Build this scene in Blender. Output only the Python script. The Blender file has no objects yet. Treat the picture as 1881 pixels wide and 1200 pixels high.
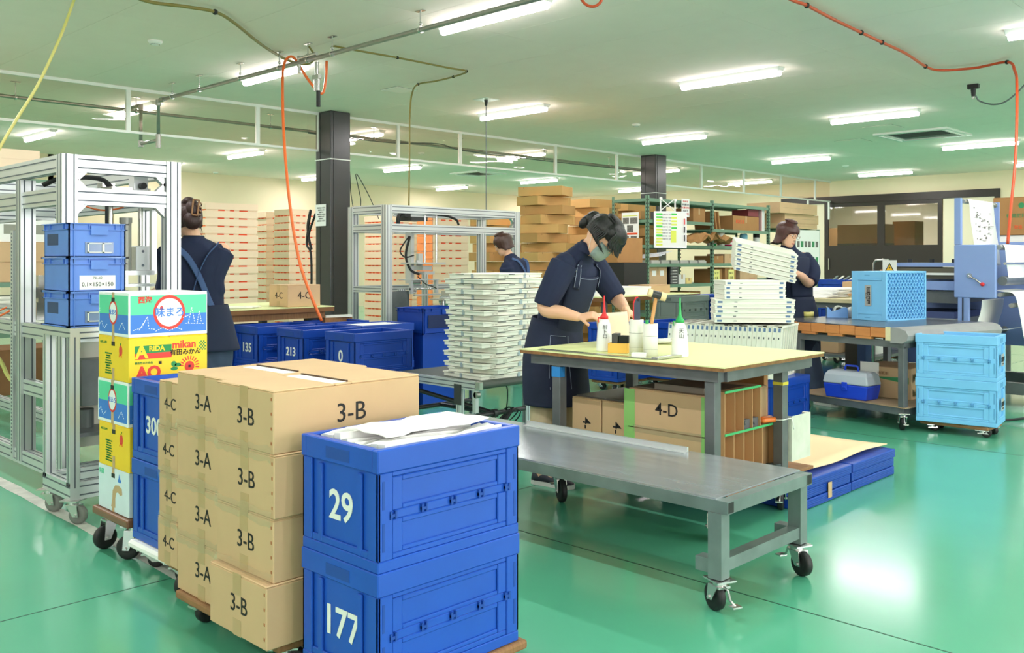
# Factory packing hall, built object by object. Units are metres; x and y follow the walls of the room.
import bpy, bmesh, math, random
from mathutils import Vector, Matrix
random.seed(7)
PI = math.pi
# ---------------------------------------------------------------- camera, world, exposure
FOC = 1700.0; HZ = 478.0; EYE = 1.25; YAW = math.radians(44.4)
SN, CS = math.sin(YAW), math.cos(YAW)
cam = bpy.data.objects.new('camera', bpy.data.cameras.new('camera'))
bpy.context.scene.collection.objects.link(cam)
cam.location = (0, 0, EYE); cam.rotation_euler = (PI/2, 0, YAW)
cam.data.sensor_width = 36.0; cam.data.lens = 36.0*FOC/1881.0
cam.data.shift_y = -(600.0-HZ)/1881.0
cam.data.clip_start = 0.05; cam.data.clip_end = 100
bpy.context.scene.camera = cam
sc = bpy.context.scene
wd = bpy.data.worlds.new('world'); sc.world = wd; wd.use_nodes = True
wd.node_tree.nodes['Background'].inputs[0].default_value = (0.8, 0.85, 0.9, 1)
wd.node_tree.nodes['Background'].inputs[1].default_value = 0.35
sc.view_settings.view_transform = 'Standard'
try: sc.view_settings.look = 'None'
except Exception: pass
sc.view_settings.gamma = 1.0; sc.view_settings.use_curve_mapping = False
sc.view_settings.exposure = 0.03
# added fill lamps standing for daylight at unseen windows behind the viewer
for wx_, wy_ in ((6.9, 0.2), (6.9, 3.6), (6.9, 7.0), (6.9, 10.4)):
    l_ = bpy.data.lights.new('added_fill_lamp', 'AREA'); l_.shape = 'RECTANGLE'; l_.size = 2.2; l_.size_y = 1.5; l_.energy = 150; l_.color = (.98, .945, 1)
    lo = bpy.data.objects.new('added_fill_lamp', l_); sc.collection.objects.link(lo); lo.location = (wx_, wy_, 1.9); lo.rotation_euler = (0, math.radians(78), 0)
for wx_ in (-3.0, 1.0, 4.5):
    l_ = bpy.data.lights.new('added_fill_lamp', 'AREA'); l_.shape = 'RECTANGLE'; l_.size = 2.2; l_.size_y = 1.5; l_.energy = 40; l_.color = (.98, .945, 1)
    lo = bpy.data.objects.new('added_fill_lamp', l_); sc.collection.objects.link(lo); lo.location = (wx_, -4.9, 1.9); lo.rotation_euler = (math.radians(78), 0, 0)
LAMP = 26.0                      # emission of every tube cover
CEIL = 3.3
C = sc.collection

# ---------------------------------------------------------------- helpers
def w2(X, D): return (X*CS-D*SN, X*SN+D*CS)
def G(px, py, z):                # where the ray through a pixel meets height z
    D = FOC*(EYE-z)/(py-HZ); return Vector(w2((px-940.5)/FOC*D, D)+(z,))
def V(px, py, D):                # the point at depth D
    return Vector(w2((px-940.5)/FOC*D, D)+(EYE-(py-HZ)*D/FOC,))
def lin(c):
    return tuple((x/12.92 if x <= .04045 else ((x+.055)/1.055)**2.4) for x in (v/255.0 for v in c))
MATS = {}
def mat(name, rgb, rough=.5, metal=0, var=0, scale=8, bump=0, bscale=60, emit=0, coat=0, trans=0, stretch=None, spec=.5, alpha=1):
    if name in MATS: return MATS[name]
    m = bpy.data.materials.new(name); m.use_nodes = True; nt = m.node_tree; b = nt.nodes['Principled BSDF']
    col = lin(rgb)+(1,)
    b.inputs['Base Color'].default_value = col; b.inputs['Roughness'].default_value = rough
    b.inputs['Metallic'].default_value = metal; b.inputs['Specular IOR Level'].default_value = spec
    if coat: b.inputs['Coat Weight'].default_value = coat; b.inputs['Coat Roughness'].default_value = .12
    if trans: b.inputs['Transmission Weight'].default_value = trans
    if alpha < 1: b.inputs['Alpha'].default_value = alpha
    if emit:
        b.inputs['Emission Color'].default_value = col; b.inputs['Emission Strength'].default_value = emit
    if var or bump:
        tc = nt.nodes.new('ShaderNodeTexCoord'); mp = nt.nodes.new('ShaderNodeMapping')
        nt.links.new(tc.outputs['Object'], mp.inputs[0])
        if stretch: mp.inputs['Scale'].default_value = stretch
    if var:
        n = nt.nodes.new('ShaderNodeTexNoise'); n.inputs['Scale'].default_value = scale; n.inputs['Detail'].default_value = 4
        nt.links.new(mp.outputs[0], n.inputs['Vector'])
        mr = nt.nodes.new('ShaderNodeMapRange'); mr.inputs[1].default_value = .3; mr.inputs[2].default_value = .7
        mr.inputs[3].default_value = 1-var; mr.inputs[4].default_value = 1+var*.5
        nt.links.new(n.outputs['Fac'], mr.inputs[0])
        mx = nt.nodes.new('ShaderNodeVectorMath'); mx.operation = 'SCALE'; mx.inputs[0].default_value = col[:3]
        nt.links.new(mr.outputs[0], mx.inputs['Scale']); nt.links.new(mx.outputs[0], b.inputs['Base Color'])
    if bump:
        n2 = nt.nodes.new('ShaderNodeTexNoise'); n2.inputs['Scale'].default_value = bscale; n2.inputs['Detail'].default_value = 3
        nt.links.new(mp.outputs[0], n2.inputs['Vector'])
        bp = nt.nodes.new('ShaderNodeBump'); bp.inputs['Strength'].default_value = bump; bp.inputs['Distance'].default_value = .004
        nt.links.new(n2.outputs['Fac'], bp.inputs['Height']); nt.links.new(bp.outputs[0], b.inputs['Normal'])
    MATS[name] = m; return m

class MB:
    def __init__(s): s.v = []; s.f = []; s.m = []; s.sm = []
    def add(s, vs, fs, mi=0, smooth=False, T=None):
        o = len(s.v)
        s.v += [tuple(T @ Vector(p)) if T else tuple(p) for p in vs]
        s.f += [tuple(i+o for i in f) for f in fs]; s.m += [mi]*len(fs); s.sm += [smooth]*len(fs)
        return s
    def box(s, a, b, mi=0, T=None):
        x0, x1 = sorted((a[0], b[0])); y0, y1 = sorted((a[1], b[1])); z0, z1 = sorted((a[2], b[2]))
        vs = [(x0,y0,z0),(x1,y0,z0),(x1,y1,z0),(x0,y1,z0),(x0,y0,z1),(x1,y0,z1),(x1,y1,z1),(x0,y1,z1)]
        return s.add(vs, [(0,3,2,1),(4,5,6,7),(0,1,5,4),(1,2,6,5),(2,3,7,6),(3,0,4,7)], mi, False, T)
    def cbox(s, c, d, mi=0, T=None):
        return s.box([c[i]-d[i]/2 for i in range(3)], [c[i]+d[i]/2 for i in range(3)], mi, T)
    def prism(s, pts, axis, a, b, mi=0, smooth=False, T=None):   # 2D outline pushed along an axis
        n = len(pts)
        def q(p, t): return {'x': (t, p[0], p[1]), 'y': (p[0], t, p[1]), 'z': (p[0], p[1], t)}[axis]
        vs = [q(p, a) for p in pts]+[q(p, b) for p in pts]
        fs = [(i, (i+1) % n, (i+1) % n+n, i+n) for i in range(n)]
        s.add(vs, fs, mi, smooth, T); return s.add(vs, [tuple(range(n))[::-1], tuple(range(n, 2*n))], mi, False, T)
    def cyl(s, p, q, r, n=12, mi=0, r2=None, caps=True, T=None):
        p, q = Vector(p), Vector(q); d = (q-p).normalized()
        u = d.orthogonal().normalized(); w = d.cross(u); r2 = r if r2 is None else r2
        vs = [p+(u*math.cos(2*PI*i/n)+w*math.sin(2*PI*i/n))*r for i in range(n)]+[q+(u*math.cos(2*PI*i/n)+w*math.sin(2*PI*i/n))*r2 for i in range(n)]
        s.add(vs, [(i, (i+1) % n, (i+1) % n+n, i+n) for i in range(n)], mi, True, T)
        if caps: s.add(vs, [tuple(range(n))[::-1], tuple(range(n, 2*n))], mi, False, T)
        return s
    def bar(s, p, q, w, h=None, mi=0, up=(0,0,1), T=None):       # square bar between two points
        p, q = Vector(p), Vector(q); d = (q-p).normalized(); h = h or w; up = Vector(up)
        if abs(d.dot(up)) > .99: up = Vector((1,0,0))
        a = d.cross(up).normalized(); b = a.cross(d).normalized()
        vs = [e+a*i*w/2+b*j*h/2 for e in (p, q) for i, j in ((-1,-1),(1,-1),(1,1),(-1,1))]
        return s.add(vs, [(0,1,5,4),(1,2,6,5),(2,3,7,6),(3,0,4,7),(3,2,1,0),(4,5,6,7)], mi, False, T)
    def tube(s, pts, r, n=8, mi=0, rad=None, T=None, flat=1.0):
        pts = [Vector(p) for p in pts]; k = len(pts); rings = []; u = None
        for i, p in enumerate(pts):
            d = (pts[min(i+1, k-1)]-pts[max(i-1, 0)]).normalized()
            if u is None: u = d.orthogonal().normalized()
            u = (u-d*u.dot(d)).normalized(); w = d.cross(u); rr = rad[i] if rad else r
            rings.append([p+(u*math.cos(2*PI*j/n)+w*math.sin(2*PI*j/n)*flat)*rr for j in range(n)])
        return s.loft(rings, mi, T=T)
    def loft(s, rings, mi=0, smooth=True, T=None, caps=True):
        n = len(rings[0]); vs = [p for r in rings for p in r]; fs = []
        for i in range(len(rings)-1):
            for j in range(n): fs.append((i*n+j, i*n+(j+1) % n, (i+1)*n+(j+1) % n, (i+1)*n+j))
        if caps: fs += [tuple(range(n))[::-1], tuple(range((len(rings)-1)*n, len(rings)*n))]
        return s.add(vs, fs, mi, smooth, T)
    def lathe(s, prof, c=(0,0,0), n=20, mi=0, T=None):
        rings = [[(c[0]+r*math.cos(2*PI*j/n), c[1]+r*math.sin(2*PI*j/n), c[2]+z) for j in range(n)] for r, z in prof]
        return s.loft(rings, mi, T=T)
    def ball(s, c, r, n=12, m=8, mi=0, T=None):
        r = (r, r, r) if not hasattr(r, '__len__') else r
        rings = []
        for i in range(m+1):
            t = PI*i/m; t = min(max(t, .02), PI-.02)
            rings.append([(c[0]+r[0]*math.sin(t)*math.cos(2*PI*j/n), c[1]+r[1]*math.sin(t)*math.sin(2*PI*j/n), c[2]-r[2]*math.cos(t)) for j in range(n)])
        return s.loft(rings, mi, T=T)
    def mesh(s, name, mats):
        me = bpy.data.meshes.new(name); me.from_pydata(s.v, [], s.f)
        for m in (mats if isinstance(mats, (list, tuple)) else [mats]): me.materials.append(m)
        me.polygons.foreach_set('material_index', s.m); me.polygons.foreach_set('use_smooth', s.sm)
        me.update(); return me
    def build(s, name, mats, parent=None, loc=None, rotz=0, bevel=0, seg=1):
        return ob(name, s.mesh(name, mats), parent, loc, rotz, bevel, seg)
def ob(name, me, parent=None, loc=None, rotz=0, bevel=0, seg=1):
    o = bpy.data.objects.new(name, me); C.objects.link(o)
    if parent: o.parent = parent
    if loc is not None: o.location = loc
    o.rotation_euler[2] = rotz
    if bevel:
        b = o.modifiers.new('bevel', 'BEVEL'); b.width = bevel; b.segments = seg; b.limit_method = 'ANGLE'; b.angle_limit = .6
    return o
def tag(o, label, cat, group=None, kind=None):
    if label: o['label'] = label
    if cat: o['category'] = cat
    if group: o['group'] = group
    if kind: o['kind'] = kind
    return o
def thing(name, label, cat, loc=(0,0,0), rotz=0, group=None):
    o = bpy.data.objects.new(name, None); C.objects.link(o); o.location = loc; o.rotation_euler[2] = rotz
    o.empty_display_size = .05
    return tag(o, label, cat, group)
def struct(o, label=None, cat='structure'):
    o['kind'] = 'structure'
    if label: o['label'] = label; o['category'] = cat
    return o
KIDS = {}
def kids(o):
    return [c for c in C.objects if c.parent == o]
def dup(root, loc, rotz=None, label=None, group=None):
    def cp(o, par):
        c = o.copy(); C.objects.link(c)
        if par: c.parent = par
        for k in KID.get(o.name, ()): cp(k, c)
        return c
    KID = {}
    def scan(o):
        KID[o.name] = kids(o)
        for k in KID[o.name]: scan(k)
    scan(root)
    r = cp(root, None); r.location = loc
    if rotz is not None: r.rotation_euler[2] = rotz
    if label: r['label'] = label
    if group: r['group'] = group
    return r
def text(s, size, parent, loc, rot, m, name='printed_text', ext=.0006, align='CENTER', bold=0):
    cu = bpy.data.curves.new(name, 'FONT'); cu.body = s; cu.size = size; cu.extrude = ext; cu.align_x = align; cu.align_y = 'CENTER'
    cu.offset = bold; cu.resolution_u = 3
    cu.materials.append(m); tmp = bpy.data.objects.new('tmp', cu)
    me = bpy.data.meshes.new_from_object(tmp); bpy.data.objects.remove(tmp)
    o = bpy.data.objects.new(name, me); C.objects.link(o)
    o.location = loc; o.rotation_euler = rot
    if parent: o.parent = parent
    return o
ORD = ['topmost','second from the top','third from the top','fourth from the top','fifth from the top','sixth from the top','seventh from the top','eighth from the top','ninth from the top','tenth from the top','eleventh from the top','twelfth from the top','thirteenth from the top','fourteenth from the top','fifteenth from the top','sixteenth from the top','seventeenth from the top','eighteenth from the top','nineteenth from the top','twentieth from the top']
ORDN = ['first','second','third','fourth','fifth','sixth','seventh','eighth','ninth','tenth','eleventh','twelfth','thirteenth','fourteenth','fifteenth','sixteenth','seventeenth','eighteenth','nineteenth','twentieth','twenty-first','twenty-second','twenty-third','twenty-fourth']

# ---------------------------------------------------------------- materials
M_floor = mat('green_epoxy', (88,174,140), rough=.20, var=.08, scale=.9, bump=.10, bscale=7, coat=.25)
M_joint = mat('floor_joint', (22,78,60), rough=.6)
M_line = mat('worn_white_paint', (206,206,198), rough=.6, var=.22, scale=14)
M_wall = mat('cream_wall', (244,226,194), rough=.75, var=.02, scale=2)
M_wallp = mat('cream_panel', (246,232,206), rough=.6)
M_ceil = mat('ceiling_board', (255,238,228), rough=.9, var=.02, scale=3)
M_seam = mat('ceiling_seam', (150,152,140), rough=.9)
M_white = mat('white_enamel', (236,237,232), rough=.35)
M_dark = mat('dark_steel_paint', (58,58,60), rough=.3, var=.08, scale=3)
M_door = mat('dark_brown_aluminium', (48,40,36), rough=.4)
M_alu = mat('anodised_aluminium', (214,216,218), rough=.34, metal=.6)
M_groove = mat('slot_shadow_grey', (104,108,118), rough=.6, metal=.3)
M_steel = mat('galvanised_steel', (165,165,158), rough=.38, metal=.8, var=.12, scale=30)
M_grey = mat('grey_painted_steel', (108,112,114), rough=.42, metal=.3, var=.2, scale=9)
M_benchg = mat('bench_grey_green_paint', (122,136,134), rough=.4, metal=.25, var=.22, scale=7)
M_plate = mat('brushed_steel_plate', (190,196,202), rough=.24, metal=.6, var=.14, scale=4, bump=.05, bscale=9, stretch=(1,6,1))
M_black = mat('black_rubber', (28,28,30), rough=.55)
M_chrome = mat('zinc_plated_steel', (200,200,198), rough=.25, metal=.9)
M_card = mat('cardboard', (206,172,132), rough=.8, var=.06, scale=5)
M_cardi = mat('cardboard_inner', (176,132,84), rough=.85)
M_carddk = mat('brown_cardboard', (172,126,76), rough=.8, var=.08, scale=5)
M_tape = mat('glossy_packing_tape', (190,156,112), rough=.3, coat=.12)
M_ink = mat('black_ink', (28,26,26), rough=.7)
M_blue = mat('blue_plastic', (28,82,188), rough=.35, var=.07, scale=6)
M_blueshade = mat('blue_plastic_shade', (24,70,160), rough=.45)  # same blue made darker, shade painted into slots, hinges and recesses
M_bluedk = mat('deep_blue_plastic', (16,66,168), rough=.35, var=.06, scale=6)
M_pale = mat('white_number_paint', (236,236,230), rough=.6)
M_binb = mat('cornflower_plastic', (92,136,220), rough=.42, var=.08, scale=6)
M_sky = mat('sky_blue_plastic', (120,190,236), rough=.42, var=.05, scale=6)
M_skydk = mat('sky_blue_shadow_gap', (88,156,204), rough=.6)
M_cream = mat('cream_plastic', (255,226,198), rough=.5)
M_orng = mat('orange_plastic', (240,84,36), rough=.5)
M_orngp = mat('bright_orange_plastic', (255,150,86), rough=.5)
M_ivory = mat('ivory_plastic', (236,236,222), rough=.45)
M_paper = mat('white_paper', (244,244,240), rough=.8)
M_wood = mat('worn_plywood', (150,108,70), rough=.75, var=.25, scale=12, stretch=(1,8,1))
M_mdf = mat('brown_fibreboard', (128,88,52), rough=.8, var=.1, scale=10)
M_matg = mat('pale_green_mat', (226,232,168), rough=.7, var=.05, scale=3)
M_shelf = mat('green_rack_paint', (108,144,120), rough=.45, var=.08, scale=8)
M_orhose = mat('orange_hose', (238,112,48), rough=.4)
M_redhose = mat('red_orange_hose', (200,76,36), rough=.4)
M_olive = mat('olive_hose', (132,120,62), rough=.4)
M_yel = mat('pale_yellow_hose', (214,204,120), rough=.4)
M_lav = mat('lavender_machine_paint', (136,160,214), rough=.4)
# ================================================================ STRUCTURE
XB, XL, YR = -20.5, 7.0, 23.0     # back wall, wall behind the viewer, door wall
fl = struct(MB().box((XB-.2, -5, -.1), (XL+.2, YR+6, 0)).build('floor', M_floor), 'glossy green epoxy floor of the hall', 'floor')
for k, y in enumerate((-.35, 3.08, 6.5, 9.95, 13.4, 16.8, 20.2)):
    MB().box((XB, y-.003, 0), (XL, y+.003, .0006)).build('floor_joint', M_joint, fl)['kind'] = 'structure'
for k, x in enumerate((-17.5, -14, -10.5, -7, -3.5, 0, 3.5)):
    MB().box((x-.003, -5, 0), (x+.003, YR, .0005)).build('floor_joint', M_joint, fl)['kind'] = 'structure'
mb = MB(); xs = [-9+i*.25 for i in range(31)]
for i in range(len(xs)-1):
    a, b = xs[i], xs[i+1]; j = lambda t: .004*math.sin(t*9.3)+.003*math.sin(t*23)
    mb.add([(a,1.68-.02*(a+5.7)/2.6+j(a),.0009),(b,1.68-.02*(b+5.7)/2.6+j(b),.0009),(b,1.745-.02*(b+5.7)/2.6+j(b+5),.0009),(a,1.745-.02*(a+5.7)/2.6+j(a+5),.0009)], [(0,1,2,3)])
mb.build('floor_marking', M_line, fl)['kind'] = 'structure'
MB().box((-16, 1.9, 0), (-7.5, 1.96, .0009)).build('floor_marking', M_line, fl)['kind'] = 'structure'
MB().box((-16, 3.35, 0), (-8.6, 3.41, .0009)).build('floor_marking', M_line, fl)['kind'] = 'structure'
# ceiling with its boards
ce = struct(MB().box((XB-.2, -5, CEIL+.012), (XL+.2, YR+.2, CEIL+.2)).build('ceiling', M_seam), 'flat pale ceiling of rectangular boards with fine seams', 'ceiling')
PXW, PYW = 1.82, .91
pm = MB().box((.0015, .0015, 0), (PXW-.0015, PYW-.0015, .013)).mesh('ceiling_board', M_ceil); far = MB(); nb = 0
ix = 0; x = XB
while x < XL:
    y = -5
    while y < YR-.05:
        cx, cy = x+PXW/2, y+PYW/2; D = -cx*SN+cy*CS; X = cx*CS+cy*SN
        if 6.0 < D < 15.5 and abs(X/D) < .6 and nb < 290:
            o = ob('ceiling_board', pm, ce, (x, y, CEIL)); nb += 1
        else:
            far.box((x+.0015, y+.0015, CEIL), (min(x+PXW, XL)-.0015, min(y+PYW, YR)-.0015, CEIL+.013))
        y += PYW
    x += PXW
far.build('ceiling_board', M_ceil, ce)['kind'] = 'stuff'
struct(MB().box((XB-.2, 3, 0), (XB, YR, CEIL)).build('wall_back', M_wall), 'cream back wall behind the stacked containers', 'wall')
struct(MB().box((-19.1, -5, 0), (-18.9, 6.6, CEIL)).box((XB-.1, 6.5, 0), (-18.9, 6.6, CEIL)).build('wall_left', M_wall), 'cream wall section behind the green rack', 'wall')
def wall_openings(a0, a1, wins, mk):  # unseen window openings, added for the fill lamps
    mb = MB(); p = a0
    for c in sorted(wins):
        mk(mb, p, c-1.15, 0, CEIL); mk(mb, c-1.15, c+1.15, 0, 1.1); mk(mb, c-1.15, c+1.15, 2.7, CEIL); p = c+1.15
    mk(mb, p, a1, 0, CEIL); return mb
struct(wall_openings(-5, YR, (.2, 3.6, 7.0, 10.4), lambda mb, p, q, z0, z1: mb.box((XL, p, z0), (XL+.2, q, z1))).build('wall_front', M_wall), 'cream wall behind the viewer', 'wall')
struct(wall_openings(-19, XL, (-3.0, 1.0, 4.5), lambda mb, p, q, z0, z1: mb.box((p, -5.2, z0), (q, -5, z1))).build('wall_near', M_wall), 'cream wall on the near end of the hall', 'wall')
# door wall at y = YR with a dark framed opening
def xat(px, y=YR):
    t = (px-940.5)/FOC; D = y/(t*SN+CS); return t*D*CS-D*SN
x0, x1 = xat(1436), xat(1838)
mb = MB(); mb.box((XB, YR, 0), (x0, YR+.15, CEIL)).box((x1, YR, 0), (XL, YR+.15, CEIL)).box((x0, YR, 2.9), (x1, YR+.15, CEIL))
struct(mb.build('wall_right', M_wall), 'cream end wall holding the dark double doors', 'wall')
struct(MB().box((XB, YR-.012, 0), (XL, YR, .08)).build('baseboard_right', M_door))
fr = struct(MB().box((x0, YR-.04, 2.72), (x1, YR+.1, 2.9)).box((x1-.12, YR-.04, 0), (x1, YR+.1, 2.72)).box((x0, YR-.04, 0), (x0+.08, YR+.1, 2.72)).build('door_frame', M_door), 'dark brown frame round the wide doors', 'door frame')
M_glass = mat('door_glass', (235,238,238), rough=.03, trans=1.0)
for n, (pa, pb, wa, wb) in enumerate(((1516, 1615, 1522, 1612), (1615, 1731, 1625, 1723))):
    a, b, c, d = xat(pa), xat(pb), xat(wa), xat(wb); z0, z1 = 1.62, 2.62
    dr = struct(MB().box((a, YR-.02, .02), (b, YR+.03, z0)).box((a, YR-.02, z1), (b, YR+.03, 2.72)).box((a, YR-.02, z0), (c, YR+.03, z1)).box((d, YR-.02, z0), (b, YR+.03, z1)).build('door_%d' % (n+1), M_door), ('dark brown door leaf with a wide window, nearer the shelving', 'dark brown door leaf with a wide window, nearer the printing machine')[n], 'door')
    gm = MB(); N = 9
    for i in range(N):      # slightly wavy film-covered glass
        for j in range(6):
            pass
    gm.box((c, YR, z0), (d, YR+.006, z1)).build('pane', M_glass, dr)
    MB().bar((a+.12, YR-.06, 1.0), (a+.12, YR-.06, 1.3), .02).build('handle', M_chrome, dr)
for n, (pa, pb) in enumerate(((1440, 1514), (1733, 1834))):
    struct(MB().box((xat(pa), YR-.01, .02), (xat(pb), YR+.03, 2.72)).build('door_%d' % (n+3), M_wallp), ('plain cream door panel beside the dark doors, behind the cardboard on the rack', 'plain cream door panel beside the dark doors, behind the printing machine')[n], 'door')
# store room beyond the doors
sr = struct(MB().box((XB, YR+5, 0), (XL, YR+5.1, CEIL)).box((-19.2, YR+.15, 0), (-19, YR+5, CEIL)).box((3, YR+.15, 0), (3.2, YR+5, CEIL)).box((-19.2, YR+.15, CEIL), (3.2, YR+5.1, CEIL+.1)).build('wall_storeroom', M_wall), 'cream wall of the store room seen through the door windows', 'wall')
for n, (px, w, h, z, d) in enumerate(((1590, 1.3, .5, 1.7, 1.5), (1548, .8, .6, 1.6, 3.6), (1668, .6, .75, 1.55, 2.6))):
    xx = xat(px, YR+d)
    o = MB().box((-w/2, -.3, z-.0), (w/2, .3, z+h)).build('cardboard_box', M_carddk, None, (xx, YR+d, 0))
    MB().box((-w/2, -.3, z-.1), (w/2, .3, z)).box((-w/2, -.3, 0), (-w/2+.06, .3, z-.1)).box((w/2-.06, -.3, 0), (w/2, .3, z-.1)).build('storage_stand', M_dark, None, (xx, YR+d, 0))
    tag(o, ('long brown carton seen through the door window nearer the shelving', 'dark carton behind the long one, beyond the door window', 'tall brown carton seen through the door window nearer the machine')[n], 'box')
    tag(C.objects[-1], ('dark stand under the long carton beyond the doors', 'dark stand beyond the doors, farthest back', 'dark stand under the tall carton beyond the doors')[n], 'stand')
for px in (1560, 1660):  # unseen lamps, added to brighten the door windows from behind
    t = thing('ceiling_light', 'unseen added lamp in the store room beyond the doors, %s' % ('nearer the shelving' if px < 1600 else 'nearer the machine'), 'lamp', (xat(px, YR+2.6), YR+2.6, CEIL)); la = bpy.data.objects.new('lamp_light', bpy.data.lights.new('store_lamp', 'AREA')); C.objects.link(la); la.parent = t; la.location = (0,0,-.12); la.data.size = .8; la.data.energy = 60
    MB().box((-.6,-.06,-.1),(.6,.06,0)).build('housing', M_white, t)
# wall panels low on the back wall
for n, (a, b) in enumerate(((8.4, 9.6), (9.6, 10.9), (10.9, 12.2), (12.2, 13.6))):
    struct(MB().box((XB, a+.006, .02), (XB+.04, b-.006, 2.45)).build('trim_%d' % (n+1), M_wallp), 'cream wall panel %s along the back wall' % ('first', 'second', 'third', 'fourth')[n], 'wall panel')
struct(MB().box((XB, 14.2, 2.05), (XB+.06, 22, 2.12)).build('trim_5', M_wood), 'thin wooden rail on the back wall', 'rail')

# columns
def column(name, x, y, zs, label, wx=.36, wy=.36):
    t = struct(MB().box((x-wx, y, 0), (x, y+wy, CEIL-.001)).build(name, M_dark, bevel=.012, seg=2), label, 'column')
    MB().box((x-wx*.75, y-.006, 0), (x-wx*.68, y, CEIL-.02)).box((x, y+.05, 0), (x+.006, y+.075, CEIL-.02)).build('seam_strip', M_dark, t)
    MB().box((x-wx-.003, y-.008, zs), (x+.008, y+wy+.003, zs+.014)).build('white_band', M_white, t)
    return t
c1 = column('column', -10.62, 7.3, 2.63, 'dark grey square steel column with notice, beside the tall container stacks', .36, .33)
c2 = column('column', -10.55, 14.75, 2.55, 'dark grey square steel column rising behind the green shelving', .36, .36)
nt_ = MB().box((-10.98+.02, 7.285, 1.72), (-10.98+.27, 7.29, 2.02)).build('notice', M_paper); tag(nt_, 'small white printed notice taped to the dark column', 'notice')
for k in range(7): text('設備使用上の注意事項'[:9-(k % 3)*2], .022, nt_, (-10.82, 7.283, 1.97-k*.03), (PI/2, 0, 0), M_grey)

# smoke screen hanging from the ceiling along x = -10.9
XS = -10.92
def yat(px, x=XS):
    t = (px-940.5)/FOC; D = x/(t*CS-SN); return t*D*SN+D*CS
sm = thing('smoke_screen', 'clear hanging smoke barrier with white frame running under the ceiling', 'screen', (XS, 0, 0))
M_pane = bpy.data.materials.new('smoke_screen_glass'); M_pane.use_nodes = True
nt = M_pane.node_tree; nt.nodes.remove(nt.nodes['Principled BSDF'])
o_ = nt.nodes['Material Output']; tr = nt.nodes.new('ShaderNodeBsdfTransparent'); tr.inputs[0].default_value = (1,.87,.80,1)
gl = nt.nodes.new('ShaderNodeBsdfGlossy'); gl.inputs['Roughness'].default_value = .03
mx = nt.nodes.new('ShaderNodeMixShader'); fz = nt.nodes.new('ShaderNodeFresnel'); fz.inputs[0].default_value = 1.5
nt.links.new(fz.outputs[0], mx.inputs[0]); nt.links.new(tr.outputs[0], mx.inputs[1]); nt.links.new(gl.outputs[0], mx.inputs[2])
bn = nt.nodes.new('ShaderNodeTexNoise'); bn.inputs['Scale'].default_value = 1.4; bb = nt.nodes.new('ShaderNodeBump'); bb.inputs['Distance'].default_value = .03; bb.inputs['Strength'].default_value = .6
nt.links.new(bn.outputs[0], bb.inputs['Height']); nt.links.new(bb.outputs[0], gl.inputs['Normal']); nt.links.new(mx.outputs[0], o_.inputs[0])
ys = [-4.0, -1.2] + [yat(p) for p in (235, 473, 586, 731, 845, 1020, 1133, 1183, 1288, 1366, 1434, 1497)]
ys = [y for y in ys if y < YR]; yend = YR-.02
MB().box((-.02, -4, CEIL-.035), (.02, yend, CEIL)).build('top_rail', M_white, sm)
MB().box((-.02, -4, 2.755), (.02, yend, 2.785)).build('bottom_rail', M_white, sm)
for y in ys: MB().box((-.02, y-.025, 2.785), (.02, y+.025, CEIL-.035)).build('mullion', M_white, sm)
yy = ys+[yend]
for a, b in zip(yy[:-1], yy[1:]):
    MB().add([(0, a+.025, 2.785), (0, b-.025, 2.785), (0, b-.025, CEIL-.035), (0, a+.025, CEIL-.035)], [(0,1,2,3)]).build('pane', M_pane, sm)
tag(MB().box((XS-.01, YR-1.3, 2.3), (XS+.03, YR-1.26, 2.75)).box((XS-.01, YR-.15, 2.3), (XS+.03, YR-.11, 2.75)).build('screen_guide', M_white), 'short white upright guide at the end of the smoke barrier', 'guide')

# ---------------------------------------------------------------- lamps
M_tube = mat('lit_tube_cover', (255,249,250), emit=LAMP)
hb = MB()
hb.prism([(-.07, CEIL), (-.035, CEIL-.045), (.035, CEIL-.045), (.07, CEIL)], 'x', -.63, .63)
hm = hb.mesh('housing', M_white)
for v_ in hm.vertices: v_.co.z -= CEIL
tb = MB(); prof = [(-.026, -.046), (-.036, -.062)]+[(-.034*math.cos(a), -.07-.026*math.sin(a)) for a in [PI*i/6 for i in range(1, 6)]]+[(.036, -.062), (.026, -.046)]
tb.prism(prof, 'x', -.61, .61, 0, False); tm = tb.mesh('tube_cover', M_tube)
lamp_l = bpy.data.lights.new('lamp_light', 'AREA'); lamp_l.shape = 'RECTANGLE'; lamp_l.size = 1.2; lamp_l.size_y = .04; lamp_l.energy = 30; lamp_l.color = (1, .95, .965)
LY = [-2.0, 1.6, 5.33, 9.0, 12.8, 17.2, 21.3]; LXs = [5.0, 1.5, -2.0, -5.45, -8.8, -12.3, -15.9, -19.2]
rown = {5.33: 'nearest lit row', 9.0: 'second row from the viewer', 12.8: 'third row', 17.2: 'fourth row', 21.3: 'row by the far door wall', 1.6: 'row over the stacked cartons', -2.0: 'row behind the viewer'}
coln = {5.0:'first line in from the viewer', 1.5:'second line in', -2.0:'third line in', -5.45:'fourth line in', -8.8:'fifth line, just before the smoke barrier', -12.3:'sixth line, just past the smoke barrier', -15.9:'seventh line in', -19.2:'line along the back wall'}
for y in LY:
    for x in LXs:
        if x == -19.2 and y < 7: continue
        if x == -19.2: xx = -19.2
        t = thing('ceiling_light', 'batten lamp, %s, %s' % (rown[y], coln[x]), 'lamp', (x, y, CEIL), 0, 'batten lamps on the ceiling')
        ob('housing', hm, t); ob('tube_cover', tm, t)
        la = bpy.data.objects.new('lamp_light', lamp_l); C.objects.link(la); la.parent = t; la.location = (0, 0, -.099)
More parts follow.
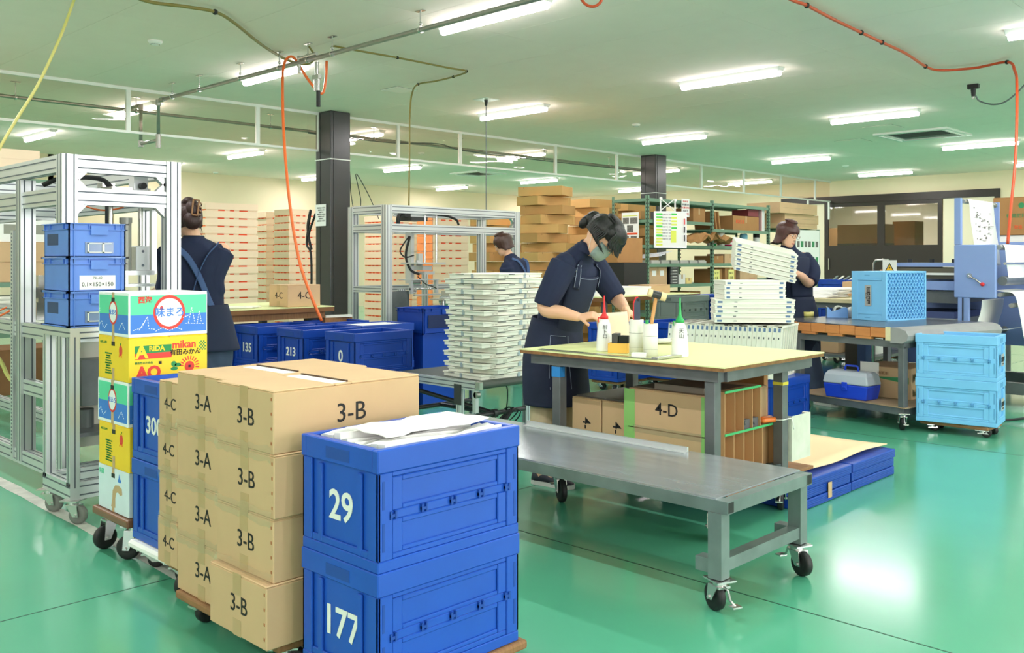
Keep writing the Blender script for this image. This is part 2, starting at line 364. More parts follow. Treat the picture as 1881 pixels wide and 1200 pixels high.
# air conditioners, hatches, sensors, vents
def cassette(x, y, label, s=.95):
    t = thing('air_conditioner', label, 'air conditioner', (x, y, CEIL))
    h = s/2
    MB().box((-h, -h, -.03), (h, -h+.12, 0)).box((-h, h-.12, -.03), (h, h, 0)).box((-h, -h+.12, -.03), (-h+.12, h-.12, 0)).box((h-.12, -h+.12, -.03), (h, h-.12, 0)).build('cover_frame', M_white, t)
    MB().box((-h+.12, -h+.12, -.008), (h-.12, h-.12, -.004)).build('intake_backing', M_grey, t)
    for i in range(9): MB().box((-h+.2, -h+.2+i*.065, -.022), (h-.2, -h+.212+i*.065, -.008)).build('grille_slat', M_grey, t)
    for sx in (-1, 1): MB().box((sx*(h-.06)-.02, -h+.15, -.045), (sx*(h-.06)+.02, h-.15, -.03)).build('louver', M_white, t)
    return t
cassette(-5.75, 15.4, 'white square ceiling air conditioner with a dark grille beyond the table area', 1.15)
cassette(-15.8, 15.0, 'white square ceiling air conditioner past the smoke barrier')
def flat(name, label, cat, x, y, w, d, m=M_ceil, edge=True):
    t = thing(name, label, cat, (x, y, CEIL))
    MB().box((-w/2, -d/2, -.006), (w/2, d/2, 0)).build('lid', m, t)
    if edge:
        MB().box((-w/2-.012, -d/2-.012, -.002), (w/2+.012, d/2+.012, 0)).build('edge_line', M_seam, t)
    return t
flat('ceiling_hatch', 'square ceiling access hatch nearer the smoke barrier', 'hatch', -6.95, 15.5, .45, .45)
flat('ceiling_hatch', 'square ceiling access hatch beside the air conditioner', 'hatch', -5.9, 14.2, .45, .45)
flat('ceiling_vent', 'small white square vent in front of the smoke barrier', 'vent', -8.76, 7.0, .3, .3, M_white)
def sensor(x, y, label):
    t = thing('smoke_detector', label, 'smoke detector', (x, y, CEIL))
    MB().lathe([(.065, 0), (.065, -.015), (.05, -.03), (.03, -.04), (.001, -.041)], n=16).build('housing', M_white, t)
    MB().lathe([(.042, -.03), (.044, -.036), (.03, -.036)], n=12).build('sensor_ring', M_grey, t)
for p, l in (((285, 75), 'round white ceiling detector nearest the viewer'), ((1168, 228), 'round white ceiling detector in the middle of the ceiling'), ((1553, 304), 'small round ceiling detector in front of the far doors'), ((396, 316), 'small round ceiling detector near the back wall, left of the column'), ((774, 280), 'small round detector just past the smoke barrier')):
    q = G(p[0], p[1], CEIL); sensor(q.x, q.y, l)

# ---------------------------------------------------------------- pipes and hoses
def smooth(pts, k=6):
    pts = [Vector(p) for p in pts]; out = []
    P = [pts[0]*2-pts[1]]+pts+[pts[-1]*2-pts[-2]]
    for i in range(1, len(P)-2):
        for j in range(k):
            t = j/k; a, b, c, d = P[i-1], P[i], P[i+1], P[i+2]
            out.append(.5*((2*b)+(c-a)*t+(2*a-5*b+4*c-d)*t*t+(3*b-a-3*c+d)*t**3))
    out.append(pts[-1]); return out
p1 = thing('air_pipe', 'long galvanised air pipe hung on rods under the near ceiling', 'pipe', (0, 4.9, 3.14))
MB().tube([(-1, 0, 0), (-5, 0, 0), (-10.6, 0, 0)], .021, 10).tube([(-10.6, 0, 0), (-10.66, 0, -.03), (-10.66, 0, -.5)], .021, 10).tube([(-10.66,0,-.47), (-11.14,0,-.47)], .021, 10).tube([(-11.14,0,-.5), (-11.14,0,-.03), (-11.2,0,0),(-11.5,.0,0)], .021, 10).build('pipe_run', M_steel, p1)
MB().cyl((-10.66,0,-.4), (-10.66,0,-.56), .03).cyl((-11.14,0,-.43), (-11.14,0,-.51), .03).cyl((-10.6,0,0),(-10.5,0,0),.03).cyl((-10.66,0,.01),(-10.66,0,-.06),.03).cyl((-11.14,0,.01),(-11.14,0,-.06),.03).build('elbow_fittings', M_steel, p1)
for xx in (-2.6, -4.2, -5.85, -7.1, -7.5, -8.0, -8.75, -9.65, -10.3):
    MB().cyl((xx, 0, .02), (xx, 0, .155), .006, 6).box((xx-.05, -.02, .152), (xx+.05, .02, .158)).cyl((xx-.012, 0, .0), (xx+.012, 0, 0), .028, 12).ball((xx, 0, .05), .016, 8, 6).build('hanger', M_chrome, p1)
p2 = thing('air_pipe', 'galvanised air pipe running behind the clear smoke barrier', 'pipe', (-11.5, 0, 3.12))
MB().tube([(0, -3, 0), (0, 4, 0), (0, 12, -.0), (0, 16, 0)], .022, 8).build('pipe_run', M_steel, p2)
MB().tube(smooth([(0.03, 7.5, -.03), (0.03, 9, -.035), (.03, 10, .035), (0.03, 11, -.04), (.03, 16, -.03)]), .01, 6).build('cable', M_grey, p2)
for yy_ in (1.5, 3.6, 5.0, 6.9, 8.7, 10.5, 12.6, 14.5): MB().cyl((0, yy_, .02), (0, yy_, .175), .006, 6).box((-.02, yy_-.05, .17), (.02, yy_+.05, .178)).cyl((0, yy_-.012, 0), (0, yy_+.012, 0), .03, 10).build('hanger', M_chrome, p2)
# valve manifold under the pipe
q = G(600, 66, CEIL)
vx = -7.35
va = thing('air_valve', 'steel air valve with twin couplings hanging from the near pipe', 'valve', (vx, 4.9, 3.1))
MB().cyl((0,0,0), (0,0,-.12), .018, 8).box((-.05,-.02,-.16), (.05,.02,-.12)).cyl((.025,0,-.16), (.025,0,-.27), .015, 8).cyl((-.025,0,-.16), (-.025,0,-.27), .015, 8).cyl((-.3,0,.08), (.0,0,.08), .018, 8).cyl((-.3,0,.1), (-.3,0,-.06), .018, 8).build('fitting', M_chrome, va)
MB().cyl((.025,0,-.27), (.025,0,-.42), .02, 8).build('grip', M_black, va)
def hose(pts, r, m, label, cat='hose', name='air_hose', k=7, clips=()):
    t = thing(name, label, cat, tuple(Vector(pts[0])))
    o = Vector(pts[0]); pp = smooth([Vector(p)-o for p in pts], k)
    MB().tube(pp, r, 8).build('tube_run', m, t)
    for c in clips:
        p = Vector(pts[c])-o; MB().ball(p, r*1.7, 8, 6).build('clip', M_black, t)
    return t
ZC = CEIL-.04
hose([V(600,112,8.9), V(598,150,8.9), V(590,172,8.9), V(565,145,8.9), V(545,112,8.9), V(533,104,8.9), V(522,118,8.9), V(519,160,8.7), V(522,260,8.4), V(533,380,8.1), V(550,480,7.9), V(572,545,7.75), V(591,590,7.7)], .013, M_orhose, 'bright orange air hose dropping from the valve to the cluttered cart')
hose([G(190,-40,ZC), G(262,0,ZC), G(340,12,ZC), G(395,22,ZC), G(430,42,ZC), G(480,82,ZC), V(523,108,9.3), V(556,118,9.3), V(574,112,9.2), V(578,100,9.1)], .014, M_olive, 'olive hose clipped along the ceiling to the near pipe', clips=(3,))
hose([V(577,100,9.0), V(565,76,8.8), V(600,82,8.9), G(640,90,ZC), G(730,106,ZC), G(820,124,ZC), G(857,131,ZC), G(833,141,ZC), G(800,149,ZC), G(768,155,ZC), V(757,172,10.2), V(753,210,10.1), V(752,300,9.9), V(751,379,9.75)], .010, M_olive, 'thin olive hose looping along the ceiling and down to the middle machine frame', clips=(4,6,7,9))
hose([G(150,-40,ZC), V(136,0,7.1), V(110,70,7.0), V(70,155,6.9), V(30,220,6.8), V(-10,290,6.7), V(-60,400,6.6)], .011, M_yel, 'pale yellow hose slanting down from the ceiling at the near machine')
hose([V(-40,610,5.6), V(0,662,5.6), V(14,690,5.6), V(32,712,5.55), V(45,740,5.5)], .012, M_yel, 'pale yellow hose end low behind the near machine frame')
hose([G(1400,-30,ZC), G(1455,0,ZC), G(1482,10,ZC), G(1530,35,ZC), G(1582,60,ZC), G(1620,78,ZC), G(1663,98,ZC), G(1700,122,ZC), G(1727,129,ZC), G(1790,125,ZC), G(1850,114,ZC), V(1864,130,9.2), V(1868,160,9.0), V(1866,280,8.7), V(1857,380,8.5), V(1851,448,8.4)], .014, M_redhose, 'red-orange hose clipped across the ceiling and down to the printing machine', clips=(2,4,5,7,10))
hose([V(1066,-18,6.3), V(1067,-4,6.3), V(1076,8,6.3), V(1090,12,6.3), V(1103,4,6.3), V(1108,-14,6.3)], .010, M_redhose, 'loop of red-orange hose hanging from the ceiling above the table')
cb = hose([V(1792,176,10.6), V(1800,186,10.6), V(1825,192,10.5), V(1850,185,10.4), V(1881,157,10.3), V(1910,120,10.3)], .009, M_grey, 'grey cable looping from the black ceiling plug', 'cable', 'power_cable')
q = G(1788,155,CEIL)
pl = thing('ceiling_plug', 'black power plug on the ceiling with a grey cable', 'plug', (q.x, q.y, CEIL))
MB().box((-.06,-.03,-.05), (.06,.03,0)).cyl((0,0,-.05),(0,0,-.14),.03,10,r2=.022).build('plug_body', M_black, pl); MB().cyl((0,0,-.14),(0,0,-.17),.015).build('gland', M_chrome, pl)
q = G(893,183,CEIL)
pl = thing('ceiling_plug', 'small black ceiling outlet with a straight hanging cable to the machine frame', 'plug', (q.x, q.y, CEIL))
MB().box((-.12,-.12,-.006), (.12,.12,0)).build('base_plate', M_white, pl); MB().cyl((0,0,-.006),(0,0,-.08),.026,10,r2=.015).build('plug_body', M_black, pl)
MB().cyl((0,0,-.08),(0,0,-1.45),.006,6).build('cable', M_grey, pl)
# ================================================================ BUILDERS
def fold_crate(x1, y0, z0, label, group, num=None, H=.325, L=.53, W=.366, m=None, mi=None, open_top=True, cx=None, rotz=0, numsize=.115, ribs=True):
    m = m or M_blue; mi = mi or M_blueshade
    t = thing('folding_crate', label, 'crate', (x1-W/2, y0+L/2, z0), rotz, group)
    w, l, r = W/2, L/2, .062
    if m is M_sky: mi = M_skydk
    mb = MB(); e = .012
    # floor and base skirt
    mb.box((-w, -l, 0), (w, l, .03))
    # recessed wall skins
    for s in (-1, 1):
        mb.box((s*(w-.022), -l+.01, .03), (s*(w-.010), l-.01, H-r))
        mb.box((-w+.01, s*(l-.022), .03), (w-.01, s*(l-.010), H-r))
    # long sides: corner posts, middle fold line, raised panel borders
    hm = .03+(H-r-.03)/2
    for s in (-1, 1):
        a, b = s*(w-.010), s*w
        for yy in (-l, l-.05): mb.box((a, yy, .03), (b, yy+.05, H-r))
        mb.box((a, -l+.05, hm-.012), (s*(w-.004), l-.05, hm+.012)); mb.box((a, -l+.05, .03), (s*(w-.003), l-.05, .045)); mb.box((a, -l+.05, H-r-.014), (s*(w-.003), l-.05, H-r))
        for z in (.045, hm+.012):
            zt = z+(hm-.012-.045); mb.box((a, -l+.05, z), (s*(w-.003), -l+.085, zt)); mb.box((a, l-.085, z), (s*(w-.003), l-.05, zt))
            mb.box((a, -l+.085, zt-.014), (s*(w-.004), l-.085, zt)); mb.box((a, -l+.085, z), (s*(w-.004), l-.085, z+.012))
    # short sides: two posts, ribs
    for s in (-1, 1):
        a, b = s*(l-.010), s*l
        for xx in (-w, w-.045): mb.box((xx, a, .03), (xx+.045, b, H-r))
        for xx in (-w+.075, w-.095): mb.box((xx, a, .03), (xx+.02, s*(l-.001), H-r-.01))
        mb.box((-w+.045, a, .03), (w-.045, s*(l-.002), .05))
    mb.build('crate_body', m, t, bevel=.0025)
    # rim
    rb = MB(); o = .003
    if open_top:
        for s in (-1, 1):
            rb.box((s*(w+o), -l-o, H-r), (s*(w-.022), l+o, H)); rb.box((-w+.022, s*(l+o), H-r), (w-.022, s*(l-.022), H))
    else: rb.box((-w-o, -l-o, H-r), (w+o, l+o, H))
    rb.build('rim', m, t, bevel=.003)
    # hinge knuckles along the fold line, vertical slots, handle recess; darker colour paints in their shade
    for s in (-1, 1):
        for k in range(5):
            yy = -l+.05+(L-.1)*k/4
            MB().box((s*w-.008, yy-.011, hm-.010), (s*w+.004, yy-.005, hm+.012)).box((s*w-.008, yy+.005, hm-.010), (s*w+.004, yy+.011, hm+.012)).box((s*w-.006, yy-.011, hm-.004), (s*w+.003, yy+.011, hm+.004)).build('hinge', mi, t)
    sl = MB()
    for s in (-1, 1):
        for z0_ in (.055, hm+.02):
            for yy in (-l+.014, l-.022): sl.box((s*(w+.0008), yy, z0_), (s*(w-.003), yy+.008, z0_+.075))
    sl.build('vent_slot', mi, t)
    hd = MB().box((-.055, -l-.004, H-r+.012), (.055, -l-.001, H-.018)).build('handle_recess', mi, t)
    if num: text(num, numsize, t, (-.0, -l+.0085, .5*(H-r)+.01), (PI/2, 0, 0), M_pale, 'number_marking', .0008, bold=.002)
    return t
def caster(parent, x, y, z_top, r=.05, ang=0, brake=True, wheel=M_black):
    c = bpy.data.objects.new('caster', None); C.objects.link(c); c.parent = parent; c.location = (x, y, z_top); c.rotation_euler[2] = ang
    h = z_top
    MB().box((-.045,-.04,-.006), (.045,.04,0)).cyl((0,0,-.006),(0,0,-.022),.026,12).box((-.03,-.024,-.03), (.035,.024,-.022)).prism([(-.02,-.024),(.035,-.024),(.022+.02,-(h-r)-.008),(.014,-(h-r)-.008)], 'y', -.026, -.022).prism([(-.02,-.024),(.035,-.024),(.022+.02,-(h-r)-.008),(.014,-(h-r)-.008)], 'y', .022, .026).cyl((.028,-.032,-(h-r)),(.028,.032,-(h-r)),.007,8).build('fork', M_chrome, c)
    prof = [(r*.55,-.015),(r*.8,-.016),(r*.97,-.012),(r,-.005),(r,.005),(r*.97,.012),(r*.8,.016),(r*.55,.015)]
    T = Matrix.Translation((.028, 0, -(h-r))) @ Matrix.Rotation(PI/2, 4, 'X')
    MB().lathe(prof, n=24, T=T).build('wheel', wheel, c)
    MB().lathe([(.001,-.012),(r*.55,-.013),(r*.55,.013),(.001,.012)], n=16, T=T).build('hub', M_steel, c)
    if brake: MB().tube([(-.01,0,-.02),(-.05,0,-.03),(-.062,0,-.06),(-.09,0,-.07)], .005, 6).box((-.105,-.018,-.074),(-.075,.018,-.068)).build('brake_lever', M_chrome, c)
    return c
def dolly(x0, y0, x1, y1, zt, label, r=.04, m=None, th=.028, **k):
    t = thing('dolly', label, 'dolly', ((x0+x1)/2, (y0+y1)/2, 0)); w, l = (x1-x0)/2, (y1-y0)/2
    MB().box((-w,-l,zt-th), (w,l,zt)).build('board', m or M_wood, t, bevel=.008, seg=2)
    for sx in (-1,1):
        for sy in (-1,1): caster(t, sx*(w-.06), sy*(l-.06), zt-th, r, random.uniform(-2.5,2.5), False, **k)
    return t
def carton(x1, y0, z0, w, d, h, label, group=None, m=None, txt=None, txtx=None, ts=.055, seam='x', gap=0, tape=True, rotz=0, face='all', name='carton', openflaps=False, staples=True):
    m = m or M_card
    t = thing(name, label, 'box', (x1-w/2, y0+d/2, z0), rotz, group)
    a, b = w/2, d/2; mb = MB()
    mb.box((-a,-b,0), (a,b,h-.006))
    if seam == 'x':
        mb.box((-a,-b,h-.006), (a,-gap,h)).box((-a,.002,h-.006), (a,b,h+.001)); mb.box((-a,-gap,h-.006),(-a+.06,.001,h)) if gap else None; mb.box((a-.02,-gap,h-.006),(a,.001,h)) if gap else None
    else:
        mb.box((-a,-b,h-.006), (-.0015,b,h)).box((.0015,-b,h-.006), (a,b,h+.0008))
    mb.build('box_body', m, t, bevel=.003)
    if gap:
        MB().box((-a+.06,-gap,h-.004), (a-.02,-.004,h+.0005)).build('contents', M_paper, t)
        MB().box((-a+.06,-.006,h-.004), (a-.02,.001,h+.005)).build('flap_edge', mat('dark_card_edge',(84,62,44),rough=.9), t)
    if tape:
        MB().box((-.024,-b-.0006,h-.065), (.024,-b,h+.0004)).build('tape', M_tape, t); MB().box((-.024,-b-.0006,0), (.024,-b,.05)).build('tape', M_tape, t)
    if staples:
        s = MB()
        for k in range(4): s.box((a-.014,-b-.001,h*(.15+.23*k)), (a-.008,-b,h*(.15+.23*k)+.009))
        s.build('staple', mat('copper_staple',(196,122,84),rough=.4,metal=.5), t)
    if txt: text(txt, ts*1.35, t, (.01, -b-.0008, h*.5), (PI/2,0,0), M_ink)
    if txtx: text(txtx, ts*1.5, t, (a+.0008, 0, h*.5), (PI/2,0,PI/2), M_ink)
    return t
def wrap(x0, x1, y, z, label):   # glossy film band along a seam of the stack
    n = 14; mb = MB(); pts = []
    for i in range(n+1):
        x = x0+(x1-x0)*i/n; pts.append((x, random.uniform(-.006,.006)))
    vs = []; 
    for x, j in pts: vs += [(x, y-.002-random.random()*.003, z-.022+j), (x, y-.006-random.random()*.003, z+j*.5), (x, y-.002, z+.024+j)]
    fs = []
    for i in range(n):
        for k in range(2): fs.append((i*3+k, i*3+3+k, i*3+4+k, i*3+1+k))
    o = mb.add(vs, fs, 0, True).build('film_wrap', M_film); tag(o, label, 'plastic film'); return o
M_tray1 = mat('yellow_kraft_board', (214,170,106), rough=.8, var=.06, scale=5); M_tray2 = mat('darker_kraft_board', (196,150,92), rough=.8, var=.06, scale=5)
M_film = mat('clear_wrap_film', (206,196,160), rough=.08, alpha=.22, coat=1)
# ================================================================ FOREGROUND STACKS
for k in range(4):
    z = .12+(3-k)*.1875
    carton(-2.375+(.004 if k % 2 else 0), 1.435 if k < 3 else 1.41, z, .335, .55, .187, 'cardboard carton marked 3-B, %s of its stack beside the blue crates' % ORD[k], 'cartons marked 3-B', txt='3-B', txtx='3-B' if k == 0 else None, gap=.06 if k == 0 else 0)
    carton(-2.716, 1.475, z-.002, .345, .55, .187, 'cardboard carton marked 3-A, %s of its stack' % ORD[k], 'cartons marked 3-A', txt='3-A', gap=.06 if k == 0 else 0, staples=False)
    carton(-3.205-.012*(k % 2), 1.55, .125+(3-k)*.17, .16, .40, .169, 'narrow cardboard carton marked 4-C, %s of its stack' % ORD[k], 'narrow cartons marked 4-C', txt='4-C', ts=.045, staples=False)
for k in range(1, 4):
    zz_ = .12+(4-k)*.1875
    wrap(-2.71, -2.38, 1.433, zz_, 'shiny film over the 3-B stack, %s seam' % ORDN[k-1]); wrap(-3.06, -2.72, 1.473, zz_-.002, 'shiny film over the 3-A stack, %s seam' % ORDN[k-1])
    wrap(-3.36, -3.21, 1.548, .125+(4-k)*.17, 'shiny film over the narrow 4-C stack, %s seam' % ORDN[k-1])
dolly(-3.05, 1.46, -2.39, 1.97, .118, 'low brown dolly under the 3-A and 3-B cartons')
dolly(-3.36, 1.58, -3.22, 1.93, .123, 'narrow dolly under the 4-C cartons')
# blue crates 29 / 177
cr29 = fold_crate(-1.945, 1.485, .425, 'royal blue folding crate numbered 29 with white papers inside', 'royal blue numbered crates', '29', W=.355)
fold_crate(-1.945, 1.485, .10, 'royal blue folding crate numbered 177, under crate 29', 'royal blue numbered crates', '177', W=.355, open_top=False)
dolly(-2.29, 1.50, -1.93, 2.04, .099, 'worn wooden dolly under crates 29 and 177')
for k in range(9):   # folded white sheets standing in the crate
    xx = -2.275+k*.034; mb = MB(); hh = .738+random.uniform(0,.012); n = 8
    vs = []
    for i in range(n+1):
        yy = 1.53+.44*i/n; vs += [(xx, yy, hh+.03*math.sin(i*.9+k)*.3), (xx+.03, yy, hh+.006+.02*math.sin(i*.7+k)*.3), (xx+.006, yy, hh-.13), (xx+.028, yy, hh-.13)]
    fs = []
    for i in range(n): o_ = i*4; fs += [(o_, o_+1, o_+5, o_+4), (o_+1, o_+3, o_+7, o_+5), (o_, o_+4, o_+6, o_+2)]
    fs += [(0,2,3,1), (n*4, n*4+1, n*4+3, n*4+2)]
    tag(mb.add(vs, fs).build('folded_sheet', M_paper), 'white folded sheet packed in crate 29, %s from the cartons' % ORDN[k], 'paper', 'white sheets in crate 29')
mb = MB(); vs = []
for i in range(9):
    for j in range(5): vs.append((-2.21+.20*j/4.+.012*math.sin(i*2.2), 1.57+.40*i/8.+.008*math.sin(j*2.9), .764+.0025*math.sin(i*1.3+j)+.002*math.sin(j*2.1)))
fs = [(i*5+j, i*5+j+1, i*5+j+6, i*5+j+5) for i in range(8) for j in range(4)]
o = mb.add(vs, fs).build('loose_sheet', M_paper); s_ = o.modifiers.new('s', 'SOLIDIFY'); s_.thickness = .003; tag(o, 'large white sheet lying over the papers on crate 29', 'paper'); o.location.z = .004
# crate 300 pair
fold_crate(-3.395, 1.615, .447, 'upright royal blue crate numbered 300 holding white sheets, beside the 4-C cartons', 'royal blue numbered crates', '300', W=.355, L=.5, numsize=.095)
fold_crate(-3.395, 1.615, .12, 'scuffed royal blue crate under crate 300', 'royal blue numbered crates', None, W=.355, L=.5, open_top=False)
for k in range(7): tag(MB().box((-3.72+k*.043, 1.66, .55), (-3.72+k*.043+.03, 2.05, .75+.004*k)).build('folded_sheet', M_paper), 'white sheet standing in crate 300, %s from the fruit boxes' % ORDN[k], 'paper', 'white sheets in crate 300')
pt = thing('foam_pallet', 'white foam slab on casters under the crate 300 pair', 'pallet', (-3.57, 1.86, 0)); MB().box((-.17,-.27,.085), (.17,.25,.118)).build('slab', M_paper, pt, bevel=.01)
for sx in (-.12, .12):
    for sy in (-.2, .2): caster(pt, sx, sy, .085, .035, 1, False)

# fruit boxes
M_fy = mat('yellow_fruit_box', (248,208,44), rough=.55, var=.03); M_fg = mat('mint_green_print', (92,214,168), rough=.5); M_fb = mat('blue_print', (62,126,216), rough=.5)
M_fw = mat('white_coated_card', (240,244,244), rough=.5); M_fr = mat('red_print', (226,58,48), rough=.5); M_fgr = mat('green_print', (28,138,72), rough=.5); M_fpale = mat('faded_white_box', (218,232,240), rough=.6, var=.06)
M_brt = mat('tan_kraft_tape', (196,164,124), rough=.6)
FW, FL, FH = .31, .345, .185
def disc(mb, c, rx, rz, n=28, mi=0, y=0, x=None):
    if x is None: mb.prism([(c[0]+rx*math.cos(2*PI*i/n), c[1]+rz*math.sin(2*PI*i/n)) for i in range(n)], 'y', y-.0006, y, mi)
    else: mb.prism([(c[0]+rx*math.cos(2*PI*i/n), c[1]+rz*math.sin(2*PI*i/n)) for i in range(n)], 'x', x, x+.0006, mi)
def fruit(kind, k, z, label):
    t = thing('fruit_box', label, 'box', (-3.945-.008*(k == 2)+.006*(k == 3), 1.79, z), 0, 'fruit boxes stacked on the small dolly')
    a, b = FW/2, FL/2; base = {'sea': M_fw, 'mikan': M_fy, 'pale': M_fpale}[kind]
    MB().box((-a,-b,0), (a,b,FH-.004)).box((-a,-b,FH-.004), (a,-.001,FH)).box((-a,.001,FH-.004), (a,b,FH)).build('box_body', base, t, bevel=.003)
    MB().cbox((0,-b,FH*.83), (.03,.004,.018)).build('hand_hole', M_black, t)
    MB().box((-.012,-b-.0012,FH-.03), (.012,-b-.0002,FH)).box((-.012,-b-.0012,0), (.012,-b-.0002,.05)).build('kraft_tape', M_brt, t)
    if kind == 'sea':
        MB().box((-a+.01,-b-.0005,FH*.5), (a-.008,-b,FH-.012)).box((a,-b+.006,FH*.5), (a+.0005,b-.004,FH-.012)).build('mint_band', M_fg, t)
        MB().box((-a+.01,-b-.0005,.014), (a-.008,-b,FH*.5)).box((a,-b+.006,.014), (a+.0005,b-.004,FH*.5)).build('blue_band', M_fb, t)
        mb = MB(); disc(mb, (0,.1), .042, .052, y=-b-.0006); disc(mb, (.0,.1), .070, .073, x=a+.0006); mb.build('red_ring', M_fr, t)
        mb = MB(); disc(mb, (0,.1), .033, .042, y=-b-.0013); disc(mb, (.0,.1), .058, .060, x=a+.0013); mb.build('white_oval', M_fw, t)
        text('味まろ', .026, t, (0,-b-.0022,.1), (PI/2,0,0), M_fb, bold=.0003); text('味まろ', .044, t, (a+.0022,.002,.098), (PI/2,0,PI/2), M_fb, bold=.0006)
        mb = MB(); disc(mb, (-.035,.118), .007, .010, x=a+.0022); mb.build('red_dot', M_fr, t)
        text('西海', .03, t, (a+.0012,-.105,.153), (PI/2,0,PI/2), M_fr, bold=.001)
        mb = MB()    # dashed line drawing of coast and masts
        def dash(p, n): 
            for i in range(n):
                q0 = p[0]+(p[2]-p[0])*i/n; r0 = p[1]+(p[3]-p[1])*i/n; q1 = p[0]+(p[2]-p[0])*(i+.6)/n; r1 = p[1]+(p[3]-p[1])*(i+.6)/n
                mb.bar((a+.0009,q0,r0), (a+.0009,q1,r1), .0028, .0008, up=(1,0,0))
        for p, n in (((-.155,.03,-.12,.04),4),((-.12,.04,-.10,.075),4),((-.13,.03,-.095,.085),5),((-.095,.085,-.09,.04),4),((-.09,.035,-.06,.03),3),((-.06,.022,-.03,.036),3),((-.03,.036,.0,.022),3),((.0,.022,.03,.034),3),((.03,.034,.06,.022),3),((.085,.05,.1,.118),6),((.1,.118,.115,.05),6),((.125,.05,.135,.1),5),((.135,.1,.145,.05),5),((.07,.05,.16,.045),7),((.06,.075,.09,.085),3)): dash(p, n)
        for p, n in (((-.148,.04,-.12,.06),3),((-.12,.06,-.1,.03),3),((-.09,.03,-.06,.05),3),((.06,.03,.09,.06),4),((.09,.06,.12,.03),4),((-.14,.1,-.14,.12),2)):
            for i in range(n):
                f0, f1 = i/n, (i+.6)/n; mb.bar((p[0]+(p[2]-p[0])*f0,-b-.0009,p[1]+(p[3]-p[1])*f0), (p[0]+(p[2]-p[0])*f1,-b-.0009,p[1]+(p[3]-p[1])*f1), .0028, .0008, up=(0,1,0))
        mb.build('dashed_drawing', M_fw, t)
    if kind == 'mikan':
        MB().box((a,-.148,.118), (a+.0006,.01,.15)).build('green_banner', M_fgr, t); MB().box((a,-.148,.094), (a+.0006,.01,.118)).build('red_banner', M_fr, t)
        text('A', .075, t, (a+.0014,-.12,.122), (PI/2,0,PI/2), M_fy, bold=.003); text('RIDA', .03, t, (a+.0014,-.055,.135), (PI/2,0,PI/2), M_fy, bold=.001)
        text('mikan', .045, t, (a+.001,.066,.145), (PI/2,0,PI/2), M_fr, bold=.001); text('有田みかん', .028, t, (a+.001,.072,.112), (PI/2,0,PI/2), M_ink, bold=.0005)
        text('機能性表示食品', .011, t, (a+.001,-.11,.078), (PI/2,0,PI/2), M_fgr); text('AQ', .07, t, (a+.001,-.09,.035), (PI/2,0,PI/2), M_fr, bold=.003)
        mb = MB(); disc(mb, (.09,.05), .022, .022, x=a); 
        for i in range(11):
            an = PI*(i-.5)/10; mb.bar((a+.0003,.09+.028*math.cos(an),.05+.028*math.sin(an)), (a+.0003,.09+.045*math.cos(an),.05+.045*math.sin(an)), .005, .0006, up=(1,0,0))
        mb.build('sun_print', M_fr, t)
        mb = MB(); disc(mb, (.02,.065), .012, .012, x=a); disc(mb, (.038,.06), .014, .008, x=a); disc(mb, (.022,.045), .016, .008, x=a)
        for i in range(5):
            for j in range(6):
                if (i+j) % 2 == 0: mb.box((a,.135+i*.006,.115+j*.007), (a+.0006,.141+i*.006,.122+j*.007))
        mb.build('green_print', M_fgr, t)
        mb = MB(); disc(mb, (.075,.128), .016, .022, y=-b); mb.bar((.06,-b-.0005,.1),(.066,-b-.0005,.115),.003,.001).bar((.085,-b-.0005,.1),(.083,-b-.0005,.115),.003,.001); mb.build('orange_fruit_print', M_fr, t)
        MB().bar((.075,-b-.0005,.15),(.082,-b-.0005,.162),.006,.001).build('leaf_print', M_fgr, t)
        for i in range(9): text('和歌山県産みかん果汁'[:9-(i*3) % 4], .0075, t, (-.05,-b-.0008,.11-i*.0105), (PI/2,0,0), M_fgr)
        text('お召し上がり', .012, t, (-.1,-b-.0008,.155), (PI/2,0,0), M_fgr)
        MB().cbox((a,-.04,.075), (.003,.012,.012)).cbox((a,.09,.05), (.003,.01,.01)).build('vent_hole', M_black, t)
    if kind == 'pale':
        mb = MB(); pts = [(-.02,.02),(-.01,.05),(-.005,.09),(.02,.115),(.055,.12),(.085,.11),(.09,.085),(.07,.08),(.05,.09),(.03,.085),(.02,.06),(.02,.02)]
        mb.prism(pts, 'y', -b-.0009, -b).build('torn_tape_mark', M_brt, t)
        MB().prism([(.045,.135),(.055,.15),(.06,.168),(.068,.15),(.08,.14),(.07,.13)], 'y', -b-.0009, -b).build('blue_print', M_fb, t); text('特選', .025, t, (-.12,-b-.0009,.155), (PI/2,0,0), M_fg)
for k, (kind, lab) in enumerate((('sea','mint, blue and white fruit box with red oval, top of the fruit box stack'), ('mikan','yellow mandarin fruit box with sun print, second from the top'), ('sea','mint, blue and white fruit box in the middle of the stack'), ('mikan','yellow mandarin fruit box, second from the bottom'), ('pale','faded white fruit box with torn tape, bottom of the stack'))):
    fruit(kind, k, .185+(4-k)*(FH+.001), lab)
dolly(-4.13, 1.60, -3.77, 1.97, .183, 'small brown dolly under the fruit boxes', r=.05, m=mat('brown_lacquered_board',(122,84,60),rough=.4), th=.035)

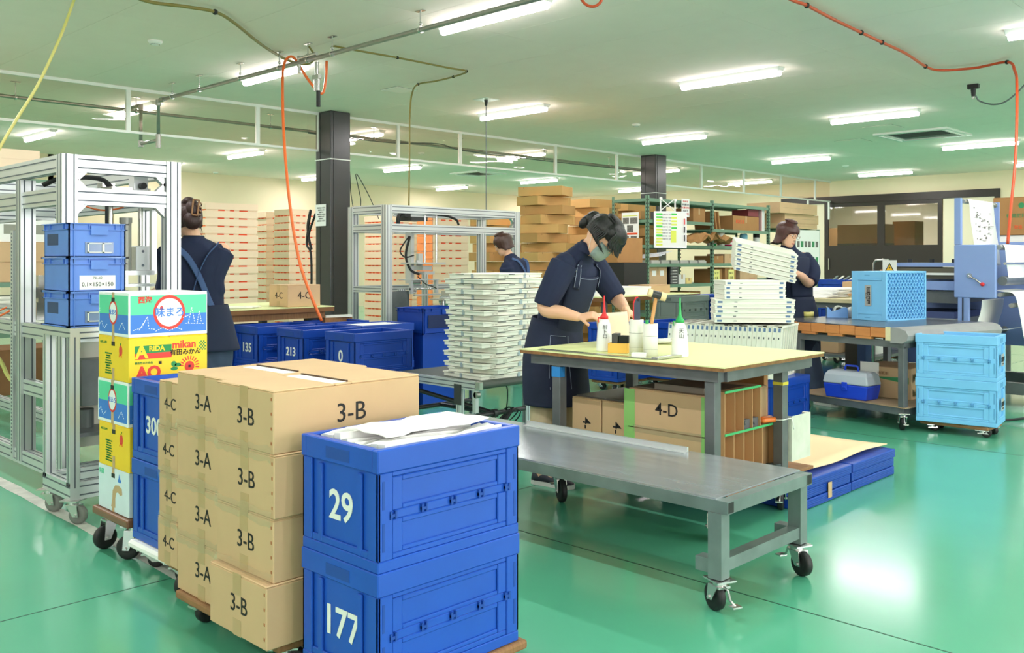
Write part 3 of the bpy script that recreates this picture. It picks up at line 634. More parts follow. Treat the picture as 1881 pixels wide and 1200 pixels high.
# aluminium extrusion helper: slotted bar between two points
def extr(mb, p, q, w=.04, h=None):
    h = h or w; p, q = Vector(p), Vector(q); mb.bar(p, q, w, h, 0)
    d = (q-p).normalized(); up = Vector((0,0,1)) if abs(d.z) < .9 else Vector((1,0,0)); a = d.cross(up).normalized(); b = a.cross(d).normalized()
    for s in (-1, 1):
        offs = (0,) if h < .06 else (-h*.25, h*.25)
        for f in offs: mb.bar(p+a*s*(w/2+.0002)+b*f, q+a*s*(w/2+.0002)+b*f, .0016, .007, 1)
        offs = (0,) if w < .06 else (-w*.25, w*.25)
        for f in offs: mb.bar(p+b*s*(h/2+.0002)+a*f, q+b*s*(h/2+.0002)+a*f, .007, .0016, 1)
AL = [M_alu, M_groove]
def ex(parent, name, p, q, w=.04, h=None):
    mb = MB(); extr(mb, p, q, w, h); return mb.build(name, AL, parent)
def bracket(parent, p, dx, dy, dz, s=.05):   # triangular corner bracket in the plane of (dx,dy) and z
    p = Vector(p); v = Vector((dx, dy, 0)); n = Vector((-dy, dx, 0)).normalized()*.018
    a, b, c = p, p+v*s, p+Vector((0,0,dz*s))
    MB().add([a-n, b-n, c-n, a+n, b+n, c+n], [(0,1,2),(3,5,4),(0,3,4,1),(1,4,5,2),(2,5,3,0)]).build('corner_bracket', M_chrome, parent)
# cart carrying three bins
ct = thing('aluminium_cart', 'small aluminium profile cart under the three stacked bins', 'cart', (-4.87, 1.68, 0))
for x in (0, .31):
    for y in (0, .42): ex(ct, 'leg', (x, y, .17), (x, y, .885), .045)
for z, nm in ((.155, 'bottom_rail'), (.905, 'top_rail')):
    for y in (0, .42): ex(ct, nm, (-.022, y, z), (.332, y, z), .045, .045 if z > .5 else .08)
    for x in (0, .31): ex(ct, nm, (x, .022, z), (x, .40, z), .045, .045 if z > .5 else .08)
MB().box((0,0,.925), (.31,.42,.929)).build('top_plate', M_alu, ct)
for x in (0, .31):
    for y in (0, .42): caster(ct, x, y, .115, .045, .6+y, False, wheel=mat('grey_rubber', (120,120,116), rough=.5))
for y in (.025, .395): bracket(ct, (.285, y, .88), -1, 0, -1); bracket(ct, (.285, y, .2), -1, 0, 1)
def bin_(x1, y0, z0, label, k, W=.335, L=.285, H=.165, m=None, card=True, rotz=0, note=False):
    m = m or M_binb
    t = thing('stacking_bin', label, 'bin', (x1-W/2, y0+L/2, z0), rotz, 'blue stacking bins')
    w, l = W/2, L/2; mb = MB(); mb.box((-w+.008,-l+.008,0), (w-.008,l-.008,.008))
    for s in (-1,1): mb.box((s*(w-.008),-l+.008,0), (s*(w-.014),l-.008,H)); mb.box((-w+.008,s*(l-.008),0), (w-.008,s*(l-.014),H))
    mb.build('bin_body', m, t)
    mb = MB()
    for z, e in ((H-.004, .004), (H-.032, .0), (0, .004)):
        for s in (-1,1): mb.box((s*(w+e),-l-e,z), (s*(w-.012),l+e,z+.004)); mb.box((-w-e,s*(l+e),z), (w+e,s*(l-.012),z+.004))
    mb.build('rim', m, t)
    mb = MB()
    for s in (-1,1):
        for yy in (-l+.03, -l+.1, l-.06, l-.02): mb.box((s*(w-.008), yy, H-.03), (s*(w+.001), yy+.003, H))
        for yy in (-l+.03, l-.03): mb.box((s*(w-.008), yy, 0), (s*(w+.0), yy+.003, H))
        for xx in (-w+.03, -w+.1, w-.06, w-.03): mb.box((xx, s*(l-.008), H-.03), (xx+.003, s*(l+.001), H))
    mb.build('ribs', m, t)
    MB().box((w-.008, -.035, H-.055), (w+.006, .045, H-.012)).build('handle', m, t)
    if card:
        MB().box((w-.008, -.06, .02), (w-.004, .075, .075)).build('card_window', mat('clear_window', (170,190,220), rough=.1, alpha=.5), t)
        MB().box((w-.003, -.05, .024), (w+.0, -.043, .07)).box((w-.003, .02, .024), (w+.0, .03, .07)).box((w-.003, -.05, .066), (w+.0,.065,.07)).box((w-.003, -.05, .024), (w,.065,.028)).build('card_holder', M_ivory, t)
        MB().box((-w+.05, -l+.0075, .06), (w-.14, -l+.0085, .115)).build('dark_label', mat('slate_label', (62,74,112), rough=.7), t)
    if note:
        MB().box((w-.0078, -.085, .012), (w-.0068, .085, .08)).build('note_card', M_paper, t)
        text('PK-42', .018, t, (w-.0062, 0, .067), (PI/2,0,PI/2), M_grey, 'handwriting'); text('0.1×150×150', .028, t, (w-.0062, 0, .036), (PI/2,0,PI/2), M_ink, 'handwriting')
    return t
bin_(-4.56, 1.655, .93+.332, 'blue stacking bin with clear card window, topmost of three', 0)
bin_(-4.56, 1.655, .93+.166, 'blue stacking bin with handwritten size card, middle of three', 1, card=False, note=True)
bin_(-4.56, 1.655, .93, 'blue stacking bin with card window, bottom of three on the cart', 2)

# big aluminium machine frame behind the bins
mf = thing('machine_frame', 'large aluminium profile machine frame nearest the viewer, behind the bins', 'machine frame', (-5.02, 1.82, 0))
FY, FX, TZ = .56, -3.2, 1.80
for x, y in ((0, 0), (0, FY), (FX, 0), (FX, FY)): ex(mf, 'post', (x, y, .1), (x, y, TZ), .08)
ex(mf, 'post', (-.62, 0, .12), (-.62, 0, 1.70), .08); ex(mf, 'post', (-1.7, 0, .12), (-1.7, 0, 1.70), .08); ex(mf, 'post', (-.35, FY, .12), (-.35, FY, 1.58), .05)
for z in (TZ-.045, 1.585):
    ex(mf, 'top_rail', (.0, .04, z), (.0, FY-.04, z), .06, .09); ex(mf, 'top_rail', (FX, .04, z), (FX, FY-.04, z), .06, .09)
    for y in (0, FY): ex(mf, 'top_rail', (-.04, y, z), (FX+.04, y, z), .06, .09)
    ex(mf, 'cross_rail', (-1.7, .03, z-.02), (-1.7, FY-.03, z-.02), .04, .08)
for z in (.86, .14):
    for y in (0, FY): ex(mf, 'lower_rail', (-.04, y, z), (FX+.04, y, z), .06, .08)
    ex(mf, 'lower_rail', (0, .04, z), (0, FY-.04, z), .06, .08)
ex(mf, 'lower_rail', (-.66, 0, .54), (-.04, 0, .54), .05, .08)
for z, s in ((TZ-.09, -1), (1.63, 1), (1.54, -1)):
    for y, d in ((.04, 1), (FY-.04, -1)): bracket(mf, (0, y, z), 0, d, s, .055)
MB().box((-.30, .02, .16), (-.22, .08, .90)).box((-.36,.1,.2),(-.34,.4,.8)).build('side_panel', mat('beige_sheet',(206,204,190),rough=.5), mf)
pr = MB(); pr.box((-.75,-.04,.12), (-.71,-.012,1.42)); pr.build('perforated_strip', M_alu, mf)
hh = MB()
for k in range(62): hh.cyl((-.73,-.042,.15+k*.0205), (-.73,-.0395,.15+k*.0205), .006, 6)
hh.build('strip_holes', M_groove, mf)
sp = MB(); sp.box((-.15,.44,.2),(-.12,.47,.9))
for k in range(22): sp.cyl((-.12,.455,.22+k*.031), (-.085,.455,.22+k*.031), .008, 6, r2=.004)
sp.build('toothed_rack', M_chrome, mf)
# gantry unit
g = bpy.data.objects.new('gantry', None); C.objects.link(g); g.parent = mf; g.location = (-.25, .3, 0)
ex(g, 'beam', (0, -.26, 1.62), (0, .24, 1.62), .06, .05)
MB().box((-.08,.0,1.64), (.08,.22,1.66)).box((-.05,.02,1.6),(.05,.2,1.64)).box((-.07,-.02,1.66),(.0,.05,1.685)).build('carriage', M_chrome, g)
MB().box((.02,.12,1.635), (.09,.2,1.73)).build('motor_plate', M_alu, g); MB().cyl((.09,.16,1.67),(.13,.16,1.67),.018,14).build('knob', M_black, g)
MB().tube(smooth([(-.1,-.3,1.66),(-.05,-.22,1.70),(-.02,-.1,1.71),(0,-.02,1.70),(.02,.02,1.66),(.02,.03,1.62)]), .018, 6, flat=.5).build('cable_chain', M_black, g)
MB().tube(smooth([(-.1,-.1,1.56),(0,-.03,1.53),(.05,.05,1.54),(.06,.12,1.58)]), .005, 6).build('orange_air_tube', M_orhose, g)
MB().tube([(.02,.0,1.6),(.02,.0,1.4),(.02,.02,1.3)], .014, 6).build('cable_bundle', M_black, g)
for yy in (.03, .2): MB().cyl((.04,yy-.02,1.56), (.04,yy-.02,1.2), .012, 12).build('guide_rod', M_chrome, g)
MB().cyl((.05,.09,1.48), (.05,.09,1.18), .03, 16).cyl((.05,.09,1.46),(.05,.09,1.49),.034,16).build('air_cylinder', mat('grey_cylinder',(150,150,142),rough=.4,metal=.4), g)
for yy in (.0, .16): MB().box((.0,yy-.02,1.19), (.07,yy+.06,1.33)).cyl((.07,yy+.02,1.22),(.072,yy+.02,1.22),.008,8,1).cyl((.07,yy+.02,1.30),(.072,yy+.02,1.30),.008,8,1).build('bearing_block', AL, g, bevel=.003)
MB().box((-.03,-.14,1.165), (.09,.24,1.19)).box((-.03,-.2,1.1), (.09,.24,1.115)).box((-.0,-.05,1.115),(.06,.1,1.165)).build('press_plate', M_alu, g)
MB().box((.02,.24,1.56),(.05,.27,1.17)).build('slide_bar', M_alu, g)
# motor and mechanism lower left
mm = MB(); mm.box((-1.15,.1,.9),(-.75,.45,1.0)); mm.cyl((-.9,.2,1.02),(-.9,.2,1.14),.05,14); mm.cyl((-.95,.1,1.06),(-.75,.1,1.06),.03,12); mm.box((-.85,.12,1.0),(-.78,.3,1.16)); mm.cyl((-1.1,.15,1.04),(-.95,.05,1.04),.025,12); mm.box((-.62,.1,.93),(-.4,.3,1.1))
mm.build('drive_unit', M_chrome, mf)
MB().box((-.55,.1,.3),(-.1,.45,.32)).cyl((-.3,.2,.32),(-.3,.2,.42),.05,16).box((-.5,.15,.45),(-.2,.4,.7)).build('lower_unit', M_grey, mf)
MB().tube(smooth([(-.9,.0,.95),(-1.0,-.02,.92),(-1.15,0,.93),(-1.3,.05,.97)]), .006, 6).tube(smooth([(-.95,.0,.97),(-1.05,-.03,.94),(-1.2,0,.95),(-1.3,.05,1.0)]), .005, 6).build('wires', M_orhose, mf)
for k in range(3): caster(mf, -.1-1.5*k, .0, .1, .04, 1, False)
# ================================================================ MIDDLE GROUND
# low steel bench
BX0, BX1, BY0, BY1, BZ = -3.72, -1.72, 2.83, 3.46, .41
be = thing('low_bench', 'long low steel bench on braked casters in front of the work table', 'bench', ((BX0+BX1)/2, (BY0+BY1)/2, 0)); a, b = (BX1-BX0)/2, (BY1-BY0)/2
MB().box((-a+.004,-b+.004,BZ-.006), (a-.05,b-.004,BZ)).build('top_plate', M_plate, be)
def tube_sq(parent, name, p, q, w=.045, m=None, wall=.004):
    mb = MB(); mb.bar(p, q, w); p, q = Vector(p), Vector(q); d = (q-p).normalized()
    mb.bar(p-d*.0006, p, w-wall*2, mi=1); mb.bar(q, q+d*.0006, w-wall*2, mi=1)
    return mb.build(name, [m or M_benchg, M_black], parent, bevel=.002)
for s in (-1, 1): tube_sq(be, 'side_rail', (-a, s*(b-.023), BZ-.028), (a, s*(b-.023), BZ-.028))
for s in (-1, 1): tube_sq(be, 'end_rail', (s*(a-.023), -b+.046, BZ-.028), (s*(a-.023), b-.046, BZ-.028), .044)
for sx in (-1, 1):
    for sy in (-1, 1):
        tube_sq(be, 'leg', (sx*(a-.05), sy*(b-.024), BZ-.051), (sx*(a-.05), sy*(b-.024), .125), .055)
        c = caster(be, sx*(a-.05), sy*(b-.03), .122, .05, {(1,-1): 2.75, (1,1): -.35}.get((sx,sy), .4))
    tube_sq(be, 'end_brace', (sx*(a-.05), -b-.04, .165), (sx*(a-.05), b+.02, .165), .045) if 0 else tube_sq(be, 'end_brace', (sx*(a-.05), -b+.05, .17), (sx*(a-.05), b-.05, .17), .045)
    for sy in (-1, 1): tube_sq(be, 'brace_stub', (sx*(a-.05)-.027*sx, sy*(b-.03), .165), (sx*(a-.05)-.085*sx, sy*(b-.03), .165), .05)
p_, q_ = G(986,777,BZ), G(1256,826,BZ)
o = MB().bar((p_.x+.01, 3.42, BZ+.012), (q_.x+.05, 3.42, BZ+.012), .012, .024).bar((p_.x+.01,3.405,BZ+.002),(q_.x+.05,3.405,BZ+.002),.03,.003).build('angle_bar', M_alu); tag(o, 'thin aluminium angle bar lying along the far edge of the low bench', 'metal bar')

# main work table
TX0, TX1, TY0, TY1, TZ_ = -3.41, -2.17, 3.54, 4.50, .78
wt = thing('work_table', 'steel-legged work table with a pale green mat where the masked woman works', 'table', ((TX0+TX1)/2, (TY0+TY1)/2, 0)); a, b = (TX1-TX0)/2, (TY1-TY0)/2
MB().box((-a,-b,TZ_-.006), (a,b,TZ_)).build('cutting_mat', M_matg, wt)
MB().box((-a+.002,-b+.002,TZ_-.022), (a-.002,b-.002,TZ_-.0065)).build('tabletop', mat('chipped_board_edge',(140,100,60),rough=.8,var=.3,scale=30), wt)
lx = [(-3.19-(TX0+TX1)/2), (-2.27-(TX0+TX1)/2)]; ly = [3.61-(TY0+TY1)/2, 4.23-(TY0+TY1)/2]
for y in (-b+.06, b-.06): MB().box((-a+.05,y-.025,TZ_-.075), (a-.05,y+.025,TZ_-.0225)).build('apron_rail', M_grey, wt)
for x in (-a+.06, a-.06): MB().box((x-.025,-b+.086,TZ_-.075), (x+.025,b-.086,TZ_-.0225)).build('apron_rail', M_grey, wt)
legs = []
for i, x in enumerate(lx):
    for j, y in enumerate(ly):
        lg = MB().box((x-.027,y-.027,.14), (x+.027,y+.027,TZ_-.075)).build('leg', M_grey, wt, bevel=.003); legs.append(lg)
        caster(wt, x, y, .14, .06, (-.5, .6, -1, 2)[i*2+j])
MB().box((lx[0]-.029,ly[0]-.029,.645),(lx[0]+.029,ly[0]+.010,.698)).build('blue_tape', mat('blue_tape',(40,130,200),rough=.6), wt)
MB().box((lx[1]-.028,ly[1]-.028,.63),(lx[1]+.028,ly[1]+.028,.645)).build('yellow_tape', mat('yellow_tape',(214,196,60),rough=.6), wt)
for y in (ly[0], ly[1]): MB().box((lx[0],y-.02,.15),(lx[1],y+.02,.18)).build('lower_rail', M_grey, wt)
MB().box((lx[0]-.05,-b+.12,.181),(lx[1]+.05,b-.02,.195)).build('lower_shelf', M_wood, wt)
SZ = .196
# items under the table
def card_side(x1, y0, z0, w, d, h, label, txt=None, rot=0, **k):
    t = carton(x1, y0, z0, w, d, h, label, None, M_carddk if k.get('dk') else M_card, tape=False, staples=False)
    if txt: text(txt, k.get('ts', .07), t, (0,-d/2-.0008,k.get('tz', h*.65)), (PI/2, rot, 0), M_ink, bold=.0005)
    return t
t = card_side(-2.355, 3.70, SZ, .455, .55, .42, 'wide cardboard box marked 4-D with green tape, under the work table', '4-D', ts=.085, tz=.33)
M_gtape = mat('green_masking_tape', (140,196,110), rough=.4)
for x in (-.225, .225-.0): MB().box((x-.03 if x < 0 else x-.03,-.2765,.0),(x+.035 if x < 0 else x+.006,-.2755,.415)).build('green_tape', M_gtape, t)
MB().box((-.23,-.2765,.225),(.23,-.2757,.230)).build('flap_gap', M_mdf, t); MB().box((-.2,-.277,.205),(.2,-.2762,.24)).build('clear_tape', M_film, t)
card_side(-3.02, 3.74, SZ, .195, .45, .33, 'cardboard box marked 4-D sideways, nearest the blue-taped table leg', '4-D', PI/2, ts=.075, tz=.17)
card_side(-2.822, 3.74, SZ, .19, .45, .33, 'cardboard box marked 4-D sideways, between its twin and the green-taped box', '4-D', PI/2, ts=.075, tz=.17)
o = MB().box((-3.2,3.76,SZ+.331),(-2.84,4.2,SZ+.338)).build('dark_sheet', mat('dark_board',(84,80,78),rough=.4)); tag(o, 'dark sheet lying on the sideways 4-D boxes', 'sheet')
o = MB().box((-2.79,3.72,SZ+.422),(-2.40,4.12,SZ+.427)).box((-2.66,3.71,SZ+.427),(-2.38,3.76,SZ+.455)).build('metal_offcut', mat('dusty_metal',(128,116,104),rough=.5,metal=.5)); tag(o, 'dusty metal offcut on top of the green-taped 4-D box', 'metal strip')
o = MB().box((-2.9,4.30,SZ),(-2.4,4.34,.69)).build('cardboard_sheet', M_carddk); tag(o, 'tall brown cardboard sheet standing behind the 4-D box', 'cardboard sheet')
cu = thing('cubby_unit', 'cardboard pigeonhole unit edged with green tape under the work table', 'pigeonholes', (-2.30, 3.76, SZ))
M_gt2 = mat('bright_green_tape', (70,180,110), rough=.4); M_crd = mat('raw_corrugated_card', (190,148,104), rough=.9)
z1_, z2_ = .235, .440
for z, y in ((0,.50),(z1_,.50),(z2_-.005,.33)): MB().box((-.05,0,z),(-.0,y,z+.005)).build('shelf_board', M_crd, cu)
for z, y in ((z1_,.50),(z2_-.005,.33),(0,.50)): MB().box((-.001,0,z-.002),(.003,y,z+.009)).build('green_tape', M_gt2, cu)
for y in (.0,.09,.17,.25,.326): MB().box((-.05,y,z1_+.005),(-.001,y+.004,z2_-.005)).build('divider', M_crd, cu)
for y in (.0,.08,.17,.26,.345,.495): MB().box((-.05,y,.005),(-.001,y+.004,z1_)).build('divider', M_crd, cu)
MB().box((-.05,0,0),(-.048,.50,z1_)).box((-.05,0,z1_),(-.048,.33,z2_)).build('back_board', M_crd, cu)
for j, (y, z) in enumerate(((.175,z1_+.005),(.255,z1_+.005),(.265,.005))): MB().box((-.045,y,z),(-.012,y+.07,z+.045)).build('foam_block', mat('grey_foam',(96,92,96),rough=.9), cu)
def clutter(name, label, cat, x, y, z, r, m, n=14):
    mb = MB()
    for k in range(n):
        a_ = random.uniform(0, 2*PI); rr = r*random.uniform(.1,.8); p = Vector((rr*math.cos(a_), rr*math.sin(a_), random.uniform(.004,.02)))
        q = p+Vector((random.uniform(-1,1)*r*.6, random.uniform(-1,1)*r*.6, random.uniform(0,.012))); mb.tube([p, (p+q)/2+Vector((0,0,random.uniform(0,.02))), q], .002, 5)
    return tag(mb.build(name, m, None, (x,y,z)), label, cat, kind='stuff')
clutter('screws', 'small pile of dark screws in the first upper pigeonhole', 'screws', -2.32, 3.97, SZ+z1_+.006, .018, M_grey)
clutter('screws', 'loose screws at the front of the third upper pigeonhole', 'screws', -2.32, 4.05, SZ+z1_+.006, .016, M_grey, 8)
def screwdriver(x, y, z, rz, label, m):
    t = thing('screwdriver', label, 'screwdriver', (x,y,z), rz)
    MB().lathe([(.001,0),(.011,.003),(.014,.02),(.012,.05),(.014,.08),(.010,.095),(.007,.1)], n=10, T=Matrix.Rotation(PI/2,4,'Y')).build('handle', m, t); MB().cyl((-.0,0,0),(-.09,0,0),.003,6).build('shaft', M_chrome, t); return t
screwdriver(-2.335, 4.15, SZ+z1_+.026, 1.5, 'orange-handled screwdriver on the pigeonholes, nearer the table leg', mat('orange_handle',(232,120,48),rough=.4))
screwdriver(-2.315, 4.12, SZ+z1_+.026, 1.25, 'second orange-handled tool beside the orange screwdriver', MATS['orange_handle'])
def glove(x, y, z, rz, label, m, cuff, s=1.0, up=.5):
    t = thing('work_glove', label, 'glove', (x,y,z), rz)
    mb = MB(); mb.loft([[(cx+.0, .045*s*wd*math.cos(a_), .016*s+.014*s*math.sin(a_)+lift) for a_ in [2*PI*i/10 for i in range(10)]] for cx, wd, lift in ((-.03*s,.8,0),(0,1,.0),(.05*s,1.05,.004),(.075*s,.9,.01))])
    for k in range(4): mb.tube([(.06*s,(-.03+.02*k)*s,.018*s),(.10*s,(-.036+.024*k)*s,.02*s+.02*up),(.135*s,(-.038+.025*k)*s,.02*s+.05*up*(1-.2*k))], .009*s, 7, rad=[.010*s,.0095*s,.006*s])
    mb.tube([(.01*s,.035*s,.018*s),(.05*s,.07*s,.022*s),(.08*s,.085*s,.03*s)], .01*s, 7, rad=[.012*s,.010*s,.006*s])
    mb.build('glove_palm', m, t); MB().loft([[(cx, .036*s*math.cos(a_), .016*s+.014*s*math.sin(a_)) for a_ in [2*PI*i/10 for i in range(10)]] for cx in (-.07*s,-.03*s)]).build('cuff', cuff, t); return t
M_grglove = mat('grey_rubber_glove',(74,86,88),rough=.6); M_wglove = mat('white_knit_glove',(232,232,228),rough=.9,bump=.3,bscale=220)
glove(-2.36, 4.19, SZ+.006, .2, 'grey work glove pushed into the last lower pigeonhole', M_grglove, M_wglove, .8)
# white panel tied to leg
o = thing('white_board', 'white stained panel tied with cord to the work table leg', 'panel', (-2.235, 4.27, .245))
MB().box((0,0,0),(.004,.20,.225)).box((-.028,.0,0),(0,.004,.225)).box((-.028,.196,0),(0,.20,.225)).build('panel_face', mat('stained_white_panel',(214,216,200),rough=.6,var=.12,scale=12), o)
for z in (.0,.07,.145,.22): MB().box((-.028,.17,z),(.0,.20,z+.005)).build('rib', M_ivory, o)
MB().tube(smooth([(-.06,-.07,.21),(-.008,-.068,.215),(.0,0,.215),(.006,.01,.19),(.006,.02,.16)]), .003, 5).build('cord', M_white, o)
# things on the table
def bottle(x, y, h, m, label, txt, tip, rz):
    t = thing('glue_bottle', label, 'bottle', (x,y,TZ_+.0005), rz)
    MB().lathe([(.001,0),(.040,0),(.042,.006),(.040,.05),(.036,.11),(.031,.14),(.022,.16),(.018,.168)], n=24).build('bottle_body', mat('translucent_white_plastic',(240,242,242),rough=.3), t)
    MB().lathe([(.021,.165),(.021,.18),(.016,.183),(.013,.19),(.008,.20),(.0055,.24),(.004,.285),(.001,.286)], n=14).box((-.03,-.004,.168),(-.018,.004,.174)).box((-.033,-.004,.15),(-.029,.004,.174)).build('nozzle_cap', m, t)
    for k, ch in enumerate(txt): text(ch, .026, t, (.0, -.0415+.00012*k*k*6, .125-.024*k), (PI/2, 0, 0), M_ink, 'handwriting')
    return t
yaw_face = YAW
P_ = G(1110,645,TZ_); bottle(P_.x, P_.y, .2, mat('red_cap',(222,40,44),rough=.35), 'white glue bottle with a red nozzle near the woman\'s hands', '耐トロール', 0, YAW)
P_ = G(1249,655,TZ_); bottle(P_.x, P_.y, .2, mat('green_cap',(44,170,90),rough=.35), 'white glue bottle with a green nozzle', '天山', 0, YAW)
def cup(px, py, r, h, label):
    P = G(px, py, TZ_); t = thing('tool_holder', label, 'tool holder', (P.x, P.y, TZ_+.0005))
    mb = MB(); n = 24; prof = [(r,0),(r,h),(r-.004,h),(r-.004,.005),(.001,.005)]
    mb.lathe(prof, n=24).build('pipe_cup', M_ivory, t)
    MB().lathe([(r+.0006,h*.62),(r+.0006,h*.63)], n=24).lathe([(r+.0006,h*.22),(r+.0006,h*.225)], n=24).build('joint_line', M_seam, t); return P
c1_ = cup(1169,652,.036,.175,'white pipe tool cup holding the red and grey utility knife'); c2_ = cup(1195,655,.036,.16,'white pipe tool cup holding the mallet')
t = thing('utility_knife', 'red and grey utility knife standing in the pipe cup', 'knife', (c1_.x, c1_.y, TZ_+.01), YAW)
MB().prism([(-.014,.08),(-.012,.25),(-.004,.272),(.012,.275),(.018,.262),(.018,.17),(.012,.08)], 'y', -.008, .008).build('grip', mat('slate_grip',(62,72,92),rough=.5), t, bevel=.002)
MB().prism([(-.016,.13),(-.016,.25),(-.006,.276),(.008,.279),(.008,.274),(-.003,.268),(-.0125,.245),(-.0125,.13)], 'y', -.0095, .0095).build('red_edge', MATS['red_cap'], t)
MB().cyl((.008,-.0085,.262),(.008,-.0105,.262),.006,12).build('button', M_black, t); MB().box((-.008,-.001,.01),(.01,.001,.1)).build('blade', M_chrome, t)
t = thing('mallet', 'wooden-handled mallet leaning in the pipe cup', 'hammer', (c2_.x, c2_.y, TZ_+.012), YAW)
MB().tube([(-.018,0,.0),(.0,0,.12),(.028,0,.285)], .011, 10, flat=.7).build('handle', mat('pale_hammer_wood',(208,152,92),rough=.6,var=.15,scale=20,stretch=(1,1,.2)), t)
MB().cyl((.008,0,.295),(.05,0,.283),.019,14).build('head', M_dark, t); MB().cyl((.05,0,.283),(.075,0,.276),.022,16,r2=.02).cyl((.008,0,.295),(-.012,0,.301),.019,16,r2=.021).build('mallet_face', mat('cream_mallet_face',(236,210,160),rough=.6), t)
P = c2_; t = thing('marker_pen', 'pen with a green cap poking out of the mallet cup', 'pen', (c2_.x-.012, c2_.y-.012, TZ_+.012)); MB().cyl((0,0,0),(0,0,.13),.007,8).build('barrel', M_white, t); MB().cyl((0,0,.13),(0,0,.165),.009,10).build('cap', MATS['green_cap'], t)
P = G(1138,648,TZ_); t = thing('sanding_block', 'yellow block with dark sanding pads in front of the glue bottle', 'sanding block', (P.x, P.y, TZ_+.0005), YAW-.35)
MB().box((-.05,-.045,0),(.05,.045,.05)).build('yellow_block', mat('yellow_ochre_block',(240,190,86),rough=.6), t, bevel=.002); MB().box((-.03,-.045,.0505),(.0,.03,.098)).build('grey_pad', mat('dark_metal_pad',(84,84,82),rough=.4,metal=.4), t, bevel=.002); MB().box((.004,-.03,.0505),(.05,.03,.086)).build('abrasive_pad', mat('black_abrasive',(40,44,40),rough=.9,bump=.6,bscale=400), t)
P = G(1176,656,TZ_); o = MB().box((-.035,-.02,0),(.035,.02,.022)).build('small_dish', M_white, None, (P.x, P.y-.01, TZ_+.0005), YAW-.3, bevel=.003); tag(o, 'small white rectangular tray in front of the pipe cups', 'tray')
P = G(1214,632,TZ_); g_ = glove(P.x, P.y, TZ_, YAW-.4, 'white knitted glove lying on the table behind the pipe cups', M_wglove, M_wglove, 1.0, 1.6)
p0, p1_ = G(1018,640,TZ_), G(1252,660,TZ_)
o = thing('steel_square', 'long steel ruler square lying along the near table edge', 'ruler', (0,0,0))
MB().bar((p0.x,TY0+.03,TZ_+.004),(-2.55,TY0+.05,TZ_+.004),.035,.003).build('blade', M_chrome, o); MB().bar((-2.56,TY0+.03,TZ_+.008),(-2.56,TY0+.23,TZ_+.008),.035,.01).build('stock', M_chrome, o)

# flattened blue crates with cardboard on top
pb = []
for i in range(2):
    for k in range(2):
        pass
PX0, PX1 = -3.02, -2.185
for i, (y0, y1) in enumerate(((4.28, 4.84), (4.86, 5.42))):
    for k in range(3):
        z = .002+k*.05; x1 = PX1+random.uniform(-.006,.006); y_ = y0+random.uniform(-.004,.004)
        t = thing('folded_crate', 'folded flat blue crate, %s of the %s pile under the cardboard sheet' % (('lowest','middle','highest')[k], ('nearer','farther')[i]), 'crate', ((PX0+x1)/2, (y_+y1)/2, z), 0, 'folded flat blue crates')
        a, b = (x1-PX0)/2, (y1-y_)/2
        MB().box((-a,-b,0),(a,b,.047)).build('crate_shell', M_bluedk, t, bevel=.003); mb = MB()
        for q in range(4): mb.box((a,-b+.02,.007+q*.0095),(a+.002,b-.02,.0085+q*.0095))
        mb.build('rib_line', M_blueshade, t)
tag(MB().box((PX1+.006,4.56,.02),(PX1+.0085,4.6,.10)).build('tape_patch', M_brt), 'brown tape patch on the folded crates', 'tape')
mb = MB(); nx, ny = 8, 12; vs = []
for j in range(ny+1):
    for i in range(nx+1):
        x = PX0-.03+(PX1-PX0-.02)*i/nx; y = 4.22+1.22*j/ny; e = abs(i/nx-.5)*2; vs.append((x, y, .158+.012*e**3+.006*math.sin(j*.9)*e))
fs = [(j*(nx+1)+i, j*(nx+1)+i+1, (j+1)*(nx+1)+i+1, (j+1)*(nx+1)+i) for j in range(ny) for i in range(nx)]
o = mb.add(vs, fs, 0, True).build('cardboard_sheet', mat('pale_kraft_sheet',(232,206,164),rough=.8)); s_ = o.modifiers.new('s','SOLIDIFY'); s_.thickness = .005; s_.offset = 1; tag(o, 'large pale cardboard sheet covering the folded blue crates', 'cardboard sheet')

# ---------------------------------------------------------------- right-hand cart with wooden edge
RX0, RX1, RY0, RY1 = -3.995, -2.495, 6.96, 8.16
rc = thing('trolley', 'grey steel trolley table with a wooden slatted edge and dark sheet top', 'trolley', ((RX0+RX1)/2,(RY0+RY1)/2,0), -.24); a, b = (RX1-RX0)/2, (RY1-RY0)/2
lxs = {-1: -.25, 1: .70}
for sx in (-1,1):
    for sy in (-1,1):
        MB().box((lxs[sx]-.025,sy*(b-.04)-.025,.13),(lxs[sx]+.025,sy*(b-.04)+.025,.62)).build('leg', M_grey, rc, bevel=.003); caster(rc, lxs[sx], sy*(b-.04), .13, .055, (.4,-2.6,2.4,.3)[(sx+1)+(sy+1)//2])
for z in (.145,.635):
    for s in (-1,1): MB().box((-.275,s*(b-.04)-.025,z-.03),(.725,s*(b-.04)+.025,z+.02)).build('long_rail', M_grey, rc); MB().box((lxs[s]-.025,-b+.065,z-.03),(lxs[s]+.025,b-.065,z+.02)).build('end_rail', M_grey, rc)
MB().box((-.3,-b+.01,.166),(.74,b-.01,.172)).build('lower_shelf', mat('dusty_kraft_board',(166,140,110),rough=.8,var=.15,scale=6), rc)
for k in range(12):
    y = -b+.05+k*.1; 
    if k: MB().box((-.5,y-.035,.656),(a-.14,y+.035,.672)).build('slat', M_wood, rc)
M_owood = mat('orange_pallet_wood', (206,134,74), rough=.7, var=.18, scale=14, stretch=(.3,1,3))
for k in range(8): MB().box((-.52+.002+k*.139,-b-.005,.675),(-.52+k*.139+.137,-b+.03,.742+.004*(k%2))).build('edge_block', M_owood, rc, bevel=.002)
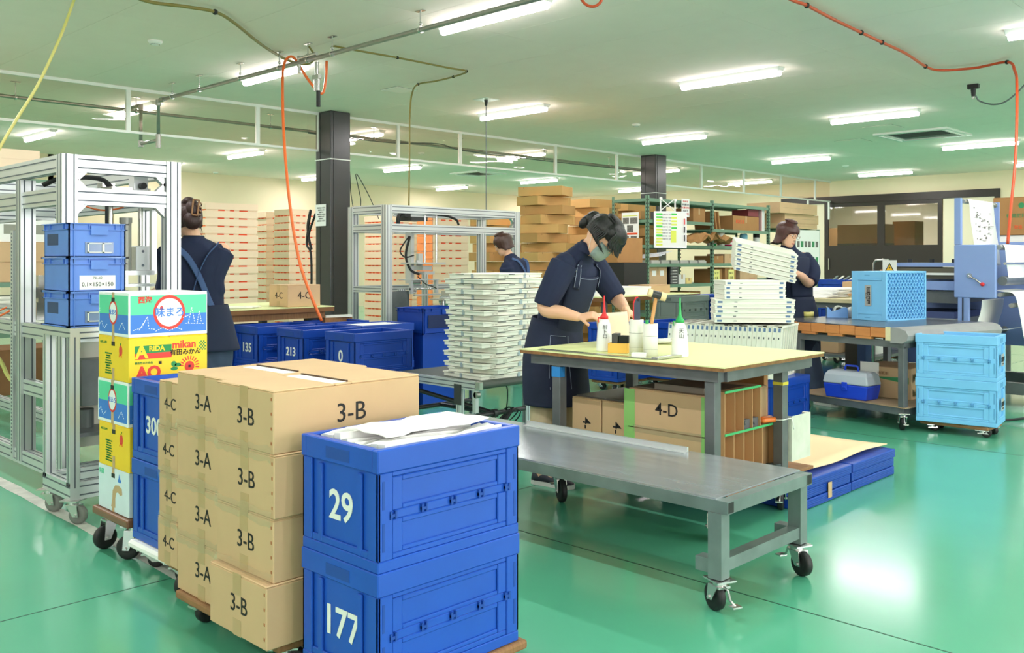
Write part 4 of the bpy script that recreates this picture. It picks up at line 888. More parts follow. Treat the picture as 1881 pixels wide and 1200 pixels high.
for k in range(4): MB().box((-.46+k*.26,-b-.003,.656),(-.32+k*.26,-b+.03,.6745)).build('edge_slat', M_owood, rc)
MB().box((-.52,-b+.035,.673),(a-.14,b,.744)).build('deck', M_wood, rc)
MB().box((-.545,-b-.0,.746),(a-.13,b,.752)).build('dark_sheet', mat('dark_plastic_sheet',(88,88,96),rough=.25), rc)
n = 12; prof = [(-.0,.75)]+[(.0+.15*math.sin(PI*.5*i/n)*.55+.05*i/n, .60+.15*math.cos(PI*.5*i/n)) for i in range(n+1)]
mb = MB(); pr_ = [(a-.13,.752),(a-.05,.75),(a+.0,.735),(a+.02,.70),(a+.01,.665),(a-.03,.64),(a-.13,.64)]
mb.prism(pr_, 'y', -b, b, smooth=False).build('rolled_edge_cover', mat('grey_felt',(150,150,150),rough=.9,var=.12,scale=5), rc); MB().box((a-.165,-b-.006,.655),(a-.125,-b+.0,.755)).build('cream_end_tape', mat('cream_tape',(222,212,170),rough=.6), rc)
# tool box on the lower shelf
t = thing('toolbox', 'blue toolbox with a clear lid and blue handle on the trolley shelf', 'toolbox', (-3.17, 7.04, .173), -.12)
mb = MB(); mb.loft([[(x*.19*s_, y*.10*s_, z) for x, y in ((-1,-1),(1,-1),(1,1),(-1,1))] for z, s_ in ((0,.9),(.11,1))], smooth=False).build('base', mat('vivid_blue_plastic',(34,72,214),rough=.35), t, bevel=.008, seg=2)
M_clr = mat('clear_smoky_lid', (210,218,232), rough=.2, alpha=.72)
mb = MB(); mb.loft([[(x*.192*s_, y*.102*q, z) for x, y in ((-1,-1),(1,-1),(1,1),(-1,1))] for z, s_, q in ((.112,1,1),(.122,1,1),(.18,.94,.92),(.205,.86,.72),(.212,.78,.55))], smooth=False).build('lid', M_clr, t, bevel=.01, seg=2)
MB().tube([(-.055,0,.205),(-.055,0,.24),(-.045,0,.25),(.045,0,.25),(.055,0,.24),(.055,0,.205)], .008, 8).build('handle', MATS['vivid_blue_plastic'], t); MB().box((-.022,-.112,.07),(.022,-.1,.13)).box((-.015,-.116,.085),(.015,-.112,.1)).build('latch', MATS['vivid_blue_plastic'], t, bevel=.003)
t = carton(-2.78, 7.22, .173, .40, .42, .24, 'brown carton with green print and white label behind the toolbox', None, M_card, tape=False, staples=False)
M_gprint = mat('dull_green_print',(60,140,90),rough=.8)
MB().prism([(-.12,.16),(.18,.12),(.18,.17)],'y',-.2108,-.2104).build('green_print', M_gprint, t); MB().box((-.2,-.212,.17),(-.05,-.2104,.27)).build('white_label', M_paper, t)
MB().prism([(-.18,.2),(-.05,.2),(-.18,.13)],'x',.2203,.2208).prism([(-.18,.03),(-.05,.03),(-.18,.09)],'x',.2203,.2208).build('green_print', M_gprint, t); text('商品', .07, t, (.221,.02,.12),(PI/2,0,PI/2),M_gprint); text('通販用', .03, t, (-.02,-.2115,.19),(PI/2,0,0),M_mdf)
# tape dispenser, tape roll, cloth
P = V(1541,578,8.0); t = thing('tape_dispenser', 'light blue tape dispenser on the trolley table', 'tape dispenser', (P.x-.02, P.y, .753), YAW-.15)
MB().prism([(-.085,0),(.09,0),(.082,.088),(.05,.088),(-.045,.05),(-.075,.09),(-.085,.09)],'y',-.035,.035).build('dispenser_body', mat('periwinkle_plastic',(124,172,236),rough=.35), t, bevel=.003)
MB().cyl((.015,-.026,.062),(.015,.026,.062),.042,24).build('tape_roll', M_ivory, t); MB().cyl((.015,-.028,.062),(.015,.028,.062),.03,20).build('core', M_black, t); MB().box((-.09,-.02,.086),(-.08,.02,.094)).build('cutter', M_chrome, t)
P = V(1485,578,8.2); t = thing('tape_roll', 'roll of pale yellow tape lying on the trolley table', 'tape', (P.x, P.y, .753)); MB().lathe([(.028,0),(.048,0),(.048,.04),(.028,.04),(.028,0)],n=24).build('roll', mat('pale_yellow_tape',(228,216,130),rough=.3), t)
def rag(x, y, z, r, h, label, m=None, rz=0, cat='cloth', name='rag', sx=1.3):
    mb = MB(); n, k = 14, 9; rings = []
    for i in range(k):
        t_ = i/(k-1); rings.append([(r*sx*(math.cos(PI*.5*t_)**.5 if t_ < 1 else .05)*math.cos(2*PI*j/n)*(1+.25*math.sin(j*2.7+i)), r*(math.cos(PI*.5*t_)**.5 if t_ < 1 else .05)*math.sin(2*PI*j/n)*(1+.25*math.sin(j*3.1-i*1.3)), h*math.sin(PI*.5*t_)*(1+.12*math.sin(j*2.1+i*2))) for j in range(n)])
    o = mb.loft(rings).build(name, m or M_wglove, None, (x,y,z), rz); return tag(o, label, cat)
rag(-3.50, 7.83, .753, .06, .085, 'crumpled white cloth between the dispenser and the light blue crate')

# light blue crates
lb1 = fold_crate(-2.13+0, 6.90, .085, 'sky blue folding crate with grey label, lower of the two on the dolly', 'sky blue folding crates', H=.315, m=M_sky, mi=M_skydk, open_top=False)
lb2 = fold_crate(-2.13+0, 6.90, .401, 'sky blue folding crate with grey label, upper of the two on the dolly', 'sky blue folding crates', H=.315, m=M_sky, mi=M_skydk)
M_glabel = mat('silver_label',(176,178,174),rough=.4,metal=.2)
for k, t in enumerate((lb1, lb2)):
    t.rotation_euler[2] = PI/2+.145; t.location = (-2.375, 7.08, t.location.z)
    MB().box((-.055,-.2752,.10),(.055,-.2738,.185)).build('grey_label', M_glabel, t)
    text('加藤図屋', .035, t, (0,-.276,.145),(PI/2,0,0), M_ink, bold=.001); text('TEL 0120', .012, t, (0,-.276,.115),(PI/2,0,0), M_ink)
    t.rotation_euler[2] = PI/2+.145
dl = dolly(-2.61, 6.93, -2.14, 7.23, .083, 'small wooden dolly under the sky blue crates', r=.034)
# big sky blue crate lying on its side, lattice base towards the viewer
P = V(1632,618,7.0)
t = thing('folding_crate', 'large sky blue folding crate lying on its side, lattice base showing, on the trolley', 'crate', (-3.177, 7.777, .753), -.24, 'sky blue folding crates')
W_, Dp, Hh = .33, .53, .405    # x depth of crate, y length, z height
MB().box((-W_/2,-Dp/2,0),(W_/2-.03,Dp/2,.012)).box((-W_/2,-Dp/2,Hh-.012),(W_/2-.03,Dp/2,Hh)).box((-W_/2+.0,-Dp/2,.012),(W_/2-.03,-Dp/2+.01,Hh-.012)).box((-W_/2,Dp/2-.01,.012),(W_/2-.03,Dp/2,Hh-.012)).build('crate_body', M_sky, t, bevel=.002)
mb = MB(); mb.box((-W_/2-.003,-Dp/2-.004,-.0),(-W_/2+.06,-Dp/2,Hh)).box((W_/2-.04,-Dp/2-.004,0),(W_/2-.002,-Dp/2,Hh)).box((-W_/2+.06,-Dp/2-.006,.05),(W_/2-.04,-Dp/2,.066)).box((-W_/2+.06,-Dp/2-.006,Hh-.075),(W_/2-.04,-Dp/2,Hh-.06)).box((-W_/2+.06,-Dp/2-.003,0),(W_/2-.04,-Dp/2,.05)).box((-W_/2+.06,-Dp/2-.003,Hh-.06),(W_/2-.04,-Dp/2,Hh)).build('end_rib', M_sky, t, bevel=.002)
MB().box((W_/2-.032,-Dp/2,0),(W_/2-.022,Dp/2,Hh)).build('base_skin', M_skydk, t)
mb = MB(); x = W_/2-.014
mb.box((x-.01,-Dp/2,0),(x+.012,Dp/2,.014)).box((x-.01,-Dp/2,Hh-.014),(x+.012,Dp/2,Hh)).box((x-.01,-Dp/2,0),(x+.012,-Dp/2+.016,Hh)).box((x-.01,Dp/2-.016,0),(x+.012,Dp/2,Hh))
mb.build('base_frame', M_sky, t)
mb = MB(); yA, yB, zA, zB = -Dp/2+.014, Dp/2-.014, .012, Hh-.012; st = .040
for sgn in (1,-1):
    c = yA-(zB-zA)
    while c < yB+(zB-zA):
        pts = []
        for z in (zA, zB):
            pts.append((c+sgn*(z-zA)*.72, z))
        (y0_, z0_), (y1_, z1__) = pts
        # clip to frame
        def clip(y0, z0, y1, z1):
            if y1 == y0: return None
            f = (z1-z0)/(y1-y0)
            if y0 > y1: y0, z0, y1, z1 = y1, z1, y0, z0
            if y1 < yA or y0 > yB: return None
            if y0 < yA: z0 += f*(yA-y0); y0 = yA
            if y1 > yB: z1 += f*(yB-y1); y1 = yB
            return y0, z0, y1, z1
        r_ = clip(y0_, z0_, y1_, z1__)
        if r_ and abs(r_[2]-r_[0]) > .004: mb.bar((x,r_[0],r_[1]),(x,r_[2],r_[3]),.018,.0045,up=(0,0,1)) if 0 else mb.bar((x,r_[0],r_[1]),(x,r_[2],r_[3]),.007,.018,up=(1,0,0))
        c += st
mb.build('base_lattice', M_sky, t)
MB().box((-.035,-Dp/2-.0055,.12),(.025,-Dp/2-.004,.29)).build('grey_label', M_glabel, t); text('加藤図屋', .036, t, (-.005,-Dp/2-.0062,.205),(PI/2,PI/2,0), M_ink, bold=.001); text('TEL 0120', .014, t, (-.025,-Dp/2-.0062,.205),(PI/2,PI/2,0), M_ink)
for z in (.02, Hh-.035): MB().box((-.04,-Dp/2-.0045,z),(.01,-Dp/2-.003,z+.006)).build('slot', M_skydk, t)
# ================================================================ CRATES, CONVEYOR, MACHINE 2
def crate_stack(x1, y0, n, base, labels, nums, m=M_bluedk, mi=M_blueshade, H=.31, grp='deep blue numbered crates', **k):
    for i in range(n):
        fold_crate(x1, y0, base+H*(n-1-i), labels[i], grp, nums[i] if i < len(nums) else None, H=H-.001, m=m, mi=mi, open_top=(i == 0), **k)
crate_stack(-5.42, 3.93, 2, .105, ['deep blue crate marked 0, open top, nearest of the back crates', 'lower deep blue crate of the stack nearest the conveyor'], ['0'])
crate_stack(-5.97, 3.86, 2, .105, ['deep blue open crate numbered 213, between crates 135 and 0', 'lower deep blue crate in the middle of the back crates'], ['213'], numsize=.09)
crate_stack(-6.52, 3.80, 2, .105, ['deep blue open crate numbered 135, beside the woman with the hair clip', 'lower deep blue crate of the stack nearest the hair-clip woman'], ['135'], numsize=.1)
crate_stack(-6.02, 4.44, 2, .105, ['deep blue open crate with white sheets in the second back row', 'deep blue crate under the one holding white sheets'], [])
crate_stack(-6.56, 4.38, 2, .105, ['empty deep blue crate under the packing table edge', 'lower deep blue crate under the packing table edge'], [])
crate_stack(-6.94, 3.70, 2, .08, ['deep blue open crate beside the jeans of the woman with the hair clip', 'deep blue lower crate beside the jeans of the woman with the hair clip'], [])
for x0, y0, x1, y1, l in ((-5.78,3.95,-5.44,4.44,'wooden dolly under crate 0'),(-6.33,3.88,-5.99,4.96,'long wooden dolly under the middle back crates'),(-6.9,3.82,-6.54,4.9,'long wooden dolly under the back crates nearest the hair-clip woman')): dolly(x0, y0, x1, y1, .103, l)
for i in range(5): tag(MB().box((-6.32+.055*i, 4.5, .5), (-6.29+.055*i, 4.9, .72)).build('folded_sheet', M_paper), 'white sheet in the crate behind crate 213, %s from its end' % ORDN[i], 'paper', 'white sheets in the back crate')
b_ = bin_(-6.0, 5.05, .62, 'open blue bin with dark window standing behind the back crates', 3, W=.36, L=.5, H=.22, m=M_bluedk, card=False)
MB().box((.181,-.19,.05),(.183,.2,.16)).build('dark_window', mat('navy_window',(16,34,84),rough=.4), b_)
st_ = thing('crate_stand', 'low stand carrying the open blue bin', 'stand', (-6.18,5.3,0)); MB().box((-.17,-.24,.02),(.17,.24,.619)).build('stand_body', M_bluedk, st_)

# table with the 4-C carton
t2 = thing('packing_table', 'wooden topped packing table with pale green mat behind the back crates', 'table', (-7.38, 4.05, 0))
MB().box((-.53,-.85,.838),(.53,.70,.845)).build('mat', M_matg, t2); MB().box((-.53,-.85,.80),(.53,.70,.8375)).build('tabletop', M_mdf, t2); MB().box((-.45,-.7,.745),(.5,.62,.799)).build('plank_layer', M_wood, t2)
for sx in (-.42,.42):
    for sy in (-.7,.55): MB().box((sx-.03,sy-.03,0),(sx+.03,sy+.03,.744)).build('leg', M_dark, t2)
carton(-6.92, 4.32, .846, .30, .33, .19, 'closed cardboard carton marked 4-C on the packing table', None, M_card, '4-C', '4-C', ts=.06, staples=False)
for k in range(7): tag(MB().bar((-7.25+.02*k,3.55+.03*k,.852+.004*(k%3)),(-6.95-.02*k,4.0+.025*k,.852+.004*(k%3)),.03,.006).build('plastic_strip', M_ivory), 'thin white plastic strip on the packing table, %s from the carton' % ORDN[6-k], 'strip', 'white strips on the packing table')
tag(MB().box((-7.2,4.66,.62),(-6.86,4.95,.74)).build('wooden_block', M_wood), 'rough wooden block under the packing table edge', 'wood')
tag(MB().bar((-6.9,4.68,.752),(-6.85,4.93,.752),.05,.02).build('scrap_wood', M_ivory), 'pale scrap lying beside the wooden block', 'scrap')

# conveyor
cv = thing('belt_conveyor', 'dark belt conveyor with aluminium side rails carrying the tall panel stack', 'conveyor', (-4.5, 4.27, 0))
CZ = .43; CL, CW = .88, .70
mb = MB(); n = 8; rr = .028
prof = [(-rr+rr*0, CZ)]; pr_ = [( -CL, CZ), (-rr, CZ)]+[(-rr+rr*math.sin(PI*i/n), CZ-rr+rr*math.cos(PI*i/n)) for i in range(1, n)]+[(-rr, CZ-2*rr), (-CL, CZ-2*rr)]
mb.prism(pr_, 'y', .045, CW-.045).build('belt', mat('grey_green_belt',(72,78,72),rough=.5), cv)
for y in (0, CW-.04): extr_ = ex(cv, 'side_rail', (-CL, y+.02, CZ-.03), (-.03, y+.02, CZ-.03), .04, .06); MB().box((-.03,y,CZ-.055),(.01,y+.04,CZ-.0)).build('end_block', M_chrome, cv, bevel=.004)
MB().cyl((-.03,.005,CZ-.09),(-.03,.035,CZ-.09),.022,14).build('guide_wheel', M_steel, cv)
MB().bar((-.045,.02,CZ-.06),(-.045,.02,.22),.03).build('leveller', M_alu, cv)
for x in (-.2, -.78):
    for y in (.02, CW-.02): ex(cv, 'leg', (x, y, .0), (x, y, CZ-.06), .04)
    MB().box((x-.035,-.006,CZ-.17),(x+.035,.0,CZ-.03)).build('leg_bracket', M_dark, cv)
    MB().cyl((x,.02,.16),(x,CW-.02,.16),.017,10).build('cross_bar', M_dark, cv)
MB().cyl((-.78,.1,.3),(-.2,.35,.16),.016,10).cyl((-.78,.35,.16),(-.2,.35,.16),.016,10).cyl((-.2,.33,.16),(-.2,.37,.16),.03,12).build('brace', M_dark, cv)
mb = MB()
for k in range(5): 
    pts = [(-.18+.01*k+.06*math.cos(a_), .40+.09*math.sin(a_)+.012*k, .12+.07*math.sin(a_*1.0+k*.4)) for a_ in [2*PI*i/14 for i in range(15)]]
    mb.tube(pts, .005, 5)
mb.tube(smooth([(-.15,.42,.18),(-.1,.38,.26),(-.08,.36,.34),(-.1,.36,.38)]), .005, 5); mb.build('coiled_cable', M_black, cv)

# white plastic panels
pmb = MB(); PL, PW2, PH = .60, .42, .034   # length, width, height
pmb.box((-PW2/2+.006,-PL/2+.006,0),(PW2/2-.006,PL/2-.006,PH*.68),0); pmb.box((-PW2/2,-PL/2,PH*.68),(PW2/2,PL/2,PH-.002),0)
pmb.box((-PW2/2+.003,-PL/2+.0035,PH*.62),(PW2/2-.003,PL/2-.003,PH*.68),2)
for y in (-.22,-.19,.12): pmb.box((PW2/2-.0065,y,.006),(PW2/2-.0048,y+.022,.015),2) if y != .12 else pmb.box((PW2/2-.0065,y,.004),(PW2/2-.0048,y+.003,.018),3)
pmb.box((PW2/2-.001,-.17,PH-.010),(PW2/2+.0004,-.09,PH-.005),3); pmb.box((PW2/2-.007,.04,.0),(PW2/2+.001,.065,PH-.002),1); pmb.box((-.15,-PL/2-.0004,PH-.009),(-.08,-PL/2+.001,PH-.005),3)
pmb.box((-.02,-PL/2-.001,0),(.0,-PL/2+.007,PH-.002),1)
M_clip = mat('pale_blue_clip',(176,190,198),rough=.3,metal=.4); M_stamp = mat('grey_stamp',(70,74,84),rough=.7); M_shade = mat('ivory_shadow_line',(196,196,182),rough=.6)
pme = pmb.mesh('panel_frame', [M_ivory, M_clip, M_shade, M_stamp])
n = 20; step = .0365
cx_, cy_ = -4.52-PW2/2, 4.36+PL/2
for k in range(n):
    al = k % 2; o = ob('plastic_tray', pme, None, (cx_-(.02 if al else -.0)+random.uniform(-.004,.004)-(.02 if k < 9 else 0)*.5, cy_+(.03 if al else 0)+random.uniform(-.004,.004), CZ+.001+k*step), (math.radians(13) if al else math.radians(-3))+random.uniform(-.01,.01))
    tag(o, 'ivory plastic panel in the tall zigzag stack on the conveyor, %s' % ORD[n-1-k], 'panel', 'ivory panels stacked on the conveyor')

# machine frame 2
m2 = thing('machine_frame', 'aluminium profile gantry machine in the middle distance beside the dark column', 'machine frame', (-7.35, 5.72, 0))
LY2, LX2 = 1.84, -.56
for x, y in ((0,0),(LX2,0),(0,LY2),(LX2,LY2)): ex(m2, 'post', (x,y,0), (x,y,1.80), .08)
ex(m2, 'post', (0,1.30,0), (0,1.30,1.54), .07)
for z in (1.765, 1.575):
    for x in (0, LX2): ex(m2, 'top_rail', (x,.04,z), (x,LY2-.04,z), .06, .08)
    for y in (0, LY2): ex(m2, 'top_rail', (LX2+.04,y,z), (-.04,y,z), .06, .08)
for z in (.95,.12): ex(m2, 'lower_rail', (LX2,.04,z), (LX2,LY2-.04,z), .05, .06); ex(m2, 'lower_rail', (LX2+.04,0,z), (-.04,0,z), .05, .06)
for z, s in ((1.72,-1),(1.62,1),(1.53,-1)):
    for y, d in ((.04,1),(LY2-.04,-1)): bracket(m2, (0,y,z), 0, d, s, .05)
ex(m2, 'inner_post', (-.2,.35,0), (-.2,.35,.95), .06); ex(m2, 'inner_post', (-.3,.75,0), (-.3,.75,1.1), .05)
MB().box((-.2,.1,.45),(-.16,.42,.93)).build('guard_sheet', M_grey, m2)
MB().box((-.35,.52,1.0),(-.25,.56,1.55)).box((-.3,.62,1.15),(-.28,.70,1.25)).box((-.34,.66,1.2),(-.30,.72,1.32)).build('vertical_slide', M_alu, m2)
for y in (.58, .74): MB().cyl((-.1,y,1.22),(-.1,y,1.72),.011,10).build('guide_rod', M_chrome, m2)
MB().box((-.3,.42,1.21),(-.02,.8,1.225)).box((-.3,.56,1.10),(-.08,.70,1.13)).box((-.28,.55,1.14),(-.1,.68,1.19)).box((-.3,.38,1.04),(-.05,.74,1.05)).box((-.1,.42,.88),(-.06,1.1,.895)).box((-.12,.38,.9),(-.08,.41,1.04)).box((-.12,.72,.9),(-.08,.75,1.05)).build('gripper_plates', M_alu, m2)
MB().cyl((-.1,.40,1.02),(-.1,.50,1.02),.03,12).cyl((-.1,.38,.95),(-.1,.66,.95),.012,8).cyl((-.12,.4,.93),(-.12,.46,.93),.03,10).build('gripper_cylinders', M_chrome, m2)
MB().tube(smooth([(-.2,.30,1.60),(-.2,.32,1.72),(-.2,.45,1.75),(-.2,.9,1.74),(-.2,1.1,1.70),(-.2,1.15,1.64)]), .022, 6, flat=.6).build('cable_chain', M_black, m2)
MB().box((-.3,.4,1.66),(-.1,.62,1.70)).box((-.28,.36,1.70),(-.16,.44,1.735)).build('carriage', M_dark, m2)
MB().tube(smooth([(-.2,.45,1.5),(-.18,.36,1.42),(-.2,.33,1.34),(-.15,.36,1.28),(-.12,.45,1.3)]), .008, 5).tube(smooth([(-.2,.46,1.5),(-.24,.44,1.3),(-.2,.47,1.15),(-.15,.55,1.10)]), .014, 5).tube(smooth([(-.12,.5,1.08),(-.05,.55,1.0),(-.02,.6,.98),(-.05,.7,.95)]), .006, 5).build('air_tubes', M_black, m2)
MB().bar((LX2,.3,1.61),(LX2,1.7,1.61),.03).build('linear_guide', M_dark, m2)
u2 = thing('press_unit', 'small aluminium framed press unit with exposed cables beside the panel stack', 'machine', (-6.55, 6.05, 0))
for x, y in ((0,-.35),(0,.18),(-.35,-.35),(-.35,.18)): ex(u2, 'post', (x,y,0), (x,y,.70 if x else (.98 if y > 0 else .72)), .045)
for x in (0,-.35): ex(u2, 'rail', (x,-.33,.70), (x,.5,.70), .05, .07)
ex(u2, 'rail', (0,.2,.96), (0,.5,.96), .04)
MB().box((-.3,-.05,.75),(-.1,.15,.95)).cyl((-.2,-.12,.86),(-.05,-.12,.86),.05,12).box((-.25,.0,.95),(-.05,.3,.97)).cyl((-.1,-.2,.8),(-.1,-.2,.87),.02,8).box((-.2,-.28,.868),(.0,-.12,.88)).build('press_body', M_chrome, u2)
MB().tube(smooth([(-.05,.1,.92),(0,.2,.86),(.02,.28,.80),(0,.35,.76)]), .01, 6).tube(smooth([(-.05,.15,.93),(0,.25,.9),(.02,.33,.82),(0,.38,.76)]), .01, 6).build('copper_hoses', M_orhose, u2)
MB().tube(smooth([(.03,-.3,.66),(.05,-.25,.6),(.03,-.2,.64),(.05,-.05,.58),(.04,.05,.5)]), .007, 5).build('loose_cables', M_black, u2)
MB().cyl((-.15,.45,.15),(-.15,.45,.42),.11,20).build('round_tank', M_black, u2)

# cream/orange containers in stacks
cmb = MB(); CLn, CWn, CHn = .90, .48, .127
def container_mesh(L, W, m_side=0):
    mb = MB(); h = CHn; w, l = W/2, L/2
    mb.box((-w+.012,-l+.012,0),(w-.012,l-.012,.022),0); mb.box((-w,-l,.022),(w,l,h-.002),0)
    for y0_, y1_ in ((-.26*L,-.14*L),(-.04*L,.04*L),(.14*L,.30*L)): mb.box((w-.014,y0_,-.001),(w-.0095,y1_,.020),1)
    for x0_, x1_ in ((-.30*W,-.14*W),(-.05*W,.05*W),(.14*W,.3*W)): mb.box((x0_,-l+.0095,-.001),(x1_,-l+.014,.020),1)
    mb.box((-w+.011,-l+.011,.002),(w-.011,-l+.0125,.02),2)
    return mb.mesh('stack_container', [M_cream, M_orng, M_orngp])
cm1 = container_mesh(.92, .46); cm2 = container_mesh(.62, .50)
def cstack(px, D, me, W, L, n, top, where, rot=0, grp='cream containers'):
    P = V(px, 500, D)
    for k in range(n):
        o = ob('stackable_container', me, None, (P.x-W/2+random.uniform(-.006,.006), P.y+L/2+random.uniform(-.006,.006), k*CHn), rot)
        tag(o, 'cream stackable container %s, %s' % (where, ORD[n-1-k]), 'container', grp)
cstack(377, 14.5, cm1, .46, .92, 17, 0, 'in the stack behind the hair-clip woman', grp='cream containers behind the hair-clip woman')
cstack(489, 17.4, cm2, .50, .62, 17, 0, 'in the recessed stack left of the column', grp='cream containers in the recessed stack')
cstack(531, 16.4, cm2, .50, .62, 17, 0, 'in the stack right beside the dark column', grp='cream containers beside the column')
cstack(701, 16.2, cm2, .50, .62, 16, 0, 'seen through the middle gantry, nearer stack', grp='cream containers seen through the gantry')
cstack(757, 17.0, cm2, .50, .62, 16, 0, 'seen through the gantry, farther stack', grp='cream containers farther through the gantry')
cstack(790, 15.2, cm1, .16, .92, 16, 0, 'in the orange-sided stack by the press unit', grp='orange-sided containers')
P = V(790, 500, 15.2)
for o in [o for o in C.objects if o.get('group') == 'orange-sided containers']:
    pass
om = container_mesh(.80, .40); om.materials[0] = M_cream
# orange front edge pieces on that stack
for o in [o for o in C.objects if o.get('group') == 'orange-sided containers']:
    o.data = om; o.location.x = P.x-.2; o.location.y = P.y+.4+.06
    MB().box((-.196,-.414,.004),(.196,-.4005,.12)).build('orange_end', M_orngp, o)

# cardboard trays in a leaning pile
tmb = MB(); tw, tl, th = .62, .40, .118
tmb.box((-tw/2,-tl/2,0),(tw/2,tl/2,th-.004)); tmb.box((-tw/2,-tl/2,th-.004),(tw/2,tl/2,th)).box((tw/2-.05,-tl/2-.003,.002),(tw/2+.001,-tl/2,th)).box((tw/2,-tl/2-.002,.002),(tw/2+.003,-tl/2+.05,th))
tmb.box((-tw/2+.08,-tl/2-.001,th*.8),(-tw/2+.084,-tl/2+.001,th),1)
tme = tmb.mesh('cardboard_tray', [M_tray1, M_mdf]); tme2 = tmb.mesh('cardboard_tray', [M_tray2, M_mdf])
for pi, (px, D, n, wh) in enumerate(((1003,12.4,18,'front pile behind the masked woman'),(1092,13.0,17,'second pile, nearer the green shelving'),(910,12.9,15,'low pile behind the middle gantry'),(1160,13.9,17,'pile partly hidden by the green shelving'))):
    P = V(px, 500, D)
    for k in range(n):
        o = ob('cardboard_tray', tme if (k+pi) % 3 else tme2, None, (P.x+random.uniform(-.05,.05), P.y+random.uniform(-.07,.07), k*.1235), YAW+((.72, -.45)[k % 2]+random.uniform(-.1,.1)))
        tag(o, 'shallow cardboard tray, %s, %s' % (wh, ORD[n-1-k]), 'tray', 'cardboard trays, '+wh)

# ---------------------------------------------------------------- green shelving
gs = thing('green_shelving', 'green steel shelving unit full of boxes behind the masked woman', 'shelving', (-7.2, 9.88, 0))
SY = (0, 1.55, 3.15); SD = -.55
hp = MB()
for y in SY:
    for x in (0, SD):
        p = MB().box((x-.02,y-.02,0),(x+.02,y-.016,2.1)).box((x+.016 if x == 0 else x-.02,y-.02,0),(x+.02 if x == 0 else x-.016,y+.02,2.1)).build('upright', M_shelf, gs)
        for k in range(40):
            hp.box((x-.008,y-.0206,.08+k*.05),(x+.008,y-.0202,.10+k*.05)); hp.box((x+.0202,y-.008,.08+k*.05),(x+.0206,y+.008,.10+k*.05))
hp.build('upright_holes', M_black, gs)
lev = [[.55,.92,1.20,1.45,1.78,2.06],[.55,.92,1.20,1.45,1.69,2.06]]
for bi in (0, 1):
    for z in lev[bi]:
        f = MB(); f.box((SD,SY[bi],z-.003),(0,SY[bi+1],z)).box((-.004,SY[bi],z-.04),(.016,SY[bi+1],z+.004)).box((SD,SY[bi],z-.04),(SD+.004,SY[bi+1],z)); f.build('shelf_board', M_shelf, gs)
for z in lev[0]: MB().box((SD,-.024,z-.04),(0,-.02,z)).build('end_rail', M_shelf, gs)
def sbox(y, z, w, d, h, label, m=None, x=-.05, cat='box', name='cardboard_box', rz=0):
    o = MB().box((-d,0,0),(0,w,h-.004)).box((-d,0,h-.004),(0,w/2-.002,h)).box((-d,w/2+.002,h-.004),(0,w,h)).box((.0002,w/2-.02,h*.55),(.001,w/2+.02,h),1).build(name, [m or M_card, M_tape], None, (-7.2+x, 9.88+y, z+.001), rz, bevel=.003); return tag(o, label, cat)
sbox(.08,.92,.42,.35,.24,'carton with two white labels on the lower shelf', x=-.04); 
for dx in (.08,.26): tag(MB().box((0,0,0),(.001,.09,.07)).build('white_label', M_paper, None, (-7.2-.039, 9.88+.08+dx*1.0, .92+.12)), 'white label on the lower shelf carton, %s' % ('left one' if dx < .1 else 'right one'), 'label')
dr = thing('drawer_cabinet', 'small black drawer cabinet on the shelf beside the labelled carton', 'drawer cabinet', (-7.22, 9.88+.55, .921)); MB().box((-.3,0,0),(-.01,.2,.25)).build('cabinet_body', M_black, dr)
for k in range(6): MB().box((-.01,.01,.01+k*.04),(.002,.19,.04+k*.04)).build('drawer', mat('clear_drawer',(110,112,116),rough=.2), dr); MB().box((.002,.05,.02+k*.04),(.006,.15,.026+k*.04)).build('drawer_pull', M_white, dr)
sbox(.80,.92,.15,.2,.13,'small white box on the lower shelf', M_white, name='small_box'); sbox(.98,.92,.13,.2,.08,'small yellow-white box on the lower shelf', mat('yellow_white_box',(238,214,140),rough=.6), name='small_box')
sbox(.78,.55,.55,.35,.26,'brown carton low in the first bay', M_carddk); sbox(1.62,.92,.28,.3,.2,'brown carton in the second bay low shelf', M_carddk)
for k, y in enumerate((1.62,2.02)): tag(MB().box((0,0,0),(.002,.16,.17)).build('yellow_note', mat('yellow_note_paper',(236,230,140),rough=.8), None, (-7.2-.02, 9.88+y, .94)), 'yellow handwritten note in the second bay, %s' % ('nearer the upright','farther from the upright')[k], 'note'); text('58 32' if k else '56 27', .045, C.objects[-1], (.003,.08,.12), (PI/2,0,PI/2), M_ink,'handwriting'); text('式 紙' , .04, [o for o in C.objects if o.name.startswith('yellow_note')][-1], (.003,.08,.05), (PI/2,0,PI/2), M_ink,'handwriting')
sbox(1.95,.92,.3,.3,.22,'carton behind the farther yellow note', M_carddk, x=-.03); sbox(2.4,.92,.5,.3,.2,'wide low carton at the far end of the low shelf', M_card)
for k in range(4): sbox(1.63+.34*k, 1.20, .3, .3, .11+.03*(k%2), 'small carton on the second bay middle shelf, %s from the upright' % ORDN[k], M_card if k%2 else M_carddk)
for k in range(6): tag(MB().box((-.3,0,0),(0,.19,.035)).box((-.3,.01,.035),(-.01,.18,.05)).build('clear_tray', mat('clear_grey_plastic',(186,186,180),rough=.25), None, (-7.22, 9.88+.12+.225*k, 1.201)), 'clear plastic tray on the middle shelf, %s from the near upright' % ORDN[k], 'tray', 'clear trays on the middle shelf')
for k in range(4): tag(MB().bar((-.3,0,.0),(-.02,.28,.05),.02,.01).build('metal_profile', M_alu, None, (-7.22, 9.88+.1+.08*k, 1.262+.02*k)), 'loose metal profile on the clear trays, %s' % ORDN[k], 'metal bar', 'metal profiles on the trays')
